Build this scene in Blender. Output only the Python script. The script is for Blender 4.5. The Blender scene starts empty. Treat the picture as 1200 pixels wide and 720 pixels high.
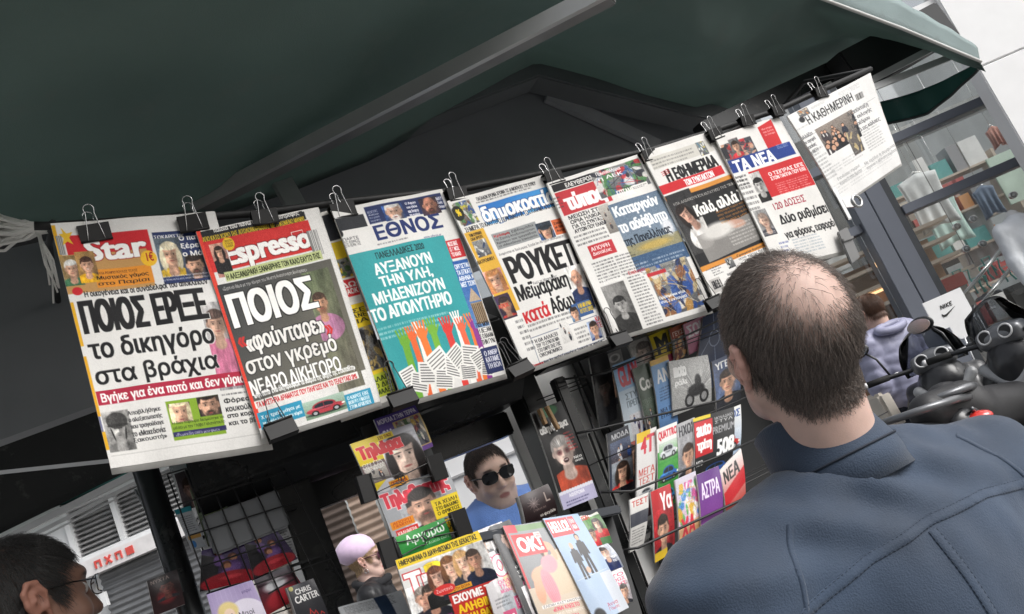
import bpy, bmesh, math, random
import numpy as np
from mathutils import Vector, Matrix
from mathutils.bvhtree import BVHTree

# ------------------------------------------------------------------ camera, world, sun, exposure
SC = bpy.context.scene
COL = SC.collection
CAM = np.array([0.0, 0.0, 1.55])
FPX = 1000.0                                   # focal length in pixels of a 1200 px wide picture
PITCH, ROLL, YAW = math.radians(11.35), math.radians(23.3), math.radians(30)
FWD = np.array([math.sin(YAW) * math.cos(PITCH), math.cos(YAW) * math.cos(PITCH), math.sin(PITCH)])
R0 = np.array([math.cos(YAW), -math.sin(YAW), 0.0])
F0 = np.array([math.sin(YAW), math.cos(YAW), 0.0])
U0 = np.cross(R0, FWD)
RGT = math.cos(ROLL) * R0 - math.sin(ROLL) * U0
UPV = math.sin(ROLL) * R0 + math.cos(ROLL) * U0
cd = bpy.data.cameras.new('camera')
cd.lens = 30.0; cd.sensor_width = 36.0; cd.sensor_fit = 'HORIZONTAL'
cd.clip_start = 0.02; cd.clip_end = 500
cam = bpy.data.objects.new('camera', cd); COL.objects.link(cam)
M = Matrix(((RGT[0], UPV[0], -FWD[0], CAM[0]), (RGT[1], UPV[1], -FWD[1], CAM[1]), (RGT[2], UPV[2], -FWD[2], CAM[2]), (0, 0, 0, 1)))
cam.matrix_world = M
SC.camera = cam

wd = bpy.data.worlds.new('World'); SC.world = wd; wd.use_nodes = True
nt = wd.node_tree; bg = nt.nodes['Background']
sky = nt.nodes.new('ShaderNodeTexSky'); sky.sky_type = 'NISHITA'; sky.sun_disc = False
SUN_EL, SUN_AZ = math.radians(40), math.radians(150)      # azimuth clockwise from +Y: behind the camera, to its right
sky.sun_elevation = SUN_EL; sky.sun_rotation = SUN_AZ
sky.air_density = 1.0; sky.dust_density = 4.0; sky.ozone_density = 1.0
hs = nt.nodes.new('ShaderNodeHueSaturation'); hs.inputs['Saturation'].default_value = 0.22
nt.links.new(sky.outputs[0], hs.inputs['Color']); nt.links.new(hs.outputs[0], bg.inputs[0])
bg.inputs[1].default_value = 0.15
sl = bpy.data.lights.new('sun', 'SUN'); sl.energy = 1.5; sl.angle = math.radians(35); sl.color = (1.0, 0.985, 0.965)
so = bpy.data.objects.new('sun', sl); COL.objects.link(so)
sd = Vector((math.sin(SUN_AZ) * math.cos(SUN_EL), math.cos(SUN_AZ) * math.cos(SUN_EL), math.sin(SUN_EL)))
so.rotation_euler = sd.to_track_quat('Z', 'Y').to_euler(); so.location = (3, -6, 9)
SC.view_settings.view_transform = 'Standard'; SC.view_settings.look = 'None'
SC.view_settings.exposure = 0.3; SC.view_settings.gamma = 1.0
SC.render.engine = 'CYCLES'
SC.cycles.use_denoising = True
SC.cycles.max_bounces = 8; SC.cycles.diffuse_bounces = 4; SC.cycles.transparent_max_bounces = 12

# ------------------------------------------------------------------ from the photograph's measures to metres
def ray(px, py): return FWD * FPX + RGT * (px - 600.0) - UPV * (py - 360.0)
def onY(px, py, y):
    d = ray(px, py); return CAM + d * (y / d[1])
def onX(px, py, x):
    d = ray(px, py); return CAM + d * (x / d[0])
def onZ(px, py, z):
    d = ray(px, py); return CAM + d * ((z - CAM[2]) / d[2])
def atD(px, py, dist): return CAM + ray(px, py) / FPX * dist
def onT(px, py, y0, z0, k):                     # a board leaning back: Y = y0 + k (z - z0)
    d = ray(px, py); t = (y0 + k * (CAM[2] - z0) - CAM[1]) / (d[1] - k * d[2]); return CAM + d * t
def onF(px, py, D):
    d = ray(px, py); return CAM + d * (D / (d @ F0))
def FD(r, D, z): return R0 * r + F0 * D + np.array([0, 0, z])

# ------------------------------------------------------------------ tags
def tag(o, label=None, cat=None, group=None, kind=None):
    if label: o['label'] = label
    if cat: o['category'] = cat
    if group: o['group'] = group
    if kind: o['kind'] = kind
    return o
def thing(name, loc, label, cat, group=None, rotz=0.0):
    o = bpy.data.objects.new(name, None); COL.objects.link(o); o.empty_display_size = 0.05
    o.location = loc; o.rotation_euler = (0, 0, rotz)
    return tag(o, label, cat, group)
def adopt(o, parent):                            # parent while the mesh stays where its world coordinates put it
    o.parent = parent
    o.matrix_parent_inverse = (Matrix.Translation(parent.location) @ parent.rotation_euler.to_matrix().to_4x4()).inverted()
    return o

# ------------------------------------------------------------------ materials
MATS = {}
def mat(name, col, rough=0.6, metal=0.0, var=0.12, vscale=6.0, bump=0.0, bscale=60.0, spec=0.5, coat=0.0, trans=0.0, attr=False, emit=None, alpha=None, dirt=0.0, sheen=0.0, subs=0.0):
    if name in MATS: return MATS[name]
    m = bpy.data.materials.new(name); m.use_nodes = True; MATS[name] = m
    n = m.node_tree.nodes; l = m.node_tree.links; b = n['Principled BSDF']
    tc = n.new('ShaderNodeTexCoord')
    ns = n.new('ShaderNodeTexNoise'); ns.inputs['Scale'].default_value = vscale; ns.inputs['Detail'].default_value = 6
    l.new(tc.outputs['Object'], ns.inputs['Vector'])
    mr = n.new('ShaderNodeMapRange'); mr.inputs[1].default_value = 0.3; mr.inputs[2].default_value = 0.7
    mr.inputs[3].default_value = 1 - var; mr.inputs[4].default_value = 1 + var
    l.new(ns.outputs['Fac'], mr.inputs[0])
    mx = n.new('ShaderNodeMix'); mx.data_type = 'RGBA'; mx.blend_type = 'MULTIPLY'; mx.inputs[0].default_value = 1
    if attr:
        a = n.new('ShaderNodeAttribute'); a.attribute_name = 'Col'; l.new(a.outputs['Color'], mx.inputs[6])
    else:
        mx.inputs[6].default_value = (*col, 1)
    l.new(mr.outputs[0], mx.inputs[7])
    out = mx.outputs[2]
    if dirt:
        n2 = n.new('ShaderNodeTexNoise'); n2.inputs['Scale'].default_value = vscale * 3.1; n2.inputs['Detail'].default_value = 10; n2.inputs['Roughness'].default_value = .7
        l.new(tc.outputs['Object'], n2.inputs['Vector'])
        r2 = n.new('ShaderNodeMapRange'); r2.inputs[1].default_value = .56; r2.inputs[2].default_value = .72; r2.inputs[3].default_value = 0; r2.inputs[4].default_value = dirt
        l.new(n2.outputs['Fac'], r2.inputs[0])
        m2 = n.new('ShaderNodeMix'); m2.data_type = 'RGBA'; l.new(r2.outputs[0], m2.inputs[0]); l.new(out, m2.inputs[6])
        m2.inputs[7].default_value = (.17, .165, .155, 1); out = m2.outputs[2]
    l.new(out, b.inputs['Base Color'])
    rr = n.new('ShaderNodeMapRange'); rr.inputs[3].default_value = max(rough - .08, .02); rr.inputs[4].default_value = min(rough + .08, 1)
    l.new(ns.outputs['Fac'], rr.inputs[0]); l.new(rr.outputs[0], b.inputs['Roughness'])
    b.inputs['Metallic'].default_value = metal
    b.inputs['Specular IOR Level'].default_value = spec
    b.inputs['Coat Weight'].default_value = coat
    if coat: b.inputs['Coat Roughness'].default_value = 0.08
    if sheen: b.inputs['Sheen Weight'].default_value = sheen
    if subs:
        b.inputs['Subsurface Weight'].default_value = subs; b.inputs['Subsurface Radius'].default_value = (.012, .005, .003); b.inputs['Subsurface Scale'].default_value = 1.0
    if trans: b.inputs['Transmission Weight'].default_value = trans
    if alpha is not None: b.inputs['Alpha'].default_value = alpha
    if emit:
        b.inputs['Emission Color'].default_value = (*emit[0], 1); b.inputs['Emission Strength'].default_value = emit[1]
    if bump:
        nb = n.new('ShaderNodeTexNoise'); nb.inputs['Scale'].default_value = bscale; nb.inputs['Detail'].default_value = 8
        l.new(tc.outputs['Object'], nb.inputs['Vector'])
        bp = n.new('ShaderNodeBump'); bp.inputs['Strength'].default_value = bump; bp.inputs['Distance'].default_value = 0.004
        l.new(nb.outputs['Fac'], bp.inputs['Height']); l.new(bp.outputs[0], b.inputs['Normal'])
    return m
def hx(s):
    s = s.lstrip('#'); v = np.array([int(s[i:i + 2], 16) / 255 for i in (0, 2, 4)])
    return tuple(np.where(v <= .04045, v / 12.92, ((v + .055) / 1.055) ** 2.4))

def glass_mat(name, tint, refl=0.12):
    m = bpy.data.materials.new(name); m.use_nodes = True; MATS[name] = m
    n = m.node_tree.nodes; l = m.node_tree.links; n.clear()
    o = n.new('ShaderNodeOutputMaterial'); t = n.new('ShaderNodeBsdfTransparent'); g = n.new('ShaderNodeBsdfGlossy'); mx = n.new('ShaderNodeMixShader')
    fr = n.new('ShaderNodeFresnel'); fr.inputs[0].default_value = 1.5
    ad = n.new('ShaderNodeMath'); ad.operation = 'ADD'; ad.inputs[1].default_value = refl; ad.use_clamp = True
    tc = n.new('ShaderNodeTexCoord'); ns = n.new('ShaderNodeTexNoise'); ns.inputs['Scale'].default_value = 1.3
    bp = n.new('ShaderNodeBump'); bp.inputs['Strength'].default_value = .02; l.new(tc.outputs['Object'], ns.inputs['Vector']); l.new(ns.outputs[0], bp.inputs['Height']); l.new(bp.outputs[0], g.inputs['Normal'])
    t.inputs[0].default_value = (*tint, 1); g.inputs['Roughness'].default_value = 0.01
    l.new(fr.outputs[0], ad.inputs[0]); l.new(ad.outputs[0], mx.inputs[0]); l.new(t.outputs[0], mx.inputs[1]); l.new(g.outputs[0], mx.inputs[2]); l.new(mx.outputs[0], o.inputs[0])
    return m

# ------------------------------------------------------------------ mesh helpers
def mesh_np(name, V, Fc, cols=None, smooth=True):
    me = bpy.data.meshes.new(name)
    V = np.ascontiguousarray(V, np.float32); Fc = np.ascontiguousarray(Fc, np.int32); k = Fc.shape[1]
    me.vertices.add(len(V)); me.vertices.foreach_set('co', V.ravel())
    me.loops.add(Fc.size); me.loops.foreach_set('vertex_index', Fc.ravel())
    me.polygons.add(len(Fc)); me.polygons.foreach_set('loop_start', np.arange(0, Fc.size, k, dtype=np.int32))
    if smooth: me.polygons.foreach_set('use_smooth', np.ones(len(Fc), bool))
    if cols is not None:
        a = me.color_attributes.new('Col', 'FLOAT_COLOR', 'POINT')
        c = np.ones((len(V), 4), np.float32); c[:, :3] = cols; a.data.foreach_set('color', c.ravel())
    me.update(calc_edges=True); me.validate()
    return me
def link(name, me, m, parent=None):
    o = bpy.data.objects.new(name, me); COL.objects.link(o)
    if m is not None and len(me.materials) == 0: me.materials.append(m)
    if parent is not None: adopt(o, parent)
    return o

class MB:                                        # collects boxes, tubes, prisms; build() links them as ONE mesh
    def __init__(s): s.v = []; s.f = []; s.n = 0; s.sm = []
    def add(s, V, Fs, smooth=False):
        s.v.append(np.asarray(V, float)); s.f += [tuple(int(i) + s.n for i in f) for f in Fs]; s.sm += [smooth] * len(Fs); s.n += len(V); return s
    def box(s, lo, hi, T=None):
        x0, y0, z0 = lo; x1, y1, z1 = hi
        V = np.array([(x0, y0, z0), (x1, y0, z0), (x1, y1, z0), (x0, y1, z0), (x0, y0, z1), (x1, y0, z1), (x1, y1, z1), (x0, y1, z1)], float)
        if T is not None: V = T(V)
        return s.add(V, [(0, 3, 2, 1), (4, 5, 6, 7), (0, 1, 5, 4), (1, 2, 6, 5), (2, 3, 7, 6), (3, 0, 4, 7)])
    def hexa(s, V): return s.add(V, [(0, 3, 2, 1), (4, 5, 6, 7), (0, 1, 5, 4), (1, 2, 6, 5), (2, 3, 7, 6), (3, 0, 4, 7)])
    def bar(s, a, b, w, h, up=(0, 0, 1)):        # rectangular bar between two points
        a = np.asarray(a, float); b = np.asarray(b, float); d = (b - a) / np.linalg.norm(b - a)
        sd = np.cross(d, up); sd /= np.linalg.norm(sd); u = np.cross(sd, d)
        q = [(-1, -1), (1, -1), (1, 1), (-1, 1)]
        return s.hexa([a + sd * w / 2 * i + u * h / 2 * j for i, j in q] + [b + sd * w / 2 * i + u * h / 2 * j for i, j in q])
    def tube(s, pts, r, n=8, closed=False, caps=True):
        P = [np.asarray(p, float) for p in pts]; k = len(P); V = []; prev = None
        rr = r if hasattr(r, '__len__') else [r] * k
        for i in range(k):
            a = P[(i - 1) % k] if (closed or i > 0) else P[i]; b = P[(i + 1) % k] if (closed or i < k - 1) else P[i]
            t = b - a; t /= (np.linalg.norm(t) + 1e-9)
            if prev is None:
                ref = np.array([0, 0, 1.]) if abs(t[2]) < .9 else np.array([1., 0, 0]); x = np.cross(t, ref)
            else: x = prev - t * (prev @ t)
            x /= (np.linalg.norm(x) + 1e-9); prev = x; y = np.cross(t, x)
            V += [P[i] + rr[i] * (math.cos(2 * math.pi * j / n) * x + math.sin(2 * math.pi * j / n) * y) for j in range(n)]
        Fs = [(i * n + j, i * n + (j + 1) % n, ((i + 1) % k) * n + (j + 1) % n, ((i + 1) % k) * n + j) for i in range(k if closed else k - 1) for j in range(n)]
        s.add(V, Fs, True)
        if caps and not closed:
            s.f += [tuple(range(s.n - k * n + n - 1, s.n - k * n - 1, -1)), tuple(range(s.n - n, s.n))]; s.sm += [False, False]
        return s
    def lathe(s, prof, c=(0, 0, 0), n=24, R=None):
        V = []
        for r, z in prof: V += [(r * math.cos(2 * math.pi * j / n), r * math.sin(2 * math.pi * j / n), z) for j in range(n)]
        V = np.array(V)
        if R is not None: V = V @ np.asarray(R).T
        Fs = [(i * n + j, i * n + (j + 1) % n, (i + 1) * n + (j + 1) % n, (i + 1) * n + j) for i in range(len(prof) - 1) for j in range(n)]
        return s.add(V + np.asarray(c), Fs, True)
    def prism(s, outline, z0, z1, T):            # outline in (a, b), extruded from z0 to z1, then mapped by T(a, b, c)
        k = len(outline); V = [T(a, b, z0) for a, b in outline] + [T(a, b, z1) for a, b in outline]
        return s.add(V, [tuple(range(k - 1, -1, -1)), tuple(range(k, 2 * k))] + [(i, (i + 1) % k, k + (i + 1) % k, k + i) for i in range(k)])
    def grid(s, fn, nu, nv, thick=None, nrm=None):   # sheet fn(u, v); with thick it is closed into a slab along nrm
        P = np.array([[fn(i / nu, j / nv) for i in range(nu + 1)] for j in range(nv + 1)], float); w = nu + 1
        V = P.reshape(-1, 3); Fs = [(j * w + i, j * w + i + 1, (j + 1) * w + i + 1, (j + 1) * w + i) for j in range(nv) for i in range(nu)]
        if thick is None: return s.add(V, Fs, True)
        off = np.asarray(nrm, float) * thick; k = len(V)
        F2 = [tuple(i + k for i in reversed(f)) for f in Fs]
        rim = [j for j in range(nu)] + [j * w + nu for j in range(nv)] + [nv * w + i for i in range(nu, 0, -1)] + [j * w for j in range(nv, 0, -1)]
        F3 = [(rim[(i + 1) % len(rim)], rim[i], rim[i] + k, rim[(i + 1) % len(rim)] + k) for i in range(len(rim))]
        return s.add(np.vstack([V, V + off]), Fs + F2 + F3, True)
    def build(s, name, m, parent=None, bevel=0.0):
        me = bpy.data.meshes.new(name); me.from_pydata([tuple(p) for p in np.vstack(s.v)], [], s.f)
        me.polygons.foreach_set('use_smooth', np.array(s.sm, bool)); me.update(calc_edges=True)
        b = bmesh.new(); b.from_mesh(me); bmesh.ops.recalc_face_normals(b, faces=b.faces)
        if bevel:
            es = [e for e in b.edges if len(e.link_faces) == 2 and e.calc_face_angle(0) > .7]
            bmesh.ops.bevel(b, geom=es, offset=bevel, segments=2, affect='EDGES', clamp_overlap=True)
        b.to_mesh(me); b.free()
        return link(name, me, m, parent)
def framer(org, ex, ey, ez):
    org, ex, ey, ez = [np.asarray(a, float) for a in (org, ex, ey, ez)]
    return lambda V: org + np.asarray(V)[..., 0:1] * ex + np.asarray(V)[..., 1:2] * ey + np.asarray(V)[..., 2:3] * ez
def dup(root, label=None):                       # a copy of a thing with copies of its parts and their sub-parts
    r = root.copy(); COL.objects.link(r)
    if label: r['label'] = label
    for ch in list(root.children):
        c = ch.copy(); COL.objects.link(c); c.parent = r
        for g in list(ch.children):
            d = g.copy(); COL.objects.link(d); d.parent = c
    return r
RNG = np.random.default_rng(7)

# ------------------------------------------------------------------ value noise
_LAT = np.random.default_rng(3).random((32, 32, 32)).astype(np.float32)
def vnoise(P, f):
    P = np.asarray(P, np.float32) * f + 100.0; I = np.floor(P).astype(int); t = P - I; t = t * t * (3 - 2 * t); I %= 32; J = (I + 1) % 32
    r = 0
    for a in (0, 1):
        for b in (0, 1):
            for c in (0, 1):
                w = (t[..., 0] if a else 1 - t[..., 0]) * (t[..., 1] if b else 1 - t[..., 1]) * (t[..., 2] if c else 1 - t[..., 2])
                r = r + w * _LAT[(J if a else I)[..., 0], (J if b else I)[..., 1], (J if c else I)[..., 2]]
    return r - .5

# ------------------------------------------------------------------ signed-distance modelling (one continuous surface)
class SDF:
    def __init__(s, xs, ys, zs):
        s.xs, s.ys, s.zs = [np.asarray(a, np.float32) for a in (xs, ys, zs)]
        s.X, s.Y, s.Z = np.meshgrid(s.xs, s.ys, s.zs, indexing='ij'); s.D = np.full(s.X.shape, 1.0, np.float32)
    def loc(s, fr):
        if fr is None: return s.X, s.Y, s.Z
        o, Rm = fr; x, y, z = s.X - o[0], s.Y - o[1], s.Z - o[2]
        return x * Rm[0, 0] + y * Rm[1, 0] + z * Rm[2, 0], x * Rm[0, 1] + y * Rm[1, 1] + z * Rm[2, 1], x * Rm[0, 2] + y * Rm[1, 2] + z * Rm[2, 2]
    def ell(s, c, r, fr=None):
        x, y, z = s.loc(fr); x, y, z = x - c[0], y - c[1], z - c[2]
        k0 = np.sqrt((x / r[0]) ** 2 + (y / r[1]) ** 2 + (z / r[2]) ** 2); k1 = np.sqrt((x / r[0] ** 2) ** 2 + (y / r[1] ** 2) ** 2 + (z / r[2] ** 2) ** 2) + 1e-6
        return k0 * (k0 - 1) / k1
    def cone(s, a, b, ra, rb, fr=None):
        x, y, z = s.loc(fr); a = np.asarray(a, float); d = np.asarray(b, float) - a
        t = np.clip(((x - a[0]) * d[0] + (y - a[1]) * d[1] + (z - a[2]) * d[2]) / (d @ d), 0, 1)
        return np.sqrt((x - a[0] - t * d[0]) ** 2 + (y - a[1] - t * d[1]) ** 2 + (z - a[2] - t * d[2]) ** 2) - (ra + (rb - ra) * t)
    def box(s, c, h, r, fr=None):
        x, y, z = s.loc(fr); qx, qy, qz = np.abs(x - c[0]) - h[0] + r, np.abs(y - c[1]) - h[1] + r, np.abs(z - c[2]) - h[2] + r
        return np.sqrt(np.maximum(qx, 0) ** 2 + np.maximum(qy, 0) ** 2 + np.maximum(qz, 0) ** 2) + np.minimum(np.maximum(qx, np.maximum(qy, qz)), 0) - r
    def u(s, d, k=0.02):
        h = np.clip(.5 + .5 * (s.D - d) / k, 0, 1); s.D = s.D * (1 - h) + d * h - k * h * (1 - h); return s
    def sub(s, d, k=0.01):
        d = -d; h = np.clip(.5 - .5 * (s.D - d) / k, 0, 1); s.D = s.D * (1 - h) + d * h + k * h * (1 - h); return s
    def inter(s, d): s.D = np.maximum(s.D, d); return s
    def surf(s):
        D = s.D; ins = D < 0; nx, ny, nz = D.shape
        cn = [(a, b, c) for a in (0, 1) for b in (0, 1) for c in (0, 1)]
        cnt = sum(ins[a:nx - 1 + a, b:ny - 1 + b, c:nz - 1 + c].astype(np.int8) for a, b, c in cn)
        act = (cnt > 0) & (cnt < 8); I = np.argwhere(act); idx = np.full(act.shape, -1, np.int64); idx[act] = np.arange(len(I))
        val = {q: D[I[:, 0] + q[0], I[:, 1] + q[1], I[:, 2] + q[2]] for q in cn}
        pos = {q: np.stack([s.xs[I[:, 0] + q[0]], s.ys[I[:, 1] + q[1]], s.zs[I[:, 2] + q[2]]], 1) for q in cn}
        S = np.zeros((len(I), 3)); N = np.zeros(len(I))
        for q in cn:
            for ax in range(3):
                if q[ax]: continue
                p = list(q); p[ax] = 1; p = tuple(p); a, b = val[q], val[p]; m = (a < 0) != (b < 0)
                t = np.where(m, a / np.where(m, a - b, 1), 0)[:, None]
                S += np.where(m[:, None], pos[q] + (pos[p] - pos[q]) * t, 0); N += m
        V = S / N[:, None]; Fs = []
        for ax in range(3):
            sl0 = [slice(None)] * 3; sl1 = [slice(None)] * 3; sl0[ax] = slice(0, -1); sl1[ax] = slice(1, None)
            a, b = ins[tuple(sl0)], ins[tuple(sl1)]; E = np.argwhere(a != b); o1, o2 = [(1, 2), (2, 0), (0, 1)][ax]
            ok = (E[:, o1] > 0) & (E[:, o2] > 0) & (E[:, o1] < D.shape[o1] - 1) & (E[:, o2] < D.shape[o2] - 1); E = E[ok]
            def g(d1, d2):
                q = E.copy(); q[:, o1] -= d1; q[:, o2] -= d2; return idx[q[:, 0], q[:, 1], q[:, 2]]
            Q = np.stack([g(1, 1), g(0, 1), g(0, 0), g(1, 0)], 1); fl = ~a[E[:, 0], E[:, 1], E[:, 2]]; Q[fl] = Q[fl][:, ::-1]; Fs.append(Q)
        return V, np.vstack(Fs)
def axis(lo, hi, step, fine=None):               # a coordinate axis, finer inside fine = (a, b, step)
    if fine is None: return np.arange(lo, hi + step, step)
    a, b, f = fine; a = max(a, lo); b = min(b, hi)
    return np.unique(np.round(np.concatenate([np.arange(lo, a, step), np.arange(a, b, f), np.arange(b, hi + step, step)]), 6))
def smooth_mesh(V, Fs, it=1, lam=.5):
    for _ in range(it):
        S = np.zeros_like(V); N = np.zeros(len(V))
        for i in range(4):
            a, b = Fs[:, i], Fs[:, (i + 1) % 4]
            for c in range(3): S[:, c] += np.bincount(a, V[b, c], len(V)) + np.bincount(b, V[a, c], len(V))
            N += np.bincount(a, minlength=len(V)) + np.bincount(b, minlength=len(V))
        V = V * (1 - lam) + lam * S / np.maximum(N, 1)[:, None]
    return V
def normals(V, Fs):
    n = np.cross(V[Fs[:, 2]] - V[Fs[:, 0]], V[Fs[:, 3]] - V[Fs[:, 1]]); N = np.zeros_like(V)
    for i in range(4):
        for c in range(3): N[:, c] += np.bincount(Fs[:, i], n[:, c], len(V))
    return N / (np.linalg.norm(N, axis=1, keepdims=True) + 1e-12)
# ------------------------------------------------------------------ printing: pages drawn as colour values on a fine grid of vertices
_GL = {}
def outlines(s):
    if s in _GL: return _GL[s]
    c = bpy.data.curves.new('lettering', 'FONT'); c.body = s; c.resolution_u = 3; c.fill_mode = 'NONE'
    o = bpy.data.objects.new('lettering', c); COL.objects.link(o); bpy.context.view_layer.update()
    me = bpy.data.meshes.new_from_object(o.evaluated_get(bpy.context.evaluated_depsgraph_get()))
    n = len(me.vertices); co = np.empty(n * 3, np.float32); me.vertices.foreach_get('co', co); co = co.reshape(-1, 3)[:, :2].astype(float)
    e = np.empty(len(me.edges) * 2, np.int32); me.edges.foreach_get('vertices', e); e = e.reshape(-1, 2)
    nxt = {}
    for a, b in e: nxt.setdefault(a, []).append(b); nxt.setdefault(b, []).append(a)
    seen = set(); polys = []
    for v in range(n):
        if v in seen or v not in nxt: continue
        loop = [v]; seen.add(v); cur = v + 1 if v + 1 in nxt[v] else nxt[v][0]
        while cur not in seen:
            loop.append(cur); seen.add(cur); q = [w for w in nxt[cur] if w not in seen]
            if not q: break
            cur = q[0]
        polys.append(co[loop])
    bpy.data.objects.remove(o); bpy.data.curves.remove(c); bpy.data.meshes.remove(me)
    _GL[s] = polys; return polys
def winding(polys, W, H):
    acc = np.zeros((H, W + 1), np.int16)
    for p in polys:
        q = np.roll(p, -1, 0)
        for (x0, y0), (x1, y1) in zip(p, q):
            if y0 == y1: continue
            sg = 1 if y1 > y0 else -1
            r0, r1 = int(math.ceil(min(y0, y1) - .5)), int(math.ceil(max(y0, y1) - .5)); r0 = max(r0, 0); r1 = min(r1, H)
            if r1 <= r0: continue
            r = np.arange(r0, r1); x = x0 + (r + .5 - y0) * (x1 - x0) / (y1 - y0)
            acc[r, np.clip(np.ceil(x - .5).astype(int), 0, W)] += sg
    return np.cumsum(acc, 1)[:, :W] != 0
def dilate(m, rx, ry):
    for r, ax in ((rx, 1), (ry, 0)):
        out = m.copy()
        for k in range(1, int(r) + 1):
            if ax: out[:, k:] |= m[:, :-k]; out[:, :-k] |= m[:, k:]
            else: out[k:] |= m[:-k]; out[:-k] |= m[k:]
        m = out
    return m
def c3(c):
    if isinstance(c, str): c = c.lstrip('#'); return np.array([int(c[i:i + 2], 16) / 255 for i in (0, 2, 4)])
    return np.array(c, float)

class Page:
    SS = 3
    def __init__(s, w, h, bg='d9d6d0', seed=0):
        s.w, s.h = w, h; s.W, s.H = w * s.SS, h * s.SS; s.A = np.empty((s.H, s.W, 3), np.float32); s.A[:] = c3(bg); s.rng = np.random.default_rng(seed)
    def px(s, b):
        u0, v0, u1, v1 = b; x0, x1 = sorted((u0, u1)); y0, y1 = sorted((v0, v1))
        return int(round(x0 * s.W)), int(round(y0 * s.H)), int(round(x1 * s.W)), int(round(y1 * s.H))
    def rect(s, b, c):
        x0, y0, x1, y1 = s.px(b); x0 = max(x0, 0); y0 = max(y0, 0); s.A[y0:max(y1, y0), x0:max(x1, x0)] = c3(c); return s
    def frame(s, b, c, t=.006):
        u0, v0, u1, v1 = b; tv = t * s.W / s.H
        for q in ((u0, v0, u1, v0 + tv), (u0, v1 - tv, u1, v1), (u0, v0, u0 + t, v1), (u1 - t, v0, u1, v1)): s.rect(q, c)
        return s
    def blend(s, x0, y0, al, c):
        h, w = al.shape; X0, Y0, X1, Y1 = max(x0, 0), max(y0, 0), min(x0 + w, s.W), min(y0 + h, s.H)
        if X1 <= X0 or Y1 <= Y0: return
        a = al[Y0 - y0:Y1 - y0, X0 - x0:X1 - x0, None].astype(np.float32); c = np.asarray(c, np.float32)
        if c.ndim == 3: c = c[Y0 - y0:Y1 - y0, X0 - x0:X1 - x0]
        s.A[Y0:Y1, X0:X1] = s.A[Y0:Y1, X0:X1] * (1 - a) + a * c
    def text(s, t, b, c='141416', bold=.06, out=None, ow=.06, shear=0.0):
        P = outlines(t); u0, v0, u1, v1 = b; X0, Y0, X1, Y1 = u0 * s.W, v0 * s.H, u1 * s.W, v1 * s.H
        if not P or X1 - X0 < 2 or Y1 - Y0 < 2: return s
        Q = [np.stack([p[:, 0] + shear * p[:, 1], p[:, 1]], 1) for p in P]; al = np.vstack(Q); mn, mx = al.min(0), al.max(0)
        r = bold * .5 * (Y1 - Y0); rx, ry = int(round(r)), int(round(r * .6)); pad = int(max(rx, ry) + ow * (Y1 - Y0) + 3)
        w, h = X1 - X0 - 2 * rx, Y1 - Y0 - 2 * ry
        if w < 2 or h < 2: rx = ry = 0; w, h = X1 - X0, Y1 - Y0
        bx, by = int(X0) - pad, int(Y0) - pad; W, H = int(X1 - X0) + 2 * pad + 2, int(Y1 - Y0) + 2 * pad + 2
        Z = [np.stack([(p[:, 0] - mn[0]) / (mx[0] - mn[0]) * w + X0 + rx - bx, (1 - (p[:, 1] - mn[1]) / (mx[1] - mn[1])) * h + Y0 + ry - by], 1) for p in Q]
        m = dilate(winding(Z, W, H), rx, ry)
        if out is not None:
            k = max(1, int(ow * .6 * (Y1 - Y0))); s.blend(bx, by, dilate(m, k, k), c3(out))
        s.blend(bx, by, m, c3(c)); return s
    def rows(s, lines, b, c='141416', bold=.05, gap=.18, just=True, **k):
        u0, v0, u1, v1 = b; n = len(lines); hh = (v1 - v0) / n; mx = max(len(l) for l in lines)
        for i, l in enumerate(lines):
            f = 1 if just else .25 + .75 * len(l) / mx
            s.text(l, (u0, v0 + i * hh + hh * gap / 2, u0 + (u1 - u0) * f, v0 + (i + 1) * hh - hh * gap / 2), c, bold, **k)
        return s
    def fine(s, b, n, c='3a3a3c', a=.62, cols=1, ragged=.25):      # columns of small print, word by word
        u0, v0, u1, v1 = b; cw = (u1 - u0) / cols
        for q in range(cols):
            for i in range(n):
                y0 = int((v0 + (v1 - v0) * (i + .22) / n) * s.H); y1 = max(y0 + 1, int((v0 + (v1 - v0) * (i + .72) / n) * s.H)); x = u0 + q * cw
                end = u0 + (q + 1) * cw - cw * .06; end -= cw * ragged * s.rng.random() * (s.rng.random() < .3)
                while x < end:
                    wl = (.010 + .035 * s.rng.random()); e = min(x + wl, end); X0, X1 = int(x * s.W), int(e * s.W)
                    if X1 > X0 and y1 <= s.H:
                        al = np.full((y1 - y0, X1 - X0), a) * (.25 + .75 * np.repeat(s.rng.random((1, (X1 - X0) // 2 + 1)) < .68, 2, 1)[:, :X1 - X0]); s.blend(X0, y0, al, c3(c))
                    x = e + .006
        return s
    def ell(s, cu, cv, ru, rv, c, soft=.08, a=1.0, rot=0.0):
        x, y, rx, ry = cu * s.W, cv * s.H, ru * s.W, rv * s.H; R = max(rx, ry) * 1.25 + 2
        X0, Y0 = int(x - R), int(y - R); n = int(2 * R) + 2; yy, xx = np.mgrid[0:n, 0:n]; xx = xx + X0 - x; yy = yy + Y0 - y
        cr, sr = math.cos(rot), math.sin(rot); d = np.sqrt(((xx * cr + yy * sr) / max(rx, .5)) ** 2 + ((-xx * sr + yy * cr) / max(ry, .5)) ** 2)
        s.blend(X0, Y0, np.clip((1 - d) / soft + .5, 0, 1) * a, c3(c)); return s
    def poly(s, pts, c, a=1.0):
        P = np.array(pts, float) * (s.W, s.H); x0, y0 = np.floor(P.min(0)).astype(int); x1, y1 = np.ceil(P.max(0)).astype(int) + 1
        s.blend(x0, y0, winding([P - (x0, y0)], x1 - x0, y1 - y0) * a, c3(c)); return s
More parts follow.
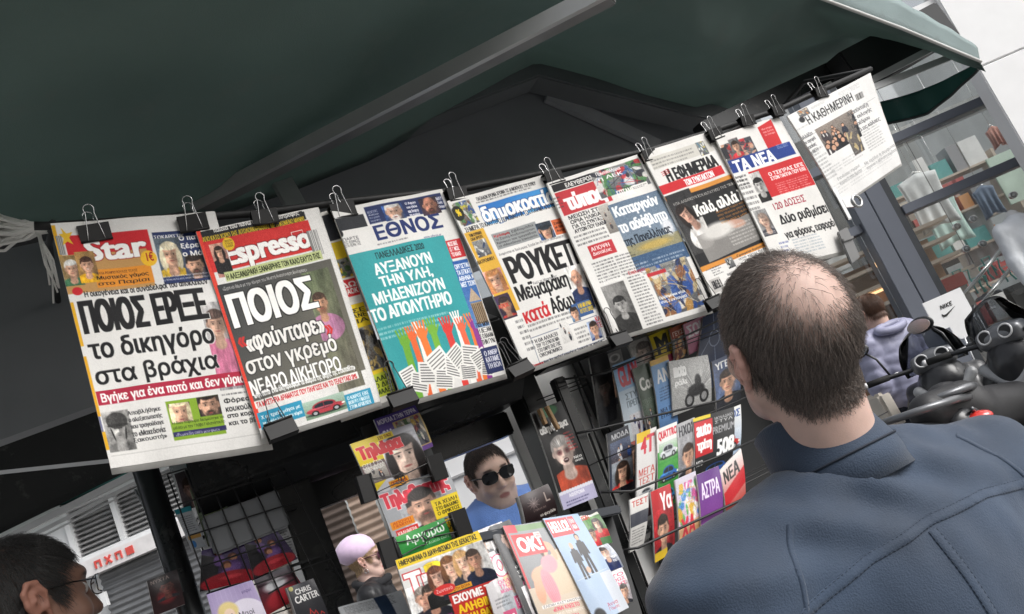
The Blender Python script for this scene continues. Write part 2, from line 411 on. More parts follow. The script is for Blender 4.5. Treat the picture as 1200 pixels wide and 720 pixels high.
    def line(s, p, q, c, t=.004, a=1.0):
        p, q = np.array(p, float) * (s.W, s.H), np.array(q, float) * (s.W, s.H); d = q - p; L = np.hypot(*d) + 1e-6; n = np.array([-d[1], d[0]]) / L * t * s.W / 2
        return s.poly([(p + n) / (s.W, s.H), (q + n) / (s.W, s.H), (q - n) / (s.W, s.H), (p - n) / (s.W, s.H)], c, a)
    def clip(s, b, fn):                           # draw with fn on a page of its own, then lay it into the box b
        x0, y0, x1, y1 = s.px(b); w, h = max(x1 - x0, 3), max(y1 - y0, 3); sub = Page(1, 1); sub.W, sub.H = w, h; sub.rng = s.rng
        x0 = max(x0, 0); y0 = max(y0, 0); tgt = s.A[y0:y0 + h, x0:x0 + w]; sub.H, sub.W = tgt.shape[:2]; sub.A = tgt.copy(); fn(sub); s.A[y0:y0 + sub.H, x0:x0 + sub.W] = sub.A; return s
    def grain(s, amt=.05, f=3):
        n = s.rng.normal(0, amt, (s.H // f + 1, s.W // f + 1)); n = np.repeat(np.repeat(n, f, 0), f, 1)[:s.H, :s.W, None]; s.A = np.clip(s.A + n, 0, 1); return s
    def soft(s, n):
        for _ in range(n):
            for ax in (0, 1):
                if s.A.shape[ax] > 2: s.A = .5 * s.A + .25 * (np.roll(s.A, 1, ax) + np.roll(s.A, -1, ax)) if min(s.A.shape[:2]) > 24 else s.A
        return s
    def mottle(s, amt, n=7):                      # uneven press tones: a soft side light and blotches
        yy, xx = np.mgrid[0:s.H, 0:s.W].astype(np.float32); m = 0
        for k, a in ((n, 1.0), (n * 3, .6)):
            q = s.rng.normal(0, 1, (k + 2, k + 2)); fy, fx = yy / max(s.H, 1) * k, xx / max(s.W, 1) * k; iy, ix = fy.astype(int), fx.astype(int); ty, tx = fy - iy, fx - ix
            m = m + a * (q[iy, ix] * (1 - ty) * (1 - tx) + q[iy + 1, ix] * ty * (1 - tx) + q[iy, ix + 1] * (1 - ty) * tx + q[iy + 1, ix + 1] * ty * tx)
        s.A = np.clip(s.A * (1 + amt * .45 * m + amt * .8 * (.5 - xx / max(s.W, 1)))[..., None], 0, 1); return s
    def grad(s, c0, c1, ang=90):
        yy, xx = np.mgrid[0:s.H, 0:s.W]; t = xx / s.W * math.cos(math.radians(ang)) + yy / s.H * math.sin(math.radians(ang)); t = np.clip(t, 0, 1)[..., None]
        s.A[:] = c3(c0) * (1 - t) + c3(c1) * t; return s
    def scene(s, b, pal, n=40, seed=1, size=(.04, .2), bg=('8a8a86', '55565a')):    # a busy press photo: many small shapes
        def fn(p):
            r = np.random.default_rng(seed); p.grad(*bg)
            for _ in range(n):
                y = r.random(); p.ell(r.random(), y, r.uniform(*size) * .6, r.uniform(*size), pal[r.integers(len(pal))], .25, .9, r.uniform(-.6, .6))
            for _ in range(n // 2): p.line((r.random(), r.random()), (r.random(), r.random()), pal[r.integers(len(pal))], r.uniform(.005, .02), .6)
            p.grain(.05)
        return s.clip(b, fn)
    def crowd(s, b, n=12, seed=1, coat=('20222a', '2b2f3c', '3a3236', '18191d', '4a4648'), bg=('b9b4ac', '77726c'), skin='c79a80'):
        def fn(p):
            r = np.random.default_rng(seed); p.grad(*bg)
            for i in range(n):
                y = .12 + .75 * i / n + r.uniform(-.04, .04); x = r.random(); k = .05 + .06 * i / n; asp = p.W / p.H
                p.ell(x, y + k * 3.2 * asp, k * 1.25, k * 2.6 * asp, coat[r.integers(len(coat))], .15); p.ell(x, y + k * .15 * asp, k * .62, k * .8 * asp, '2a201c', .2); p.ell(x, y + k * .3 * asp, k * .5, k * .65 * asp, skin, .3)
                if r.random() < .5: p.ell(x, y + k * 2 * asp, k * .2, k * .9 * asp, 'e6e4e0', .3)
            p.grain(.05)
        return s.clip(b, fn)
    def portrait(s, b, skin='d8a88c', hair='2a1d16', shirt='23252c', bg=('8d939a', '5d636b'), fc=(.5, .42), k=.3, long=False, bald=False, helmet=None, beard=None, shades=False, gray=False, tilt=0.0, open_mouth=False, paint=False, side=.18, smile=False):
        def fn(p):
            if bg is not None: p.grad(bg[0], bg[1], 70)
            asp = p.W / p.H; cx, cy = fc; ct, st = math.cos(tilt), math.sin(tilt); sk = c3(skin); hr = c3(hair)
            def E(x, y, rx, ry, c, soft=.1, a=1.0, rot=0.0):
                X, Y = x * ct - y * st, x * st + y * ct; p_ell(cx + X * k, cy + Y * k * asp, rx * k, ry * k * asp, c, soft, a, rot + tilt)
            def p_ell(cu, cv, ru, rv, c, soft, a, rot): p.ell(cu, cv, ru, rv, c, soft, a, rot)
            if long: E(0, .55, 1.25, 1.75, hr, .12)
            E(0, 3.2, 2.5, 1.75, shirt, .06); E(0, 1.5, .52, .8, sk * .78, .2)
            E(0, 2.0, .6, .5, sk * .85, .3)
            if not bald: E(0, -.3, 1.04, 1.12, hr, .08)
            E(-.93, .1, .17, .28, sk * .85, .2); E(.93, .1, .17, .28, sk * .8, .2)
            E(0, .08, .86, 1.16, sk, .08); E(.5, .2, .5, 1.05, sk * (1 - side * 1.9), 1.0, .75); E(-.75, .35, .2, .6, sk * .7, 1.2, .5); E(-.35, .35, .32, .36, np.minimum(sk * 1.1, 1), 1.2, .6)
            if not bald: E(0, -.86, .92, .44, hr, .2); E(-.3, -.7, .5, .3, hr, .4, .8)
            else: E(-.2, -.7, .4, .25, np.minimum(sk * 1.15, 1), 1.2, .8)
            hs_ = np.random.default_rng(int(abs(fc[0] * 1000 + k * 777)))
            for _ in range(16 if not bald else 0):
                q = hs_.uniform(-.85, .85); E(q, -.86 + .3 * q * q + hs_.uniform(-.15, .1), .03, hs_.uniform(.14, .34), np.clip(hr * hs_.uniform(.6, 2.2) + hs_.uniform(0, .06), 0, 1), 1.0, .5, q * .9)
            if long: E(-.88, .6, .26, 1.2, hr, .3); E(.88, .6, .28, 1.2, hr * .9, .3)
            for q in (-1, 1):
                E(q * .36, -.17, .25, .05, hr * .8, .5, .8); E(q * .36, .0, .24, .16, sk * .66, 1.2, .8); E(q * .36, .03, .13, .05, 'dcd4cc', .6, .55); E(q * .36, .03, .08, .065, '1d1512', .7)
                if paint: E(q * .36, .06, .24, .2, '5a1f22', .9, .75)
            E(.1, .25, .1, .32, sk * .74, 1.4, .8); E(.02, .5, .2, .08, sk * .62, 1.0, .8); E(-.08, .3, .06, .25, np.minimum(sk * 1.12, 1), 1.2, .6); E(0, .98, .3, .06, sk * .75, 1.2, .6)
            if open_mouth: E(0, .8, .26, .2, '2c0a0c', .25); E(0, .76, .2, .06, 'd9cfc9', .5, .7)
            else: E(0, .76, .27, .07, '8a4844', .7, .85)
            if smile: E(0, .76, .24, .05, 'f2eeea', .4, .9)
            if beard is not None: E(0, .95, .6, .4, beard, .6, .75); E(0, .6, .34, .08, beard, .5, .7); E(0, .76, .22, .06, '8a4440', .4)
            if shades:
                for q in (-1, 1): E(q * .37, .04, .3, .2, '0c0c0e', .15)
                E(0, 0, .7, .05, '0c0c0e', .3)
            if helmet is not None:
                E(0, -.75, 1.15, .85, helmet, .08); E(0, -.28, 1.12, .16, c3(helmet) * .7, .2); E(-.7, .6, .09, .7, '22241f', .3, 1, -.2); E(.7, .6, .09, .7, '22241f', .3, 1, .2)
            p.soft(2); p.mottle(.26); p.grain(.03)
            if gray: g = p.A.mean(2, keepdims=True); p.A[:] = g * np.array([1, .99, .97])
        return s.clip(b, fn)
    def car(s, b, col='2a56a8', bg=('7d9c6a', '5b7a4a')):
        def fn(p):
            p.grad(*bg)
            p.ell(.5, .8, .48, .1, '1c1d1c', .3, .7); p.ell(.5, .6, .46, .2, col, .06); p.ell(.48, .4, .28, .24, c3(col) * .9, .08); p.ell(.48, .4, .23, .17, '1b232b', .1)
            p.ell(.4, .5, .3, .04, np.minimum(c3(col) * 1.5 + .1, 1), .6, .7); p.line((.48, .24), (.48, .56), c3(col) * .8, .02)
            for q in (.24, .75): p.ell(q, .74, .09, .15, '111112', .1); p.ell(q, .74, .05, .085, 'a9adb0', .2)
            p.ell(.93, .58, .04, .05, 'f4f2e6', .4); p.grain(.03)
        return s.clip(b, fn)
    def bars(s, b, n=26):
        u0, v0, u1, v1 = b; r = s.rng; x = u0
        s.rect(b, 'f2f0ec')
        while x < u1:
            w = (u1 - u0) / n * r.uniform(.3, 1.1); s.rect((x, v0, min(x + w, u1), v1), '1a1a1a'); x += w + (u1 - u0) / n * r.uniform(.4, 1.2)
        return s
    def done(s, gain=1.0):
        a = s.A.reshape(s.h, s.SS, s.w, s.SS, 3).mean((1, 3)); a = np.clip(a, 0, 1); lin = np.where(a <= .04045, a / 12.92, ((a + .055) / 1.055) ** 2.4)
        return lin.reshape(-1, 3) * gain

def homog(quad):                                  # photo px -> (u, v) on the page
    A = []; uv = [(0, 0), (1, 0), (1, 1), (0, 1)]
    for (x, y), (u, v) in zip(quad, uv): A += [[x, y, 1, 0, 0, 0, -u * x, -u * y], [0, 0, 0, x, y, 1, -v * x, -v * y]]
    h = np.linalg.solve(np.array(A, float), np.array([q for p in uv for q in p], float)); Hm = np.append(h, 1).reshape(3, 3)
    def b(x0, y0, x1, y1):
        r = []
        for x, y in ((x0, y0), (x1, y1)):
            p = Hm @ (x, y, 1); r += [p[0] / p[2], p[1] / p[2]]
        return tuple(r)
    Hi = np.linalg.inv(Hm)
    def back(u, v): q = Hi @ (u, v, 1); return q[:2] / q[2]
    def L(x0, y0, x1, h):                         # a strip: its top left corner, how far right it runs, its height
        u0, v0 = b(x0, y0, x0, y0)[:2]; p0 = back(u0, v0); du = (back(u0 + .01, v0) - p0) / .01; dv = (back(u0, v0 + .01) - p0) / .01
        return (u0, v0, u0 + (x1 - x0) / du[0], v0 + h / dv[1])
    b.L = L
    return b
def sheet(name, page, fn, m, parent=None, gain=1.0):            # a printed sheet: page.w x page.h vertices on the surface fn(u, v)
    uu, vv = np.meshgrid(np.linspace(0, 1, page.w), np.linspace(0, 1, page.h)); V = fn(uu.ravel(), vv.ravel())
    i = np.arange(page.w * page.h).reshape(page.h, page.w); Fs = np.stack([i[:-1, :-1].ravel(), i[1:, :-1].ravel(), i[1:, 1:].ravel(), i[:-1, 1:].ravel()], 1)
    me = mesh_np(name, V, Fs, page.done(gain)); return link(name, me, m, parent)
# ------------------------------------------------------------------ the street
glass_mat('shop glass', (.98, .99, .99), .09)
glass_mat('spectacle lens', (.95, .95, .95), .02)
pv = mat('paving', (.2, .195, .185), .8, var=.18, vscale=1.6, bump=.3, bscale=30, dirt=.5)
nn = pv.node_tree.nodes; ll = pv.node_tree.links
tcn = nn.new('ShaderNodeTexCoord'); br = nn.new('ShaderNodeTexBrick'); br.inputs['Scale'].default_value = 1.0; br.inputs['Brick Width'].default_value = .8; br.inputs['Row Height'].default_value = .4; br.inputs['Mortar Size'].default_value = .008
br.inputs[1].default_value = (.24, .235, .22, 1); br.inputs[2].default_value = (.19, .185, .18, 1); br.inputs[3].default_value = (.07, .07, .07, 1)
ll.new(tcn.outputs['Object'], br.inputs['Vector'])
for nd in nn:
    if nd.type == 'MIX' and nd.blend_type == 'MULTIPLY': ll.new(br.outputs[0], nd.inputs[6])
tag(MB().box((-60, -60, -.3), (60, 60, 0)).build('pavement', pv), kind='structure')

white = mat('white paint', (.78, .79, .8), .55, var=.05, dirt=.08, vscale=1.5)
grey_metal = mat('grey powder coat', (.16, .175, .21), .38, metal=.2, var=.06, vscale=1.2)
dark_metal = mat('dark frame', (.045, .05, .058), .45, var=.15)
FT = framer((0, 0, 0), R0, F0, (0, 0, 1))        # facade axes: along the facade, away from the camera, up
FT0 = lambda a, b, c: FT(np.array([a, b, c]))

# --- the glass fronted shop on the right
def seg(mb, r0, r1, d0, d1, z0, z1): return mb.box((r0, d0, z0), (r1, d1, z1), FT)
shop = thing('glass_shop', FD(4.5, 8, 0), 'tall glass shop front with grey columns and transoms behind the scooters', 'shop')
seg(seg(MB(), 3.28, 3.44, 7.86, 8.14, .0, 4.62), 3.455, 3.62, 7.88, 8.14, 0, 4.62).build('column', grey_metal, shop, .006)
seg(MB(), 3.442, 3.453, 7.9, 8.1, .0, 4.62).build('column_joint', mat('black rubber', (.012, .012, .013), .7), shop)
seg(MB(), 3.622, 3.70, 7.92, 8.1, .02, 4.62).build('glazing_profile', dark_metal, shop)
seg(MB(), 9.0, 9.34, 7.86, 8.14, 0, 4.62).build('column', grey_metal, shop, .006)
seg(MB(), -.6, -.3, 7.86, 8.14, 0, 4.62).build('column', grey_metal, shop, .006)
for z in (2.47, 3.13, 4.5):
    seg(MB(), 3.702, 8.998, 7.9, 8.1, z, z + .085).build('transom', grey_metal, shop, .005)
    seg(MB(), -.298, 3.278, 7.9, 8.1, z, z + .085).build('transom', grey_metal, shop, .005)
for a, b in ((0.02, 2.468), (2.557, 3.128), (3.217, 4.498)):
    seg(MB(), 3.704, 8.996, 8.0, 8.012, a, b).build('window_pane', MATS['shop glass'], shop)
    seg(MB(), -.296, 3.276, 8.0, 8.012, a, b).build('window_pane', MATS['shop glass'], shop)
# its inside: floor, back wall, gallery
hall = mat('hall stone', (.55, .56, .55), .35, var=.12, vscale=.6)
seg(MB(), -2, 14, 8.3, 30, 0, .012).build('hall_floor', hall, shop)
jt = MB()
for i, d in enumerate(np.arange(9, 29, 1.1)): seg(jt, -2, 14, d, d + .05, .012, .015)
jt.build('floor_joint', mat('floor joint', (.1, .1, .1), .6), shop)
seg(MB(), -2, 14, 30, 30.3, 0, 9).build('back_wall', mat('hall wall', (.7, .71, .69), .7, var=.25, vscale=.5), shop)
seg(MB(), 14, 14.3, 8.3, 30, 0, 9).build('side_wall', MATS['hall wall'], shop)
seg(MB(), 6.4, 7.0, 19, 19.6, .02, 9).build('hall_pillar', mat('hall pillar', (.11, .115, .115), .5, var=.2), shop)
seg(MB(), 5.1, 5.4, 13, 13.3, .02, 6).build('hall_pillar', mat('hall pillar', (.11, .115, .115), .5, var=.2), shop)
for z in (3.0, 4.9): seg(MB(), 4.2, 14, 17, 17.4, z, z + .3).build('gallery_beam', mat('gallery', (.5, .5, .48), .6, var=.2), shop)
wood = mat('warm wood', (.34, .19, .1), .45, var=.3, vscale=3)
seg(MB(), 2.4, 5.05, 10.6, 10.9, .02, 2.4).build('wood_partition', wood, shop)
for k in range(5): seg(MB(), 2.35, 5.2, 10.2, 10.58, 1.62 + k * .22, 1.66 + k * .22).build('shelf', mat('pale shelf', (.5, .42, .34), .5), shop)
tl = mat('warm lamp strip', (.9, .6, .35), .5, emit=((1, .62, .3), 1.6))
seg(MB(), 3.72, 4.3, 10.45, 10.5, 2.02, 2.05).build('shelf_light', tl, shop)
seg(MB(), 2.4, 3.2, 10.05, 10.1, 2.28, 2.34).build('shelf_light', tl, shop)
# round glass fixings (spider fittings)
fx = mat('steel fixing', (.72, .72, .7), .25, metal=.9)
for (px, py) in ((1121, 266), (1140, 257), (1132, 292), (1151, 286), (1187, 229)):
    c = onF(px, py, 8.35); MB().lathe([(0, -.03), (.032, -.03), (.036, 0), (.032, .03), (0, .03)], c, 14, np.stack([R0, [0, 0, 1], F0], 1)).build('glass_fixing', fx, shop)

# things seen inside the shop
red = mat('red lacquer', hx('c8433f'), .4)
def at_hall(px, py, D): return onF(px, py, D)
p = at_hall(1113, 333, 9.4); q = np.array(R0)
t = thing('red_display', (p[0], p[1], 0), 'red box topped display stand inside the glass shop', 'display stand')
Tq = framer((p[0], p[1], 0), R0, F0, (0, 0, 1))
MB().box((-.13, -.12, p[2] - .07), (.13, .12, p[2] + .07), Tq).build('red_box', red, t, .008)
MB().box((-.1, -.1, .014), (.1, .1, p[2] - .072), Tq).build('plinth', mat('plinth', (.35, .34, .33), .5), t)
p = at_hall(1165, 300, 9.0)
hr = thing('handrail', (p[0], p[1], 0), 'pair of slanting steel handrails behind the shop glass', 'handrail')
for o in (0, 1):
    a, b = (onF(1128, 348, 8.9), onF(1180, 284, 9.2)) if o == 0 else (onF(1143, 366, 8.9), onF(1186, 312, 9.2))
    MB().tube([a, b], .022).build('rail', fx, hr)
    MB().tube([a, (a[0], a[1], .02)], .016).build('baluster', fx, hr)
teal = mat('teal tube', hx('2f8f86'), .4)
p = at_hall(1150, 325, 10.2); tq = MB()
rr_ = np.random.default_rng(5)
for k in range(9):
    x0 = (k - 4) * .075; zz = p[2] + .1 * math.sin(k * 1.3); w = .05
    tq.tube([FD((p @ R0) + x0 - w, 10.2, zz - .09), FD((p @ R0) + x0 - w, 10.2, zz + .09), FD((p @ R0) + x0 + w, 10.2, zz + .09), FD((p @ R0) + x0 + w * .4, 10.2, zz - .02), FD((p @ R0) + x0 + w, 10.2, zz - .1)], .011, 6)
t = tq.build('teal_tube_screen', teal); tag(t, 'teal bent tube lattice hanging inside the glass shop', 'screen')
MB().tube([FD((p @ R0), 10.2, p[2] + .18), FD((p @ R0), 10.2, 6)], .004).build('cable', dark_metal, t)

# --- white lit panel at the upper right
lp = thing('white_sign_panel', FD(6.6, 7.4, 0), 'big blank white sign panel on a steel post, right edge', 'sign panel')
seg(MB(), 4.60, 9, 7.3, 7.5, 2.0, 3.33).build('panel_board', mat('bright white', (.88, .88, .88), .35, var=.02), lp, .01)
seg(MB(), 4.60, 9, 7.3, 7.5, 3.336, 6.4).build('panel_board', MATS['bright white'], lp, .01)
for r in (6.2, 8.4): seg(MB(), r, r + .14, 7.51, 7.65, 0, 6.2).build('post', grey_metal, lp)
seg(MB(), 4.25, 4.64, 7.35, 7.45, 3.95, 4.1).build('bracket', MATS['bright white'], lp)

# --- white building with louvres and roller shutter, far left
lb = thing('white_building', FD(-7, 10.4, 0), 'white shop building with grey louvres above a closed roller shutter', 'building')
seg(MB(), -10.5, -5.9, 10, 13, 0, 3.52).build('wall', white, lb)
seg(MB(), -5.898, -4.2, 10.12, 13, 0, 3.52).build('wall', white, lb)
seg(MB(), -10.5, -4.2, 9.6, 13, 3.53, 3.76).build('awning_fascia', mat('teal fascia', hx('1f6e68'), .5), lb)
seg(MB(), -10.5, -4.2, 9.9, 13, 3.77, 9).build('upper_wall', mat('dark stucco', (.12, .12, .12), .8, var=.2), lb)
lou = mat('louvre grey', (.33, .33, .33), .5, var=.08)
for a, b in ((-5.83, -5.3), (-5.24, -4.3)):
    m = MB()
    for i in range(9):
        z = 2.86 + i * .058; m.hexa([FT0(a, 10.0, z), FT0(b, 10.0, z), FT0(b, 10.1, z + .05), FT0(a, 10.1, z + .05), FT0(a, 10.01, z + .012), FT0(b, 10.01, z + .012), FT0(b, 10.11, z + .06), FT0(a, 10.11, z + .06)])
    m.build('louvre', lou, lb)
fr = MB()
for a in (-5.89, -5.3, -4.3): seg(fr, a, a + .06, 9.95, 10.1, 2.83, 3.4)
seg(fr, -5.89, -4.24, 9.94, 10.1, 3.402, 3.46); seg(fr, -5.89, -4.24, 9.94, 10.1, 2.77, 2.828); fr.build('louvre_frame', white, lb)
sb = seg(MB(), -5.8, -4.24, 9.86, 10.1, 2.58, 2.765).build('sign_board', mat('sign white', (.76, .74, .74), .5), lb)
m = MB()
for i, x in enumerate((-5.58, -5.45, -5.32, -5.18)):
    if i == 1: m.bar(FD(x - .035, 9.85, 2.63), FD(x + .035, 9.85, 2.72), .02, .022, F0); m.bar(FD(x - .035, 9.852, 2.72), FD(x + .035, 9.852, 2.63), .02, .022, F0)
    elif i == 3: seg(m, x - .045, x + .045, 9.845, 9.858, 2.63, 2.72)
    else: seg(m, x - .04, x - .02, 9.845, 9.858, 2.63, 2.72); seg(m, x + .02, x + .04, 9.845, 9.858, 2.63, 2.72); seg(m, x - .018, x + .018, 9.845, 9.858, 2.695, 2.72)
m.build('lettering', mat('faded red', hx('d8564e'), .5), sb)
def shut(nm, a, b, d, z0, z1, m_, par, st=.075):
    mb = MB(); n = int((z1 - z0) / st)
    mb.grid(lambda u, v: FT0(a + (b - a) * u, d + .016 * math.cos(v * n * 2 * math.pi), z0 + (z1 - z0) * v), 1, n * 6); return mb.build(nm, m_, par)
shut('roller_shutter', -5.72, -4.22, 10.05, .02, 2.575, mat('shutter grey', (.2, .205, .215), .4, metal=.3, var=.1), lb)
seg(MB(), -5.72, -5.66, 9.93, 10.0, 2.2, 2.36).build('shutter_box', white, lb)
# --- brown slatted building behind the woman, grey-blue house beyond
bb = thing('brown_building', FD(-3.0, 10.5, 0), 'building with dark brown roller shutter seen through the kiosk', 'building')
shut('roller_shutter', -3.72, -2.68, 10.0, .02, 3.0, mat('brown shutter', (.11, .082, .068), .45, var=.15), bb, .09)
shut('roller_shutter', -2.66, -2.35, 10.0, .02, 3.0, mat('tan shutter', (.5, .37, .29), .5, var=.15), bb, .09)
seg(MB(), -3.4, -3.33, 9.9, 9.96, 1.2, 2.6).build('downpipe', mat('pale pipe', (.5, .5, .48), .5), bb)
seg(MB(), -4.18, -3.74, 9.9, 12, 0, 6).build('wall', mat('cream wall', (.55, .52, .47), .8), bb)
seg(MB(), -3.74, -2.2, 10.1, 12, 3.02, 6).build('wall', MATS['cream wall'], bb)
gb = thing('grey_house', FD(-1.2, 11.5, 0), 'grey-blue house front with wide windows seen through the kiosk', 'building')
seg(MB(), -2.19, 3.0, 11, 13, 0, 6).build('wall', mat('blue grey wall', (.5, .54, .58), .7, var=.2, vscale=.8), gb)
for a, z in ((-2.0, 1.3), (-1.3, 1.3), (-2.0, 2.5), (-1.3, 2.5)):
    w = seg(MB(), a, a + .5, 10.93, 10.99, z, z + .8).build('window_frame', white, gb)
    seg(MB(), a + .06, a + .44, 10.9, 10.925, z + .06, z + .74).build('pane', mat('dark pane', (.05, .07, .09), .08), w)
wp = thing('white_hoarding', FD(-.35, 4.6, 0), 'white hoarding panel behind the man in the blue jumper', 'hoarding')
seg(MB(), -1.05, .55, 4.6, 4.66, .02, 1.86).build('board', mat('hoarding white', (.88, .88, .88), .5, var=.04), wp)
seg(MB(), -1.05, .55, 4.585, 4.598, 1.74, 1.752).build('joint', mat('joint grey', (.45, .45, .45), .5), wp)
for r in (-1.0, .45): seg(MB(), r, r + .05, 4.67, 4.72, .0, 1.8).build('post', grey_metal, wp)

# --- the other side of the street, behind the camera: mirrored in the shop glass
ob = thing('street_house', FD(2, -16, 0), 'long ochre street house with rows of windows across the street', 'building')
seg(MB(), -16, 20, -17, -14, 0, 9).build('wall', mat('ochre wall', (.62, .56, .48), .8, var=.15, vscale=.5), ob)
for i in range(9):
    for z in (.6, 3.4, 6.2):
        r = -14 + i * 3.7; w = seg(MB(), r, r + 1.7, -13.99, -13.9, z, z + 1.9).build('window_frame', white, ob)
        seg(MB(), r + .1, r + 1.6, -13.89, -13.87, z + .1, z + 1.8).build('pane', MATS['dark pane'], w)
bark = mat('bark', (.07, .058, .05), .9, var=.3, bump=.6)
def bare_tree(base, h, seed, label):
    t = thing('bare_tree', base, label, 'tree', 'bare street trees'); r = np.random.default_rng(seed); tr = MB(); cr = MB()
    def grow(mb, p, d, L, rad, dep):
        pts = [p]; q = p.copy(); dd = d.copy()
        for i in range(4): dd = dd + r.normal(0, .12, 3); dd /= np.linalg.norm(dd); q = q + dd * L / 4; pts.append(q.copy())
        mb.tube(pts, list(np.linspace(rad, rad * .6, 5)), 6)
        if dep:
            for k in range(3):
                nd = dd + r.normal(0, .55, 3); nd[2] = abs(nd[2]) * .7 + .15; nd /= np.linalg.norm(nd); grow(cr, pts[2 + k % 3], nd, L * .68, rad * .55, dep - 1)
    grow(tr, np.array(base, float), np.array([0, 0, 1.]), h * .45, .11, 4)
    tr.build('trunk', bark, t); cr.build('crown', bark, t)
bare_tree(tuple(FD(5.2, -5, 0)), 7, 1, 'bare tree across the street nearer the shop')
bare_tree(tuple(FD(-3.2, -7, 0)), 7, 2, 'bare tree across the street beyond the left of the kiosk')

# goods in the shop: hanging garments, a bright poster board, a blue-red banner, low tables
def garment_on_hanger(px, py, D, col, label, k=1.0):
    c = onF(px, py, D); t = thing('hanging_garment', tuple(c), label, 'garment', 'garments in the shop window'); T = framer(c, R0, F0, (0, 0, 1))
    MB().grid(lambda u, v: T(np.array([(u - .5) * (.5 - .06 * math.sin(3 * v)) * k, .02 * math.sin(u * 19) * v, .05 - v * .7 * k - .1 * abs(u - .5)])), 18, 10, .05, F0).build('cloth', mat(col[0], col[1], .7, var=.15, bump=.4, bscale=60), t)
    MB().tube([T(np.array([-.2 * k, .025, .0])), T(np.array([0, .025, .08])), T(np.array([.2 * k, .025, .0]))], .008, 6).build('hanger', fx, t)
    MB().tube([T(np.array([0, .025, .08])), (T(np.array([0, .025, 0]))[0], T(np.array([0, .025, 0]))[1], 4.4)], .004, 5).build('cord', fx, t)
garment_on_hanger(1074, 208, 10.5, ('white cotton', (.72, .74, .73)), 'white garment hanging high in the glass shop')
garment_on_hanger(1095, 232, 11.5, ('mint cotton', (.5, .66, .6)), 'mint coloured garment hanging in the glass shop')
garment_on_hanger(1152, 222, 10.0, ('slate blue cotton', (.2, .27, .38)), 'slate blue garment hanging in the glass shop', .5)
garment_on_hanger(1128, 244, 12.0, ('grey cotton', (.42, .43, .43)), 'grey garment hanging in the glass shop', 1.2)
garment_on_hanger(1164, 152, 10.5, ('coral cotton', hx('c08a7c')), 'faded coral garment hanging high in the glass shop', .35)
def board_in_shop(px, py, D, w, h, col, label, name='poster_board'):
    c = onF(px, py, D); T = framer(c, R0, F0, (0, 0, 1)); t = thing(name, tuple(c), label, 'poster board' if name == 'poster_board' else 'table', 'boards in the shop')
    MB().box((-w / 2, 0, -h / 2), (w / 2, .03, h / 2), T).build('panel', mat(col[0], col[1], .5, var=.2, vscale=3), t, .004)
    MB().box((-.02, .031, -c[2] + .013), (.02, .07, -h / 2 + .1), T).build('stand', dark_metal, t)
board_in_shop(1062, 262, 12.5, .9, .6, ('poster cream', (.68, .62, .52)), 'cream poster board deep in the glass shop')
board_in_shop(1190, 205, 11.5, .5, .7, ('poster pale green', (.5, .62, .52)), 'pale green poster board at the right of the glass shop')
board_in_shop(1160, 385, 13.0, 1.6, .06, ('table white', (.7, .7, .68)), 'long white table top in the glass shop')
board_in_shop(1100, 300, 15.0, 1.2, .5, ('poster charcoal', (.06, .06, .065)), 'charcoal board deep in the glass shop')

# tall shelves with boxes deep in the shop
BX = [mat('box ' + n, c, .5, var=.1) for n, c in (('white', (.75, .75, .73)), ('orange', (.6, .28, .1)), ('grey', (.3, .3, .31)), ('black', (.03, .03, .03)), ('teal', (.1, .35, .33)), ('red', (.5, .1, .09)))]
rgs = np.random.default_rng(14)
for r0_, D_, n_, lab in ((5.2, 11.8, 5, 'tall pale shelf of boxes in the glass shop nearer the column'), (7.4, 14.4, 6, 'tall pale shelf of boxes deeper in the glass shop')):
    t = thing('display_shelf', tuple(FD(r0_ + .9, D_, 0)), lab, 'shelf', 'shelves in the shop')
    for k in range(6): seg(MB(), r0_, r0_ + 1.8, D_, D_ + .4, .55 + k * .52, .58 + k * .52).build('shelf_board', MATS['pale shelf'], t)
    for x in (r0_ - .04, r0_ + 1.8): seg(MB(), x, x + .04, D_, D_ + .4, .012, 3.3).build('shelf_side', MATS['pale shelf'], t)
    for k in range(1, 6):
        x = r0_ + .06
        while x < r0_ + 1.5:
            w = rgs.uniform(.14, .34); h = rgs.uniform(.14, .4)
            if rgs.random() < .85:
                m_ = BX[rgs.integers(6)]; b = seg(MB(), x, x + w, D_ + .03, D_ + .34, .582 + k * .52, .582 + k * .52 + h).build('goods_box', m_)
                tag(b, 'small box of goods on a tall shelf inside the glass shop', 'box', 'boxes on the shop shelves'); b.data.polygons.foreach_set('use_smooth', np.zeros(len(b.data.polygons), bool))
            x += w + rgs.uniform(.02, .1)
# ------------------------------------------------------------------ the kiosk
blk = mat('black enamel', (.014, .015, .016), .28, var=.3, vscale=5, dirt=.25)
blk2 = mat('black matt', (.013, .014, .015), .6, var=.3)
char = mat('charcoal board', (.20, .21, .225), .5, var=.15, vscale=3, dirt=.25)
kio = thing('kiosk', (1.2, 2.2, 0), 'black newspaper kiosk with posts, gabled fascia and open hatch', 'kiosk')
def kbox(nm, lo, hi, m=blk, bev=.004): return MB().box(lo, hi).build(nm, m, kio, bev)
for x in (.139, .385): pass
MB().tube([(.139, 1.8, 0), (.139, 1.8, 2.2)], .024, 14).build('post', blk, kio)
kbox('post', (.35, 1.78, 0), (.425, 1.86, 1.76)); kbox('post', (.945, 1.76, 0), (1.0, 1.84, 2.0))
kbox('post', (1.84, 1.78, 0), (1.9, 1.86, 2.3)); kbox('post', (.56, 2.72, 0), (.6, 2.76, 2.6)); kbox('post', (1.84, 2.75, 0), (1.9, 2.81, 2.5))
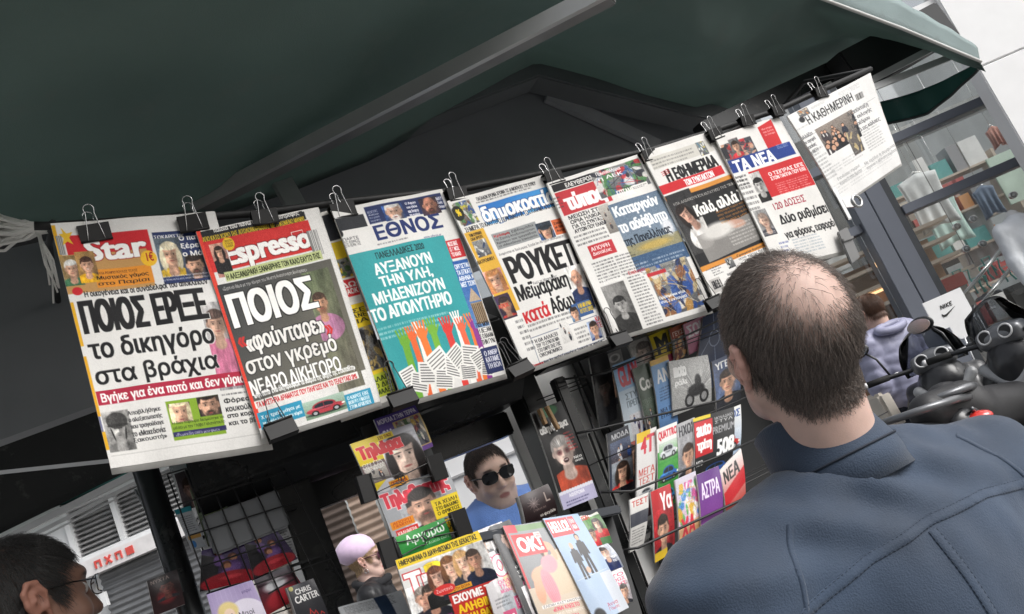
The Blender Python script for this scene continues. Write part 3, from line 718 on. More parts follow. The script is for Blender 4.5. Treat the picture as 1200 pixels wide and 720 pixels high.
# roller box above the hatch, with its lower lip
MB().prism([(1.70, 1.78), (1.70, 1.93), (1.78, 1.98), (2.0, 1.98), (2.0, 1.74), (1.75, 1.74)], .2, .944, lambda a, b, c: (c, a, b)).build('roller_box', blk, kio, .006)
kbox('lintel', (.2, 1.86, 1.68), (.944, 1.92, 1.738)); kbox('lintel', (1.002, 1.7, 1.78), (1.9, 1.775, 1.98))
kbox('bracket', (.2, 1.72, 1.66), (.345, 1.9, 1.735), char)
kbox('counter', (.43, 1.62, 1.30), (.94, 2.1, 1.335), mat('counter slate', (.06, .065, .075), .35))
kbox('back_panel', (1.25, 1.95, .0), (1.84, 1.99, 1.9), blk2); kbox('front_panel', (.43, 1.95, 0), (.94, 1.99, 1.298), blk2)
kbox('side_panel', (.1, 1.87, 0), (.16, 2.74, .9), blk2)
# gabled board under the roof, thick rim along its right slope
apx = onY(620, 93, 2.2); lft = onY(225, 246, 2.2); rgt = onY(818, 158, 2.2)
G = [(lft[0] - .4, lft[2] - .06), (lft[0] - .4, 2.0), (3.0, 2.0), (3.0, rgt[2] + .02), (rgt[0], rgt[2]), (apx[0], apx[2])]
G = [(-.2, 2.1), (2.3, 2.3), (2.75, rgt[2] - .04), (rgt[0], rgt[2]), (apx[0], apx[2]), (lft[0], lft[2]), (-.2, 2.56)]
MB().prism(G, 2.2, 2.26, lambda a, b, c: (a, c, b)).build('gable_board', char, kio)
MB().bar((apx[0] - .03, 2.14, apx[2] - .02), (rgt[0] + .05, 2.1, rgt[2] - .03), .1, .075).build('gable_rim', mat('rim charcoal', (.15, .16, .17), .45, dirt=.2), kio, .006)
MB().bar((apx[0], 2.14, apx[2] - .02), (lft[0] - .3, 2.14, lft[2] - .07), .1, .06).build('gable_rim', MATS['rim charcoal'], kio, .006)
a, b = onY(640, 112, 2.185), onY(772, 172, 2.185)
MB().bar(a, b, .02, .05).build('gable_batten', mat('batten grey', (.34, .35, .37), .5), kio)
kbox('roof', (-.2, 2.27, 2.62), (2.3, 2.5, 2.72), blk2)
kbox('bounce_board', (1.0, 2.0, .4), (1.84, 2.02, 1.95), mat('bounce white', (.8, .8, .79), .6))  # three unseen white boards, added to bounce sky light at the jumper man's face
kbox('bounce_board', (.44, 2.0, .4), (.93, 2.02, 1.28), mat('bounce white', (.8, .8, .79), .6))
kbox('bounce_board', (-.15, 2.262, 2.3), (1.85, 2.268, 2.55), mat('bounce white', (.8, .8, .79), .6))
# beam to the right of the gable and the black box beam with two pale arms
a, b = onY(822, 158, 1.95), onY(1012, 66, 1.95)
MB().bar(a, b, .05, .07).build('beam', blk, kio, .004)
a, b = onY(988, 92, 1.9), onY(1100, 30, 1.9)
MB().bar(a, b, .1, .17).build('box_beam', blk2, kio, .006)
pale = mat('pale aluminium', (.52, .53, .54), .35, metal=.5, var=.06)
for p0, p1 in (((1020, 95), (1098, 54)), ((1010, 108), (1112, 68))):
    MB().bar(onY(*p0, 1.83), onY(*p1, 1.75), .012, .024).build('awning_arm', pale, kio)

# ------------------------------------------------------------------ awnings
def fabric(name, c0, c1, tr):
    m = mat(name, c0, .75, var=.22, vscale=2.2, bump=.45, bscale=420, dirt=.5); n = m.node_tree.nodes; l = m.node_tree.links
    if tr:
        b = n['Principled BSDF']; o = n['Material Output']; t = n.new('ShaderNodeBsdfTranslucent'); t.inputs[0].default_value = (*c1, 1); mx = n.new('ShaderNodeMixShader'); mx.inputs[0].default_value = tr
        l.new(b.outputs[0], mx.inputs[1]); l.new(t.outputs[0], mx.inputs[2]); l.new(mx.outputs[0], o.inputs[0])
    return m
fab = fabric('green canvas', (.11, .16, .148), (.30, .39, .36), .26)
fabv = fabric('pale valance canvas', (.42, .5, .5), (.5, .6, .6), .45)
fabg = fabric('green valance canvas', (.008, .075, .062), (.01, .12, .1), .12)
aw = thing('awning', (1.3, 1.6, 2.6), 'dark green canvas awning with pale valance over the newspapers', 'awning')
backpx = [(-260, 330), (-60, 285), (60, 262), (180, 268), (260, 252), (340, 226), (440, 186), (530, 134), (596, 94), (626, 80), (700, 102), (760, 126), (815, 146), (860, 134), (900, 116), (960, 86), (1010, 62)]
back = [onY(x, y, 2.19) for x, y in backpx]
back += [onY(1060, 58, 2.02), onY(1110, 62, 1.85)]
A = atD(1148, 72, 3.1); B = atD(958, -2, 2.8)
back.append(A)
back = np.array(back); k = len(back); tt = np.linspace(0, 1, k)
# front edge, out over the pavement (just above the top of the frame), then along the right end to the low corner
fx0 = np.array([(-1.1, 1.12, 2.46), (-.5, 1.1, 2.46), (.0, 1.1, 2.46), (.4, 1.12, 2.47), (.8, 1.13, 2.49), (1.2, 1.2, 2.53), (1.6, 1.32, 2.58), (2.0, 1.46, 2.62), tuple(B), tuple(B * .5 + A * .5 + np.array([0, 0, .015])), tuple(A)])
tf = np.array([0, .12, .22, .31, .4, .5, .62, .74, .87, .94, 1.0])
def interp(T, P, t): return np.array([np.interp(t, T, P[:, c]) for c in range(3)])
def awf(u, v):
    p = interp(tt, back, u) * (1 - v) + interp(tf, fx0, u) * v
    e = math.sin(math.pi * v)
    p = p + np.array([0, 0, 1.0]) * (-.030 * e + .010 * math.sin(v * 17 + u * 9) * e + .009 * math.sin(u * 41 + v * 5) * e + .0035 * math.sin(u * 120 + 9 * math.sin(v * 6)) * e * e)
    return p
MB().grid(awf, 90, 30, .004, (0, 0, 1)).build('canopy_sheet', fab, aw)
# valance: a flap standing out from the right end, hem cord on its lower edge
def valf(u, v):
    a = interp(np.array([0, .5, 1.]), np.array([B + (B - A) * .25, (A + B) / 2 + np.array([0, 0, .012]), A]), u)
    return a + v * (np.array([.03, -.03, .13]) * (.35 + .65 * (1 - u) ** .6)) + np.array([0, 0, .004 * math.sin(u * 40)]) * v
MB().grid(valf, 60, 4, .003, (.6, -.4, 0)).build('valance', fabv, aw)
MB().tube([valf(i / 40, 0) + np.array([0, -.004, -.004]) for i in range(41)], .006, 8).build('hem_cord', mat('hem cord', (.62, .62, .6), .7), aw)
def valg(u, v):
    p0, p1 = A + np.array([-.01, .012, 0]), onY(1020, 122, 2.1)
    a = p0 * (1 - u) + p1 * u + np.array([0, 0, -.02 * math.sin(math.pi * u)])
    return a + v * np.array([.0, .0, -.1]) * min(1, .25 + 1.3 * u) + np.array([.004 * math.sin(u * 25), 0, 0])
MB().grid(valg, 40, 6, .003, (1, .3, 0)).build('valance', fabg, aw)
MB().tube([valg(i / 30, 1) for i in range(31)], .005, 8).build('hem_cord', mat('dark hem', (.03, .04, .04), .7), aw)
# hip rafter under the canvas, with its stub
ra, rb = onY(236, 240, 2.05), onZ(716, -8, 2.40)
steel = mat('galvanised bar', (.17, .175, .175), .5, metal=.1, var=.25, vscale=9, dirt=.4)
d = (rb - ra) / np.linalg.norm(rb - ra); sd_ = np.cross(d, (0, 0, 1)); sd_ /= np.linalg.norm(sd_)
MB().bar(ra, rb, .058, .03).build('rafter', steel, aw, .003)
MB().bar(ra + sd_ * .036 + np.array([0, 0, -.006]), rb + sd_ * .036 + np.array([0, 0, -.006]), .016, .034).build('rafter_flange', mat('flange grey', (.42, .43, .43), .4, metal=.4), aw)
MB().bar(onY(326, 205, 2.06), onY(352, 252, 2.0), .055, .02, (0, -1, 0)).build('rafter_stub', MATS['flange grey'], aw, .002)
# --- left side awning, seen from inside
la = thing('side_awning', (-.6, 2.6, 2.2), 'black side awning with bright aluminium edge bar at the left', 'awning')
top = [onY(-420, 400, 2.6), onY(-180, 330, 2.6), onY(0, 262, 2.6), onY(120, 262, 2.6), onY(260, 252, 2.6)]
bot = [atD(-420, 838, 3.0), atD(-180, 722, 3.0), atD(0, 626, 3.0), atD(90, 582, 3.0), atD(168, 544, 3.0)]
tq = np.linspace(0, 1, 5)
def laf(u, v):
    p = interp(tq, np.array(top), u) * (1 - v) + interp(tq, np.array(bot), u) * v
    return p + FWD * .03 * math.sin(v * 9 + u * 3)
MB().grid(laf, 20, 20, .004, FWD).build('side_sheet', fabric('black canvas', (.012, .014, .014), (.01, .014, .013), .03), la)
e0, e1 = atD(-420, 850, 2.95), atD(172, 548, 2.95)
for off, w in ((0, .022), (.034, .012), (.055, .006)):
    dz = -UPV * off; MB().bar(e0 + dz, e1 + dz, w, w).build('edge_bar', pale, la)
MB().bar(atD(-150, 570, 2.7), atD(150, 538, 2.7), .012, .012).build('thin_rod', pale, la)
MB().bar(atD(-160, 468, 2.6), atD(120, 330, 2.6), .06, .05).build('frame_bar', blk, la)
MB().bar(atD(-160, 330, 2.5), atD(80, 305, 2.5), .06, .08).build('frame_bar', blk2, la)

# --- the rail the papers hang from
tops = [(40, 268), (62, 268), (150, 262), (232, 258), (312, 252), (400, 240), (535, 226), (648, 204), (760, 180), (838, 156), (912, 132), (965, 108), (1020, 84)]
rail = MB().tube([onY(x, y - 3, 1.495) for x, y in tops], .008, 8).build('hanging_rail', mat('rail rubber', (.012, .012, .012), .6))
tag(rail, 'black wrapped rail along which the newspapers are clipped', 'rail')
MB().tube([onY(62, 262, 1.5), onY(62, 262, 1.5) + np.array([0, .3, .1]), (.1, 2.19, 2.4)], .007, 8).build('stay', blk2, rail)
MB().tube([onY(1018, 82, 1.5), onY(1018, 82, 1.5) + np.array([0.05, .25, .12]), (2.5, 2.0, 2.42)], .007, 8).build('stay', blk2, rail)
# frayed pale twine hanging at the left end
tw = MB(); rg = np.random.default_rng(11)
for i in range(60):
    s = atD(-40 - rg.random() * 30, 250 + i * .8, 1.6); e = atD(44 + rg.random() * 18, 262 + rg.random() * 10, 1.55)
    m1 = (s + e) / 2 + np.array([0, rg.normal(0, .012), rg.normal(-.006, .012)]); tw.tube([s, (s + m1) / 2 + rg.normal(0, .004, 3), m1, (m1 + e) / 2 + rg.normal(0, .004, 3), e], .0032, 5)
for i in range(7):
    s = atD(40 + i * 1.2, 268 + i, 1.55); e = atD(58 + rg.random() * 12, 325 + rg.random() * 36, 1.55); tw.tube([s, (s + e) / 2 + rg.normal(0, .006, 3), e], .0018, 5)
tw = tw.build('frayed_twine', mat('pale twine', (.78, .77, .74), .9)); tag(tw, 'bundle of frayed white twine tied at the left end of the rail', 'twine')
# ------------------------------------------------------------------ newspapers
newsprint = mat('newsprint', (1, 1, 1), .72, var=.035, vscale=30, attr=True, bump=.12, bscale=140, spec=.3)
pulp = mat('pulp edge', (.62, .61, .58), .8, var=.06, vscale=60)
RAIL = 1.472
def newspaper(quad, w, h, draw, label, seed=0, bulge=.010, curl=.02, bg='dcdad6', lift=.015, drop=(.006, .022), y0=RAIL):
    P = [onY(x, y, y0)[[0, 2]] for x, y in quad]; b = homog(quad); pg = Page(w, h, bg, seed); draw(pg, b)
    sm = pg.rng.normal(0, 1, (h // 14 + 2, w // 14 + 2)); pg.grain(.014)
    rg = np.random.default_rng(seed + 50); ph = rg.uniform(0, 6, 4)
    def fn(u, v, off=0.0):
        X = (P[0][0] * (1 - u) + P[1][0] * u) * (1 - v) + (P[3][0] * (1 - u) + P[2][0] * u) * v
        Z = (P[0][1] * (1 - u) + P[1][1] * u) * (1 - v) + (P[3][1] * (1 - u) + P[2][1] * u) * v
        Y = y0 - lift * (1 - u) - bulge * np.sin(math.pi * v) * (.5 + .5 * np.sin(2.2 * u + ph[0])) - .0022 * np.sin(5 * u + 3.5 * v + ph[1]) * np.sin(math.pi * v) - .0012 * np.sin(13 * u - 6 * v + ph[2]) + off
        Y = Y + curl * np.clip(v - .86, 0, 1) ** 2 * 8
        return np.stack([X, Y, Z], -1)
    c = fn(np.array([.5]), np.array([0.]))[0]
    t = thing('newspaper', tuple(c), label, 'newspaper', 'newspapers clipped along the kiosk rail')
    sheet('front_page', pg, lambda u, v: fn(u, v), newsprint, t)
    # the folded pages behind: a slab a little longer and wider than the front page
    du, dv = drop; n = 14
    def back(u, v): return fn(np.array([u * (1 + 2 * du) - du * .2]), np.array([v * (1 + dv)]), .0009)[0]
    MB().grid(back, n, n, .0042, (0, 1, 0)).build('inner_pages', pulp, t)
    return t
K_ = '161618'; W_ = 'e6e3de'
def star(p, b):
    p.rect((0, .01, .022, .3), 'd9a520'); p.rect((0, .34, .02, .52), 'd9a520'); p.rect((0, .56, .018, .8), 'd8a020'); p.rect((0, .86, .02, .93), 'd9a520'); p.rect((0, .80, .012, .86), '6a6c8a')
    p.bars(b.L(66, 283, 73, 24)); p.rect(b.L(75, 283, 173, 41), 'c3242c')
    p.rect(b(68, 308, 181, 342), 'b98d55'); p.rect(b.L(110, 324, 176, 22), 'd98a2b')
    p.text('Star', b.L(96, 287, 168, 27), 'f2f0ec', .12, out='8a1218', ow=.05); p.poly([(.05, .022), (.075, .05), (.11, .045), (.085, .07), (.10, .10), (.07, .085), (.04, .1), (.052, .07), (.03, .05), (.055, .05)], 'e2b52c')
    p.ell(*b(173, 309, 173, 309)[:2], .05, .034, 'e8b52a'); p.text('1€', b.L(169, 302, 177, 11), 'a01a1e', .06)
    p.portrait(b.L(68, 309, 90, 36), hair='d8d6d0', shirt='3d6b4c', bg=('9a7d4e', '7c6a4a'), k=.34); p.portrait(b.L(87, 303, 109, 38), hair='3a241a', shirt='d8a21e', bg=('a8824a', '8a6a42'), k=.32, smile=True)
    p.text('ΑΛΛΑ ΡΟΜΠΟΠΟΥΛΟΣ ΤΕΛΟΣ', b.L(113, 327, 160, 3), '3a1a10', .03); p.rows(['Μυστικός γάμος', 'στο Παρίσι'], b.L(113, 331, 173, 14), '1c1210', .06)
    p.rect(b(176, 277, 246, 335), '27345e'); p.text('ΣΟΚΑΡΙΣΤΙΚ', b.L(178, 281, 214, 5), 'f0eee8', .05)
    p.portrait(b.L(178, 285, 208, 48), hair='e0d4b4', shirt='c8a32e', bg=('5a6670', '3d4855'), k=.36, long=True); p.portrait(b.L(212, 305, 237, 30), hair='2a211c', shirt='1d2130', bg=('4a5260', '2d3448'), k=.4, beard='3a2a22')
    p.rows(['Ο πατέρας', 'ξέρει πού', 'ο Μάριος'], b.L(207, 279, 252, 30), 'f4f2ee', .07); p.rows(['Η εξομολόγηση του τραγουδιστή', 'του Μπεκελέυση στον Αγγελόπουλο'], b.L(186, 331, 246, 8), 'e8e6ee', .03)
    p.ell(*b(92, 350, 92, 350)[:2], .03, .017, 'c3242c'); p.text('Η οικογένεια και οι συνάδελφοί του αποκλείουν', b.L(99, 350, 246, 9), K_, .05)
    p.portrait(b(232, 364, 285, 460), skin='c9a28c', hair='4a3a34', shirt='b86a86', bg=('b9b6b4', '8d8a8c'), fc=(.5, .25), k=.4)
    p.text('ΠΟΙΟΣ ΕΡΙΞΕ', b.L(91, 362, 241, 39), K_, .1, out='dcdad6', ow=.03); p.text('το δικηγόρο', b.L(102, 406, 251, 30), K_, .06, out='dcdad6', ow=.04); p.text('στα βράχια', b.L(110, 438, 256, 26), K_, .06, out='dcdad6', ow=.04)
    p.rect(b.L(113, 466, 300, 16), 'a8243e'); p.text('Βγήκε για ένα ποτό και δεν γύρισε', b.L(118, 468, 297, 13), 'f2efec', .08)
    p.portrait(b(119, 490, 160, 529), skin='c2bcb6', hair='2a2a2a', shirt='6a6e68', bg=('a9a8a6', '7f7f7d'), helmet='40443e', k=.34, gray=True, beard='6a6460')
    p.rows(['Αποβλήθηκε', 'ο αλεξιπτωτιστής', 'που τραγούδαγε', 'το «Μακεδονία', 'ξακουστή»'], b(148, 487, 195, 518), K_, .06)
    p.rect(b(192, 477, 264, 510), '7fa02c'); p.portrait(b(195, 480, 225, 497), hair='e6d8b0', shirt='22202a', bg=('4d2f3c', '2c2230'), k=.46, long=True); p.portrait(b(228, 472, 259, 489), hair='1c1614', shirt='d8d6d2', bg=('3a3230', '1e1a1a'), k=.44, beard='2a1f1a')
    p.rows(['Η Βίκυ Κάβουρα δεσμεύτηκε να', 'μιλάει με τον Γάββο Γαλανόπουλο'], b.L(200, 499, 261, 10), '141a0a', .05); p.rect(b.L(201, 511, 264, 5), '2d2c58'); p.text('«Ευμενίδη σπίτι μου φως»', b.L(204, 512, 256, 4), 'dddbe8', .05)
    p.fine(b.L(258, 467, 296, 4), 1); p.rows(['Φόρεσε', 'κουκούλα', 'στο κορμί', 'και το βίο'], b(260, 472, 304, 498), K_, .06)
    p.line((.02, .955), (.98, .955), 'b5b3af', .004)
newspaper([(60, 267), (250, 248), (317, 520), (130, 551)], 300, 420, star, 'tabloid with huge black three line headline and crimson banner, leftmost newspaper', 1)
def sport(p, b):
    p.rect((0, 0, 1, 1), 'd8d5ce'); p.rect((.55, .02, 1, .16), '2c2e33'); p.rect((.6, .17, 1, .26), 'e0c026'); p.scene((.6, .26, 1, .36), ['4a6a3a', 'd8b52a', '23282c'], 30, 4); p.rect((.6, .37, 1, .46), 'c62a30'); p.rows(['ΕΔΩ', 'Ο ΠΑΟΚ'], (.62, .38, .98, .45), 'eeeae4', .06)
    p.rect((.6, .5, 1, .92), 'e2c424'); p.rows(['«ΣΕ', 'ΠΑΝΕ', 'ΓΙΑ'], (.64, .52, .98, .6), K_, .07); p.scene((.6, .62, 1, .84), ['23242a', '5a5248', '1c1a1a', 'b59a5a'], 40, 6); p.rect((.6, .86, 1, .97), 'b8c43a'); p.rows(['ΓΑΛΑΡΙ', 'ΤΟ ΔΙΟ', 'ΟΜΑΔΕΣ'], (.63, .87, .99, .96), '1a2a10', .06)
newspaper([(322, 262), (388, 246), (466, 466), (400, 488)], 90, 330, sport, 'yellow sports newspaper peeking out between the pink polo man and the teal cover', 9, bulge=.002, lift=-.004, y0=RAIL + .008)
def espresso(p, b):
    p.rect((0, .0, .035, .955), 'd8402f'); p.rect(b.L(245, 275, 360, 10), '1f2023'); None
    p.rect(b.L(234, 276, 358, 13), '1f2023'); p.text('παιδιά του πάνω στο νερό επεστροφής', b.L(248, 271, 352, 7), 'e2dfda', .06); p.text('ΑΠΟ ΚΑΤΩ ΧΩΡΙΟ ΤΗΣ ΑΙΤΩΛΟΑΚΑΡΝΑΝΙΑΣ ΜΕ ΣΗΚΩΜΕΝΟ ΜΑΝΙΚΙ', b.L(236, 283, 360, 6), 'd8b82a', .05)
    p.rect(b.L(237, 289, 366, 37), 'c8302e'); p.text('Espresso', b.L(258, 291, 362, 34), 'f2f0ec', .09, out='7a1216', ow=.05)
    p.portrait(b.L(244, 292, 262, 40), hair='2a1c18', shirt='1c1a1c', bg=('c59a86', 'a8746a'), long=True, fc=(.5, .26), k=.28); p.ell(*b(267, 290, 267, 290)[:2], .045, .032, 'e0b828'); p.rows(['ΠΡΩΤΗ', 'ΣΤΗΝ', 'ΑΛΗΘΕΙΑ'], b(262, 286, 273, 293), '33200c', .04)
    p.frame(b(340, 275, 357, 283), 'f0ece8', .004); p.bars(b.L(358, 274, 370, 30))
    p.rect(b.L(262, 325, 380, 11), 'bcc58a'); p.text('Η ΑΛΕΞΑΝΔΡΑΚΗ ΞΑΝΑΒΡΗΚΕ ΤΟΝ ΚΑΛΟ ΕΑΥΤΟ ΤΗΣ', b.L(264, 327, 378, 7), '1d2410', .06)
    p.rect(b.L(254, 341, 394, 134), '3d3d3c'); p.grain(.03)
    p.clip(b.L(254, 341, 394, 134), lambda q: q.grad('35373a', '6a675c', 40))
    p.portrait(b(352, 325, 428, 452), skin='cf9c7c', hair='3a2a20', shirt='b27a9a', bg=('5e6a4c', '6d6a5a'), fc=(.34, .27), k=.25, smile=True, beard='6a4a38')
    p.text('«Σχετικά θέμα με την Κίνηση του Νικητή Αναγέννηση Εκκλησίας»', b.L(260, 343, 362, 5), 'd8d6d2', .03)
    p.text('ΠΟΙΟΣ', b.L(262, 352, 366, 40), 'f4f2ee', .1, out='1c1c1c', ow=.05); p.text('«φούνταρε»', b.L(283, 397, 378, 28), W_, .05, out='1c1c1e', ow=.06); p.text('«', b.L(277, 403, 286, 11), 'c8302e', .1); p.text('»', b.L(379, 386, 388, 11), 'c8302e', .1)
    p.text('στον γκρεμό', b.L(284, 425, 394, 25), W_, .05, out='1c1c1e', ow=.06); p.text('ΝΕΑΡΟ ΔΙΚΗΓΟΡΟ', b.L(290, 452, 400, 17), 'f2f0ec', .06, out='1e1e1e', ow=.05)
    p.text('«Αγνοείται ενώ όλη πρόσφερε τα δάκρυα της ψυχής της Στουπαθίτη»', b.L(296, 465, 420, 8), 'ececea', .04); p.rect(b.L(297, 475, 424, 8), 'e6e2dc'); p.text('ΤΑ ΜΥΣΤΗΡΙΑ ΔΡΑΜΑΤΟΣ ΠΟΥ ΠΛΗΓΩΣΕ ΚΑΙ ΤΟ ΤΕΛΕΥΤΑΙΟ SMS', b.L(299, 476, 422, 6), 'c0242c', .07)
    p.rect(b.L(300, 488, 352, 18), '2e8fb0'); p.rows(['Χ οι τρεις μάγοι με', 'τα μεγάλα λάφυρα του νόμου'], b.L(304, 490, 350, 13), 'eaf2f4', .05); p.car(b.L(352, 476, 402, 19), 'b03a44', ('a9c0b0', '6f8a70')); p.rect(b.L(402, 465, 434, 19), '2e8fb0'); p.rows(['Ο ΚΑΙΡΟΣ ΕΙΧΕ', 'ΦΟΒΕΡΕΣ ΕΠΙΔΟΣΕΙΣ', 'ΣΤΗΝ ΑΡΧΙΕΠΙΣΚ'], b.L(405, 466, 431, 15), 'eaf2f4', .05)
newspaper([(229, 276), (372, 243), (446, 470), (306, 516)], 280, 420, espresso, 'tabloid with red left edge, charcoal photo panel and a man in a pink polo shirt', 2)
def ethnos(p, b):
    p.rect(b.L(388, 263, 424, 16), '2a2c30'); p.rows(['ΣΤΟΝ ΧΟΡΟ', 'ΤΗΣ ΠΟΛΗΣ'], b(392, 262, 420, 256), 'dddad4', .05)
    p.rect(b.L(424, 247, 518, 22), '24305a'); p.portrait(b.L(444, 246, 468, 20), skin='d2a890', hair='cfccc8', shirt='2b3a5e', bg=('30508a', '284070'), k=.38, beard='d8d6d4'); p.portrait(b.L(488, 236, 510, 22), skin='b57c66', shirt='a83a34', bald=True, bg=('2a2530', '3a2a38'), k=.36, beard='3a2620')
    p.rows(['ΝΙΚΟΣ ΜΠΟΥΤΑΡΗΣ', 'Αφήνω', 'τους γραφεία', 'τους φονικούς', 'στα σχολεία'], b(428, 252, 446, 268), 'e2e0e6', .05); p.rows(['Ο Άφρο', 'που ήθελε', 'και Αναστε', 'να γυρίσει'], b(472, 240, 492, 257), 'e2e0e6', .05); p.rows(['ΜΑΥΡΑ', 'Ζωής της', 'Θάρρος'], b.L(509, 233, 520, 16), 'd8d6de', .05)
    p.text('ΕΘΝΟΣ', b.L(434, 271, 515, 19), '1e2f66', .1); p.fine(b.L(440, 293, 478, 4), 1, '5a5a60'); p.text('www.ethnos.gr', b.L(494, 284, 516, 4), '2a3560', .04)
    p.rows(['ΠΑΡΤΕ', 'ΤΟ ΕΘΝΟΣ', 'ΣΤΑ ΧΕΡΙΑ ΤΑΣ'], b(400, 287, 422, 295), '222226', .05); p.ell(*b(398, 281, 398, 281)[:2], .02, .018, '222226')
    p.rect(b.L(406, 308, 523, 160), '35989b')
    p.text('ΠΑΝΕΛΛΑΔΙΚΕΣ 2020', b.L(437, 305, 494, 8), '12353a', .04); L = [('ΑΥΞΑΝΟΥΝ', (434, 319, 502, 14)), ('ΤΗΝ ΥΛΗ,', (441, 335, 503, 14)), ('ΜΗΔΕΝΙΖΟΥΝ', (434, 354, 518, 14)), ('ΤΟ ΑΠΟΛΥΤΗΡΙΟ', (431, 373, 527, 15))]
    for t, q in L: p.text(t, b.L(*q), 'eef3f0', .09)
    p.fine(b.L(436, 394, 530, 16), 3, 'cfe6e4', .5); None
    r = np.random.default_rng(4)
    def hand(x, y, c, k=1.0, tl=0.0):             # raised paper-cut hand on its forearm
        p.line((x, y + .3), (x + tl * .1, y), c, .05 * k)
        p.ell(x + tl * .1, y - .008, .035 * k, .024 * k, c)
        for j in range(4): p.line((x + tl * .1 + (j - 1.5) * .016 * k, y - .01), (x + tl * .1 + (j - 1.5) * .026 * k, y - .058 * k), c, .013 * k)
        p.line((x + tl * .1 + .03 * k, y), (x + tl * .1 + .055 * k, y - .025 * k), c, .013 * k)
    for x, y, c, k in ((.16, .735, '6fa83a', 1.2), (.26, .72, 'e86a3a', 1), (.30, .70, 'f0efe8', .9), (.375, .72, 'e87a3a', 1.25), (.45, .715, '74ad3c', 1.2), (.60, .725, 'd8403a', 1.2), (.68, .70, 'f2f0ea', 1), (.74, .735, 'e86a4a', 1), (.80, .73, 'e87a3a', 1.1), (.84, .74, '8a3a8a', 1)): hand(x, y, c, k, r.uniform(-.3, .3))
    def stack(x, y, w, h, a):
        ca, sa = math.cos(a), math.sin(a); asp = p.W / p.H
        f = lambda i, j: (x + (i * ca - j * sa) * w, y + (i * sa + j * ca) * h * asp)
        p.poly([f(-1, -1), f(1, -1), f(1, 1), f(-1, 1)], 'e9e7e2'); 
        for j in range(7): p.line(f(-.8, -.75 + .25 * j), f(.8, -.75 + .25 * j), '2a2a2c', .007, .85)
    for x, y, w, h, a in ((.13, .9, .07, .08, -.2), (.2, .93, .08, .07, .4), (.3, .9, .09, .08, .25), (.42, .87, .1, .1, -.4), (.42, .945, .09, .07, .3), (.53, .9, .07, .08, .35), (.60, .86, .08, .08, -.5), (.66, .94, .08, .06, .15), (.72, .87, .08, .08, .3), (.80, .9, .08, .07, -.3), (.84, .95, .06, .05, .3)): stack(x, y, w, h, a)
    p.rect(b.L(521, 289, 540, 22), 'c02c32'); p.rows(['ΝΕΟΣ ΒΙΑΣ', 'ΙΣ Γ ΝΟΣ', 'ΤΟ ΚΑΛΟ'], b(523, 290, 541, 306), 'f0e8e6', .06)
    p.clip(b(529, 314, 577, 385), lambda q: (q.grad('2b5aa0', '5b82b4'), q.poly([(.2, .62), (.6, .42), (1, .62)], 'b5a088'), q.rect((.22, .64, 1, .95), '9a8468'), [q.rect((.26 + .12 * i, .66, .31 + .12 * i, .95), '4a3a2c') for i in range(6)], q.grain(.04)))
    p.rows(['ΟΡΓΙΣΤΙΚΑ', 'ΤΑ ΕΓΚΑΤΑ', 'ΑΘΗΝΑ ΚΙ', 'ΜΕΓ ΤΣΙΚΝ'], b(531, 317, 560, 340), 'eef0f4', .06); p.rows(['ΠΩΣ ΜΟΙΡΑ', 'Η ΔΕΞΑΜΕ', 'Σ Ο ΒΑΛΑΜΕ', 'ΤΗΝ ΓΥΝΑΙ'], b(556, 384, 583, 404), K_, .05)
    p.rect(b(561, 413, 591, 434), '26305a'); p.rows(['Ο ΑΝΘΡ', 'ΚΑΤΑΜΕ', 'ΤΗ ΒΟΛ'], b(565, 415, 588, 430), 'e6e6ee', .05)
newspaper([(386, 250), (517, 222), (593, 438), (470, 474)], 260, 400, ethnos, 'newspaper with a teal cover of raised paper hands, fourth sheet along the rail', 3)
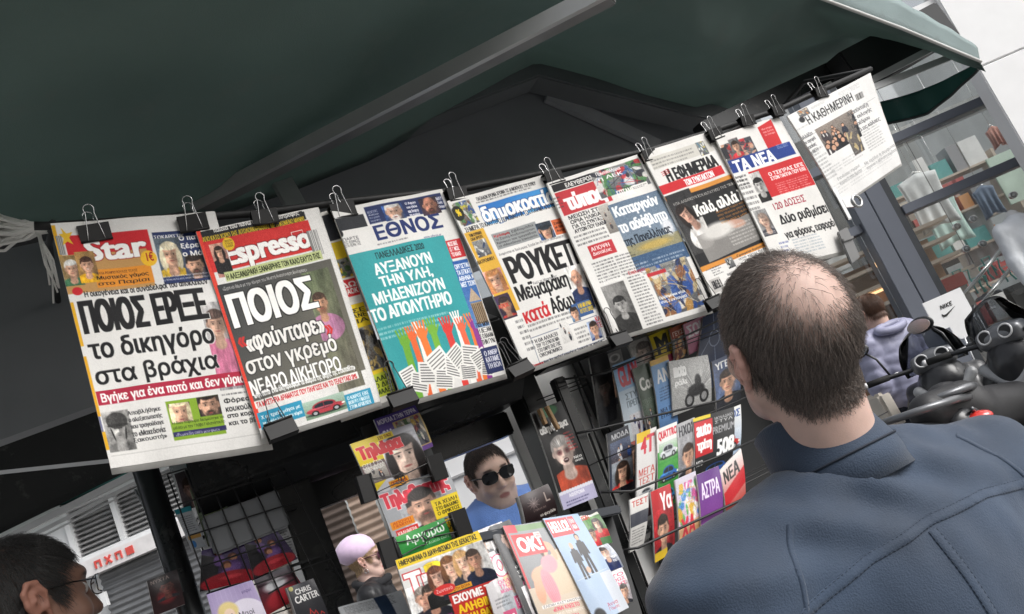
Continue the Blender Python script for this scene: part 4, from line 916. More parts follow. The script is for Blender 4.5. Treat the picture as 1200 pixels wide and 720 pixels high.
def dimo(p, b):
    p.rect(b(527, 246, 560, 268), '8a8a6a'); p.scene(b(528, 244, 561, 270), ['4a7a4a', 'c8b83a', '2a4a8a', 'd8d4cc', '6a4a3a'], 40, 3); p.ell(*b(535, 258, 535, 258)[:2], .05, .045, '22241c'); p.text('96', b(531, 253, 540, 261), 'e8c82a', .08)
    p.text('ΠΛΕΙΑΔΩΝ ΧΡΟΝΙΑ ΧΡΟΝΙΑ ΤΙΣ ΔΗΜΟΚΡΑΤΕΣ ΤΟΥ ΚΥΡΙΟΥ', b.L(555, 236, 628, 5), '2a2a2c', .05); p.fine(b.L(555, 242, 628, 4), 1)
    p.clip(b.L(558, 248, 648, 27), lambda q: (q.grad('2468b4', '4a9ad4', 20), q.scene((0, .4, 1, 1), ['2a74c0', '5aa8dc', '1e58a0'], 14, 2, (.1, .4), ('2468b4', '4a9ad4'))))
    p.text('δημοκρατία', b.L(558, 250, 650, 27), 'f2f2f0', .09, out='1a4a8a', ow=.05); p.text('ΣΗΜΕΡΑ ΤΟ ΚΑΛΥΤΕΡΟ ΠΕΡΙΟΔΙΚΟ ΓΙΑ ΤΟ ΣΤΟΙΧΗΜΑ ΑΠΟ ΤΟ', b.L(543, 278, 654, 6), '1a1a1c', .05)
    p.rect(b.L(543, 285, 565, 104), 'd8a83c'); p.rows(['ΤΗΝ ΚΥΡΙΑΚΗ', 'ΟΛΑ ΒΡΕΙΤΕ'], b(548, 286, 566, 291), '2a2010', .05); p.scene(b(552, 296, 576, 311), ['e4e2dc', '2a3a5a', '8a8a88'], 14, 5); p.text('ΔΙΑΤΡΟΦΙΚΗ', b(558, 320, 579, 318), '2a2010', .05)
    p.portrait(b.L(564, 334, 584, 26), hair='b87a4a', shirt='c84a3a', bg=('d8a8a0', 'c86a6a'), long=True, k=.42); p.rect(b.L(574, 363, 594, 26), '3c2c3c'); p.portrait(b.L(575, 365, 592, 22), skin='b8856a', hair='2a1c1c', shirt='a8342c', bg=('3a2a4a', '2a1c2c'), k=.36); p.text('LATEX', b(580, 372, 596, 371), 'd83a2c', .06)
    p.rect(b.L(574, 287, 627, 20), '8f9292'); p.rows(['Κρίσιμη Εβδομάδα', 'το Σχολή Αλεξιπτωτιστών', 'Κρίσιμων που τραγούδησε', 'το «Μακεδονία ξακουστή»'], b.L(577, 288, 624, 17), '141416', .05); p.text('Κρίσιμη', b.L(577, 288, 595, 4), 'b82a2c', .05)
    p.portrait(b.L(626, 274, 645, 21), skin='c89a80', hair='20242a', shirt='23282e', helmet='26303a', bg=('3a6a9a', '2a4a7a'), k=.44); p.rect(b.L(646, 268, 668, 19), 'c86238'); p.rows(['Σεισμός', 'με άρωμα', 'Αιγαίου'], b.L(649, 270, 664, 14), '2c150c', .05)
    p.text('Αναμένεται σε Βουλγαρίας Έσοδα δεν θα έχουν αποσυμφόρηση', b.L(583, 311, 664, 4), '2a2a2c', .03)
    p.text('ΡΟΥΚΕΤΕΣ', b.L(587, 317, 696, 31), '121214', .1); p.text('Μεϊμαράκη', b.L(600, 350, 664, 21), '121214', .06); p.text('κατά', b.L(608, 374, 638, 16), 'c02a30', .07); p.text('Αδωνη', b.L(640, 362, 680, 20), '121214', .06)
    p.text('Χωρίς τις Μασκαράδες', b.L(622, 344, 652, 4), '2a2a2c', .03); p.portrait(b.L(660, 325, 690, 52), skin='c6957c', hair='7a7674', shirt='1c2c52', bald=True, beard='6a5a54', bg=None, fc=(.5, .27), k=.3)
    p.fine(b.L(616, 390, 694, 9), 2); p.rect(b(669, 366, 697, 372), '3a5a8a'); p.portrait(b.L(666, 370, 676, 14), bg=('8aa0b8', '5a7a9a'), k=.44); p.rows(['Η ΝΑ ΜΙΑ ΔΡΑΜΑ', 'ΑΥΤΟΥΣ ΟΡΙΖΕΙ'], b(677, 364, 697, 369), 'd8b42a', .05)
    p.frame(b.L(619, 404, 702, 24), '2c3a5a', .004); p.rows(['Ή ΘΑ ΑΛΛΑΞΕΙ', 'ΤΟΥ ΤΟ ΣΥΝΤΑΓΜΑ', 'ΣΤΟ ΠΑΡΤΙ ΤΗΣ ΓΗΣ', 'ΟΙΚΟΝΟΜΙΚΟ'], b.L(623, 405, 650, 18), '1c1c20', .05); p.crowd(b(650, 386, 672, 402), 3, 3, bg=('d8d6d2', 'c8c6c2')); p.fine(b.L(671, 390, 688, 16), 4); p.portrait(b.L(687, 383, 700, 18), shirt='2a3a6a', bg=('9aa8c0', '7a88a8'), k=.36); p.rows(['ΚΑΝ', 'ΤΕΛ'], b.L(697, 376, 706, 12), 'c02a30', .05)
    p.text('Η ποινικοποίηση δεν αναζητεί κρυμμένο σε Δημοκρατία της γιορτή με', b.L(620, 430, 708, 4), '1c1c20', .05); p.text('Επικηρυ', b.L(620, 430, 634, 4), 'b82a2c', .05)
    p.fine(b.L(601, 386, 612, 34), 6)
newspaper([(521, 240), (640, 204), (712, 398), (612, 436)], 250, 390, dimo, 'newspaper with sky blue masthead, yellow side column and a bald man in a suit', 4)
def typos(p, b):
    p.rect(b.L(642, 222, 692, 8), '1a1a1c'); p.text('ΕΛΕΥΘΕΡΟΣ', b.L(657, 219, 688, 5), 'e8e6e2', .06); p.rect(b.L(646, 231, 700, 26), 'b83038'); p.text('τύπος', b.L(653, 233, 698, 22), 'f0ecea', .12)
    p.fine(b.L(644, 236, 652, 14), 4); p.scene(b.L(686, 207, 746, 30), ['b83038', '4a7a4a', '3a5a8a', 'd8d6d2', '2a2c34'], 50, 7); p.rows(['Πρωταθλήτρια', 'η ΑΕΚ'], b.L(692, 206, 722, 12), 'f0ecec', .05); p.text('ΕΠΤΑΜΕ', b.L(716, 228, 738, 8), 'e8e4e0', .06); p.rect(b(735, 221, 757, 218), 'e2e0dc'); p.fine(b(737, 222, 757, 219), 2)
    p.rows(['ΜΕΙΩΣΗ ΣΤΑ', 'ΟΡΙΑ ΗΛΙΚΙΑΣ', 'ΓΙΑ ΤΟ ΣΥΝΤΑΞΙΟ', 'ΑΥΤΩΝ ΠΟΥ ΕΛΑΒΑΝ'], b.L(661, 257, 698, 21), '1a1a1c', .06); p.fine(b.L(668, 280, 704, 14), 3); p.crowd(b.L(694, 246, 706, 32), 4, 5)
    p.clip(b.L(706, 245, 778, 76), lambda q: (q.grad('5f7286', '8a97a2'), q.rect((0, .62, 1, .8), '8f8a6a'), q.rect((0, .78, 1, 1), '3f5a7a'), q.ell(.5, .7, .3, .05, 'b8a05a', .6), q.ell(.86, .52, .1, .12, 'd8dade', .6), q.grain(.04)))
    p.text('Καταργούν', b.L(710, 247, 764, 15), 'eceef0', .08); p.text('το αδιάβλητο', b.L(716, 265, 774, 16), 'eceef0', .08); p.text('της Πανελλήνιας', b.L(723, 283, 779, 12), '16202c', .06)
    p.fine(b.L(738, 312, 798, 12), 3, 'dfe4ea', .5, 3)
    p.rect(b.L(683, 293, 710, 15), 'b83038'); p.rows(['ΑΠΟΨΗ', 'Διατάξεις'], b.L(686, 294, 706, 11), 'f0e8e6', .05); p.fine(b.L(688, 312, 738, 24), 7, cols=2); p.portrait(b.L(699, 340, 724, 58), bg=('8a8a88', '5a5a5c'), gray=True, k=.26, shirt='2a2a2c'); p.text('Συναγερμός', b.L(701, 332, 724, 6), 'e8e6e2', .06); p.fine(b.L(728, 328, 748, 56), 16, cols=1); p.text('Επιλογές', b.L(729, 322, 750, 5), 'b83038', .05)
    p.scene(b(750, 318, 826, 358), ['2a4a8a', '3a5aa0', 'b88a4a', '1c2440', 'c8b48a', '8a5a3a', 'd8d4cc'], 70, 9); p.rows(['Οργισμένοι νέοι', 'στη Σύνταγμα'], b(766, 350, 802, 350), 'f0f0ee', .06); p.text('Το σχέδιο για τη νέα ελλη τα μέτρα της χώρας', b.L(746, 322, 800, 4), '2a2a2c', .03); p.rect(b.L(752, 324, 774, 4), 'b83038')
newspaper([(637, 219), (748, 181), (834, 362), (716, 398)], 250, 380, typos, 'newspaper with a red masthead block and a slate blue coast photo', 5, bulge=.014)
def efsyn(p, b):
    p.rect(b.L(756, 190, 832, 14), 'c9c6be'); p.fine(b.L(758, 192, 812, 12), 3, '6a6a68', .6); p.scene(b(812, 170, 830, 182), ['5a7a8a', 'c8b84a', 'd8d8d4'], 14, 3)
    p.text('Η ΕΦΗΜΕΡΙΔΑ', b.L(773, 204, 836, 15), '18181a', .1); p.rect(b.L(766, 224, 846, 10), 'c4242c'); p.text('ΤΩΝ ΣΥΝΤΑΚΤΩΝ', b.L(797, 215, 833, 7), 'f2eeec', .08); [p.line((.1, .165 + .012 * i), (.2, .155 + .012 * i), 'c4242c', .006) for i in range(3)]
    p.rect(b.L(773, 237, 872, 86), 'd08a3a'); p.rect(b.L(777, 241, 868, 76), '1d1d1f')
    p.portrait(b(775, 235, 838, 292), skin='c69a86', hair='1c1412', shirt='cfccc8', bg=('232325', '3b3a3a'), fc=(.42, .36), k=.26, long=True, tilt=-.45)
    p.poly([(.14, .62), (.95, .60), (.98, .78), (.14, .80)], '8d8a86', .9); p.ell(.66, .63, .12, .03, 'c69a86', .3, .9, .2); p.ell(.42, .63, .2, .05, 'd2cfca', .5)
    p.text('Καλό, αλλά λίγο', b.L(808, 245, 880, 16), 'f0ede8', .08); p.text('ΗΠΑ: ΑΛΒΑΝΟΥΝ ΤΟΝ ΑΝΤΙΚΤΥΠΟ ΤΗΣ ΤΙΜΗΣ', b.L(785, 243, 862, 3), 'c8c4be', .03); p.rows(['Διατροφή τώρα κιόλας', 'στην πλατεία στον νόμο', 'από τους απολυμένους', 'στην πόλη μας και'], b.L(836, 250, 874, 16), 'c9812f', .05); p.fine(b.L(846, 270, 880, 22), 6, 'c9c6c0', .6)
    p.line((.05, .84), (.97, .82), '55555a', .004); p.scene(b(846, 306, 860, 314), ['1e1e1e', 'd8d6d2'], 12, 4); p.fine(b(828, 317, 846, 322), 4); p.rows(['Γραφεία θράσους', 'από κάτω δεξιά'], b(860, 301, 900, 293), '1c1c1e', .04); p.rect(b(826, 332, 846, 341), 'b9b6b2'); p.text('ΕΦ.Ε.Θ. 3', b(829, 333, 844, 338), '2a2a2c', .06); p.fine(b(848, 322, 905, 322), 4, cols=2)
newspaper([(748, 183), (838, 152), (920, 312), (832, 350)], 210, 330, efsyn, 'newspaper with a black photo panel of a dark haired woman leaning on her arm', 6)
def nea(p, b):
    p.scene(b(840, 174, 884, 180), ['b83038', '2c2c30', 'c89a80', '3a3c44', '8a2a2a'], 40, 8); p.portrait(b(848, 168, 868, 184), shirt='b83038', bg=('6a6a6a', '4a4a4a'), k=.34); p.rect(b(838, 178, 852, 188), '2a2a2e')
    p.poly([b(884, 152, 884, 152)[:2], b(902, 141, 902, 141)[:2], b(913, 170, 913, 170)[:2], b(896, 176, 896, 176)[:2]], 'c22a2e'); p.rows(['Μια ιστορία', 'που ξυπνά', 'το όνειρο'], b(888, 153, 906, 158), 'f0dcd8', .04)
    p.rect(b.L(848, 192, 920, 14), '1f3a82'); p.text('ΤΑ ΝΕΑ', b.L(853, 192, 899, 14), 'f0f0f0', .12); p.fine(b.L(840, 188, 848, 16), 4); p.fine(b(905, 172, 922, 172), 4, 'c8d0e4', .6)
    p.rect(b.L(872, 204, 944, 32), 'c2282c'); p.portrait(b(872, 206, 900, 236), skin='d0b8ae', hair='141416', shirt='1a1a1c', bg=('c8c0bc', 'b0a8a4'), k=.42, gray=True); p.rows(['Ο ΤΣΙΠΡΑΣ ΕΙΠΕ', 'ΣΤΟΝ ΠΑΠΠΑ ΠΟΥ ΕΙΧΕ'], b.L(894, 204, 936, 10), 'f4ecea', .07); p.fine(b.L(902, 217, 942, 14), 6, 'f0d8d4', .5, 3)
    p.rows(['Διατηρεί το', 'σε θλίψη της', 'μετά από νέα'], b(856, 209, 875, 218), '2a2a2c', .05); p.fine(b.L(858, 222, 876, 30), 5)
    p.text('120 ΔΟΣΕΙΣ', b.L(899, 240, 936, 8), '9a2a3a', .05); p.text('Δύο ρυθμίσεις', b.L(905, 254, 968, 14), '161618', .07); p.text('για φόρους, εισφορές', b.L(912, 273, 974, 11), '161618', .06)
    p.portrait(b(877, 250, 906, 276), skin='c9a692', hair='7a6a60', shirt='3a3a42', bg=('8a8a88', '6a6a6c'), k=.36); p.rows(['Σκάνδαλο και', 'τις νέες διαστάσεις'], b(889, 275, 904, 275), 'eeeae6', .05)
    p.fine(b(922, 282, 966, 292), 6, '7a8a9a', .5, 2); p.fine(b.L(906, 286, 918, 18), 4, '3a4a8a', .6); None
newspaper([(834, 164), (912, 136), (993, 293), (906, 316)], 200, 310, nea, 'newspaper with a navy masthead band and a bright red cover block', 7)
def kath(p, b):
    p.scene(b(930, 135, 948, 138), ['b87a4a', '6a4a3a', 'c8b8a0'], 12, 3); p.fine(b(948, 130, 966, 124), 5, '7a7a7a', .5); p.fine(b(980, 112, 1010, 104), 4, '8a8a8a', .45); p.bars(b(1002, 116, 1014, 119))
    p.text('Η ΚΑΘΗΜΕΡΙΝΗ', b.L(940, 143, 1000, 12), '1c1c1e', .03); p.ell(*b(937, 147, 937, 147)[:2], .03, .03, '2a2a2c', .3); p.line((.04, .28), (.97, .26), '8a8a8a', .004); p.fine(b.L(924, 163, 1012, 4), 1, '9a9a9a', .4)
    p.crowd(b.L(952, 162, 1000, 34), 22, 8, bg=('8a8078', '5a544e')); p.scene(b.L(990, 166, 1004, 26), ['b8a47a', 'c8b48a', '3a3a44'], 10, 2, bg=('6a6460', '55504c'))
    p.rows(['Ανασύνταξη', 'της εκλογής', 'Προέδρου', 'από τις κάλπες'], b.L(991, 140, 1026, 30), '4a4a4c', .03, just=False); p.rows(['Τι αλλάζει', 'στην αγορά', 'εργασίας', 'στη ΔΕΗ'], b.L(931, 172, 948, 26), '5a5a5c', .03, just=False)
    p.fine(b(1010, 160, 1040, 172), 9, '7a7a7a', .5, 2); p.fine(b.L(942, 192, 962, 36), 9, '7a7a7a', .5); p.rows(['Επενδύσεις σημερινή', 'Καράτζι στα άμεσα'], b.L(978, 216, 1006, 9), '6a6a6c', .02); p.rows(['Με σχέδιο η συμφωνία', 'πηγαίνει η ΔΕΗ στη σύμβαση'], b.L(1012, 196, 1050, 9), '6a6a6c', .02); p.fine(b.L(970, 206, 1012, 8), 3, '9a9a9a', .45, 3); p.fine(b.L(972, 226, 1050, 10), 4, 'a0a0a0', .35, 4)
newspaper([(918, 140), (1019, 86), (1056, 192), (980, 244)], 200, 260, kath, 'white broadsheet newspaper with sparse thin type hanging crooked, rightmost', 8, bulge=.006, curl=.005, bg='dedddb')

# ------------------------------------------------------------------ binder clips
clipblk = mat('black clip steel', (.011, .0105, .0105), .55, var=.2, spec=.35)
wire = mat('clip wire', (.55, .55, .55), .22, metal=1.0, var=.05)
wireb = mat('dark clip wire', (.05, .05, .05), .3, metal=.6, var=.05)
def clip_meshes(w=.05, h=.03, d=.022, hl=.058):
    body = MB().prism([(-.0045, 0), (-d / 2, h), (-d / 2 + .002, h + .001), (d / 2 - .002, h + .001), (d / 2, h), (.0045, 0), (.003, 0), (d / 2 - .0025, h - .0014), (-d / 2 + .0025, h - .0014), (-.003, 0)], -w / 2, w / 2, lambda a, b, c: (c, a, b))
    for s in (-1, 1): body.tube([(-w / 2, s * .0055, .001), (w / 2, s * .0055, .001)], .0022, 8)
    def loop(s, lean, up=1):
        pts = []
        for t in np.linspace(0, 1, 22):
            a = t * 2 - 1; ww = w * .3 * (1 if abs(a) > .55 else 1)
            if abs(a) > .5: x = math.copysign(w * .27 - (1 - abs(a)) * w * .28, a); z = (1 - abs(a)) / .5 * (hl - .009)
            else: th = a / .5 * 2.35; x = math.sin(th) * .0085; z = hl - .009 + (math.cos(th) + .7) * .0085 * .95
            pts.append((x, s * (.0065 + z * lean), z * up + .002))
        return MB().tube(pts, .00095, 6)
    return body, loop
_b, _l = clip_meshes()
proto = thing('binder_clip', (0, 0, 0), 'x', 'binder clip', 'binder clips on the newspapers')
_b.build('clip_body', clipblk, proto)
_l(-1, .14).build('handle', wire, proto); _l(1, .10).build('handle', wire, proto)
protob = thing('binder_clip', (0, 0, 0), 'x', 'binder clip', 'binder clips on the newspapers')
_b2, _ = clip_meshes(); _b2.build('clip_body', clipblk, protob); _l(-1, .02, -1).build('handle', wireb, protob); _l(1, .05, -1).build('handle', wireb, protob)
tops_c = [(114, 284, 1.0, 'black binder clip at the top of the leftmost newspaper above its red logo'), (229, 272, 1.0, 'black binder clip where the leftmost two newspapers overlap at the rail'), (313, 264, .95, 'black binder clip over the top edge of the pink polo man newspaper'), (405, 256, 1.0, 'black binder clip at the top left of the teal cover newspaper'), (538, 236, .95, 'black binder clip between the teal cover and the sky blue masthead newspapers'), (652, 216, .95, 'black binder clip above the red masthead block of the coast photo newspaper'), (763, 189, .9, 'black binder clip at the top left of the newspaper with the leaning woman'), (841, 164, .95, 'black binder clip at the top left of the navy masthead newspaper'), (878, 148, .9, 'black binder clip at the top of the navy masthead newspaper beside its red booklet'), (914, 136, .9, 'black binder clip at the top left corner of the crooked broadsheet'), (964, 115, .95, 'black binder clip in the middle of the top edge of the crooked broadsheet')]
def place(root, c, rz, rx, ry, s):
    root.location = tuple(c); root.rotation_euler = (rx, ry, rz); root.scale = (s, s, s)
rg = np.random.default_rng(21); first = [True, True]
for x, y, s, lab in tops_c:
    o = proto if first[0] else dup(proto); first[0] = False; o['label'] = lab
    place(o, onY(x, y, RAIL - .008), rg.uniform(-.12, .12), rg.uniform(-.08, .05), rg.uniform(-.12, .06), s)
bots_c = [(325, 494, 1.0, 'black binder clip at the bottom left of the pink polo man newspaper'), (468, 459, 1.0, 'black binder clip under the teal cover newspaper beside its paper hands'), (605, 426, .95, 'black binder clip at the bottom left of the sky blue masthead newspaper'), (722, 391, .95, 'black binder clip at the bottom left of the coast photo newspaper'), (833, 349, .9, 'black binder clip at the bottom of the leaning woman newspaper near the bald man')]
for x, y, s, lab in bots_c:
    o = protob if first[1] else dup(protob); first[1] = False; o['label'] = lab
    place(o, onY(x, y, RAIL - .022), rg.uniform(-.1, .1), math.pi + rg.uniform(-.25, -.05), rg.uniform(-.12, .1), s)
bc = thing('bulldog_clip', tuple(onY(990, 239, RAIL - .02)), 'silver bulldog clip gripping the lower left corner of the crooked broadsheet', 'bulldog clip')
c0 = onY(986, 240, RAIL - .015); Tb = lambda a, b, c: c0 + np.array([a, c, b])
MB().prism([(-.008, -.045), (.008, -.045), (.009, .05), (-.009, .05)], -.004, .004, Tb).build('jaw', wire, bc, .002)
MB().prism([(.009, -.012), (.05, -.018), (.05, .012), (.009, .012)], -.003, .002, Tb).build('lever', wire, bc)
MB().tube([c0 + np.array([.056 + .016 * math.cos(t), -.004, -.004 + .016 * math.sin(t)]) for t in np.linspace(0, 2 * math.pi, 18)[:-1]], .004, 8, closed=True).build('finger_ring', wire, bc)
gc = thing('grey_clip', tuple(onY(994, 285, RAIL - .02)), 'flat grey clip on the lower right edge of the navy masthead newspaper', 'clip')
c1 = onY(990, 284, RAIL - .012); Tc = lambda a, b, c: c1 + np.array([a, c, b])
MB().prism([(-.022, -.06), (.02, -.05), (.03, .035), (-.012, .03)], -.006, .002, Tc).build('clip_body', mat('grey plastic', (.16, .16, .16), .4), gc, .002)
MB().prism([(-.016, .0), (.024, .0), (.026, .008), (-.014, .008)], -.012, -.0062, Tc).build('lever', mat('grey plastic', (.16, .16, .16), .4), gc, .001)
# ------------------------------------------------------------------ magazines, books and their racks
gloss = mat('coated print', (1, 1, 1), .38, var=.03, vscale=20, attr=True, spec=.4, coat=.1)
pages = mat('page block', (.6, .59, .57), .7, var=.2, vscale=90)
pY = lambda y: (lambda a, b: onY(a, b, y))
pT = lambda a, b: onT(a, b, 1.5, 1.45, .36)
def magazine(quad, plane, w, h, draw, label, group=None, th=.006, copies=0, step=(-.0105, .006, -.002), bow=.006, seed=0, name='magazine', bg='d4d2ce', cat=None, copy_label=None):
    C = [plane(*q) for q in quad]; b = homog(quad); pg = Page(w, h, bg, seed + 100); draw(pg, b); pg.grain(.012)
    nrm = np.cross(C[1] - C[0], C[3] - C[0]); nrm /= np.linalg.norm(nrm)
    if nrm @ (CAM - C[0]) < 0: nrm = -nrm
    def fn(u, v, o=0.0):
        u = np.asarray(u)[..., None]; v = np.asarray(v)[..., None]
        P = (C[0] * (1 - u) + C[1] * u) * (1 - v) + (C[3] * (1 - u) + C[2] * u) * v
        return P + nrm * (bow * np.sin(math.pi * v) * (.6 + .4 * u) + .0012 * np.sin(7 * u + seed) * np.sin(3 * v + seed) - o)
    t = thing(name, tuple(C[0]), label, cat or name, group)
    sheet('cover', pg, lambda u, v: fn(u, v), gloss, t)
    MB().grid(lambda u, v: fn(np.array([u]), np.array([v]), .0007)[0], 8, 8, th, -nrm).build('page_block', pages, t)
    for k in range(1, copies + 1):
        r = dup(t, copy_label or label); r.location = tuple(C[0] + np.array(step) * k + RNG.normal(0, .001, 3) * (1, .3, 1))
    return t
def person_fig(p, x, y, k, coat, skin='d0a088', hair='2a1c16', legs=None):       # a standing figure on a cover
    a = p.W / p.H; legs = legs or coat
    for s in (-1, 1): p.line((x + s * k * .35, y + k * 3.2 * a), (x + s * k * .6, y + k * 8 * a), legs, k * .75)
    p.ell(x, y + k * 2.6 * a, k * 1.05, k * 2.1 * a, coat, .1)
    for s in (-1, 1): p.line((x + s * k * .9, y + k * 1.2 * a), (x + s * k * 1.25, y + k * 4 * a), coat, k * .5)
    p.ell(x, y - k * .1 * a, k * .62, k * .75 * a, hair, .12); p.ell(x, y + k * .08 * a, k * .48, k * .62 * a, skin, .15)
G1 = 'weekly magazines clipped in the hanging column'
Y1 = pY(1.52)
def m_comic(p, b):
    p.grad('4a3a8a', '6a4a8a'); p.rect((.35, .2, 1, .9), 'b8a06a'); p.scene((.4, .22, .96, .88), ['c8a44a', '8a3a4a', 'd8d0c0', '4a6a4a', '2a2a3a'], 40, 5); p.text('ΜΟΡΕΛΑ ΣΤΗΝ ΤΕΡΡΑ', (.05, .05, .95, .16), 'f0eef4', .08); p.text('ΟΛΑ', (.06, .3, .3, .5), 'e8e0f0', .08)
magazine([(438, 492), (486, 475), (508, 523), (458, 545)], pY(1.535), 110, 110, m_comic, 'purple and gold magazine at the top of the hanging column, under the teal newspaper', G1, seed=1)
def m_tiler(p, b):
    p.grad('9a9aa2', 'c2c2c6'); p.poly([(0, 0), (.42, 0), (.36, .75), (0, 1)], 'd8c02c'); p.rect((0, .44, .38, .8), '6a5a5a'); p.crowd((.04, .5, .36, .78), 4, 6); p.rows(['ΟΝ ΓΙΑ', 'ΜΕΓΑΛΗ', 'ΕΒΔΟΜΑΔΑ'], (.03, .42, .34, .58), 'f0eee8', .05)
    p.portrait((.38, .12, 1, 1), skin='dcc0b0', hair='1c1616', shirt='3a3a40', bg=None, long=True, fc=(.5, .42), k=.4); p.text('Τηλέρα', (.04, .1, .74, .42), 'c8242c', .14, out='f0d8d4', ow=.04)
    p.rect((.3, .86, .62, .98), 'd8962a'); p.text('ΟΡΙΣΤΙΚΑ', (.33, .88, .6, .95), '8a1a10', .06); p.rect((.4, .02, .66, .12), 'd8c02c'); p.text('ΣΤΟ ΤΕΛΟΣ', (.42, .04, .64, .1), '5a2010', .05)
magazine([(410, 521), (482, 496), (506, 556), (437, 582)], Y1, 150, 130, m_tiler, 'TV magazine with red title on yellow and a dark haired woman, in the hanging column', G1, seed=2)
def m_theat(p, b):
    p.grad('8d9094', 'a8a9ac'); p.portrait((.2, .05, .85, .92), skin='c49a84', hair='2a2422', shirt='1c1c22', bg=None, fc=(.46, .42), k=.3, smile=True, beard='4a3c36'); p.text('Τηλεθεατής', (.03, .05, .94, .36), 'c8243a', .12, out='ecdcdc', ow=.04)
    p.portrait((.28, .12, .78, .75), skin='c49a84', hair='2a2422', shirt='1c1c22', bg=None, fc=(.48, .45), k=.36, smile=True, beard='4a3c36')
    p.rect((.62, .4, 1, .7), 'e0c42a'); p.rows(['ΤΑ ΧΕΙΛΗ', 'ΣΤΟ ΦΑΛΑΙΝΟ', 'Ο ΦΡΙΚΤΟΣ'], (.66, .44, .97, .66), '22200c', .06); p.rect((.66, .74, 1, .95), 'd8b02a'); p.rows(['Α ΕΡΩΤΑΣ', 'ΑΛΛΟΣ'], (.7, .77, .96, .9), '22200c', .05)
    p.rect((.03, .5, .34, .62), 'd8862a'); p.rows(['ΑΠΟΨΗ', 'ΠΕΜΠΤΗ'], (.06, .51, .3, .6), 'a01a18', .05); p.rect((.06, .64, .36, .76), 'c8302e'); p.text('ΚΑΛΗΜΕΡΑ', (.08, .67, .34, .73), 'f0e8e0', .05)
magazine([(440, 578), (524, 548), (549, 620), (468, 652)], Y1, 160, 150, m_theat, 'grey magazine with long red title and a bearded man, in the hanging column', G1, seed=3)
def m_green(p, b):
    p.grad('3c9a48', '2a8038', 20); p.text('Αργυρώ', (.15, .1, .92, .64), 'eef4ec', .02); p.text('Γλυκιά ζωή', (.5, .7, .95, .86), 'd8ecd4', .02)
magazine([(463, 630), (520, 607), (530, 632), (473, 655)], pY(1.508), 100, 50, m_green, 'green booklet with white script title in front of the grey magazine', G1, th=.003, seed=4, bow=.002)
def m_ti(p, b):
    p.rect((0, 0, 1, 1), 'd9d7d4'); p.rect((0, 0, 1, .12), 'e0c024'); p.text('ΗΜΕΡΟΜΗΝΙΑ ΟΙ ΔΙΑΨΗΦΙΣΜΟΙ ΤΗΣ ΔΕΚΑΕΤΙΑΣ', (.03, .025, .95, .095), '1c1c10', .06)
    p.rect((.0, .14, 1, .24), 'c8c6c2'); p.text('Τι', (.03, .2, .3, .5), 'f2f0ec', .14, out='c0242c', ow=.08); p.text('2', (.26, .16, .5, .46), 'e8c82a', .14, out='8a8a86', ow=.03)
    for x, y, k, h, s, sh in ((.10, .36, .30, '8a8078', 'c89a84', '2b2a30'), (.24, .36, .30, '3a302a', 'c49078', '24242c'), (.36, .18, .34, '5a3424', 'd8aa94', '181818'), (.53, .12, .34, '6a4428', 'd8ae96', '20202a'), (.68, .11, .34, 'b89060', 'dcb49c', '303038'), (.83, .13, .36, '3a2c24', 'c8967c', '1c2236')):
        p.portrait((x - .16, y, x + .2, y + .52), skin=s, hair=h, shirt=sh, bg=None, fc=(.46, .32), k=.24, long=k == .34)
    p.rect((.42, .60, 1, 1), 'b8302a'); p.text('ΕΧΟΥΜΕ ΤΟ', (.45, .62, .93, .72), 'f4f0ec', .1, out='8a1a18', ow=.05); p.text('ΑΛΗΘΙΝΟ', (.47, .745, .93, .85), 'f0c82a', .1, out='9a1a18', ow=.05); p.text('ΠΑΙΔΙ ΘΑΥΜΑ', (.47, .87, .97, .97), 'f0c82a', .1, out='9a1a18', ow=.05)
    p.rect((.42, .53, .7, .585), 'd8962a'); p.text('ΠΡΩΤΗ ΦΟΡΑ', (.44, .54, .68, .575), '5a1a10', .05); p.ell(.40, .52, .12, .06, 'c8302e', .1); p.text('Ζωντανά', (.31, .5, .49, .54), 'f0eae4', .04)
    p.rect((.02, .8, .4, 1), '6a2a5a'); p.text('Λοΐζοι', (.06, .85, .34, .95), 'eee4ea', .05)
magazine([(463, 657), (560, 622), (598, 716), (492, 752)], pY(1.49), 190, 170, m_ti, 'TV magazine with six faces and red and yellow headline, foot of the hanging column', G1, seed=5)
# side clips of the column
rg = np.random.default_rng(5)
for x, y, s, lab in ((509, 549, 1, 'black binder clip on the right edge beside the dark haired woman cover'), (432, 572, -1, 'black binder clip on the left edge below the red and yellow title cover'), (537, 614, 1, 'black binder clip on the right edge of the bearded man cover'), (459, 647, -1, 'black binder clip on the left edge of the green booklet')):
    o = dup(protob, lab); place(o, onY(x - s * 6, y + s * 2, 1.497), 0, rg.uniform(-.08, .08), math.pi / 2 * s + .06, .95); o['group'] = 'binder clips on the magazine column'
    for ch in o.children:
        if ch.name.startswith('handle'): ch.rotation_euler = (0, 0, 0)
column = thing('display_strip', tuple(onY(470, 600, 1.56)), 'narrow black board behind the hanging magazine column', 'board')
MB().prism([tuple(onY(x, y, 1.56)[[0, 2]]) for x, y in ((424, 500), (488, 478), (575, 716), (492, 745))], 1.56, 1.572, lambda a, b, c: (a, c, b)).build('board', blk2, column)
MB().tube([onY(452, 488, 1.575), onY(452, 470, 1.70)], .006, 6).build('hook', blk2, column)

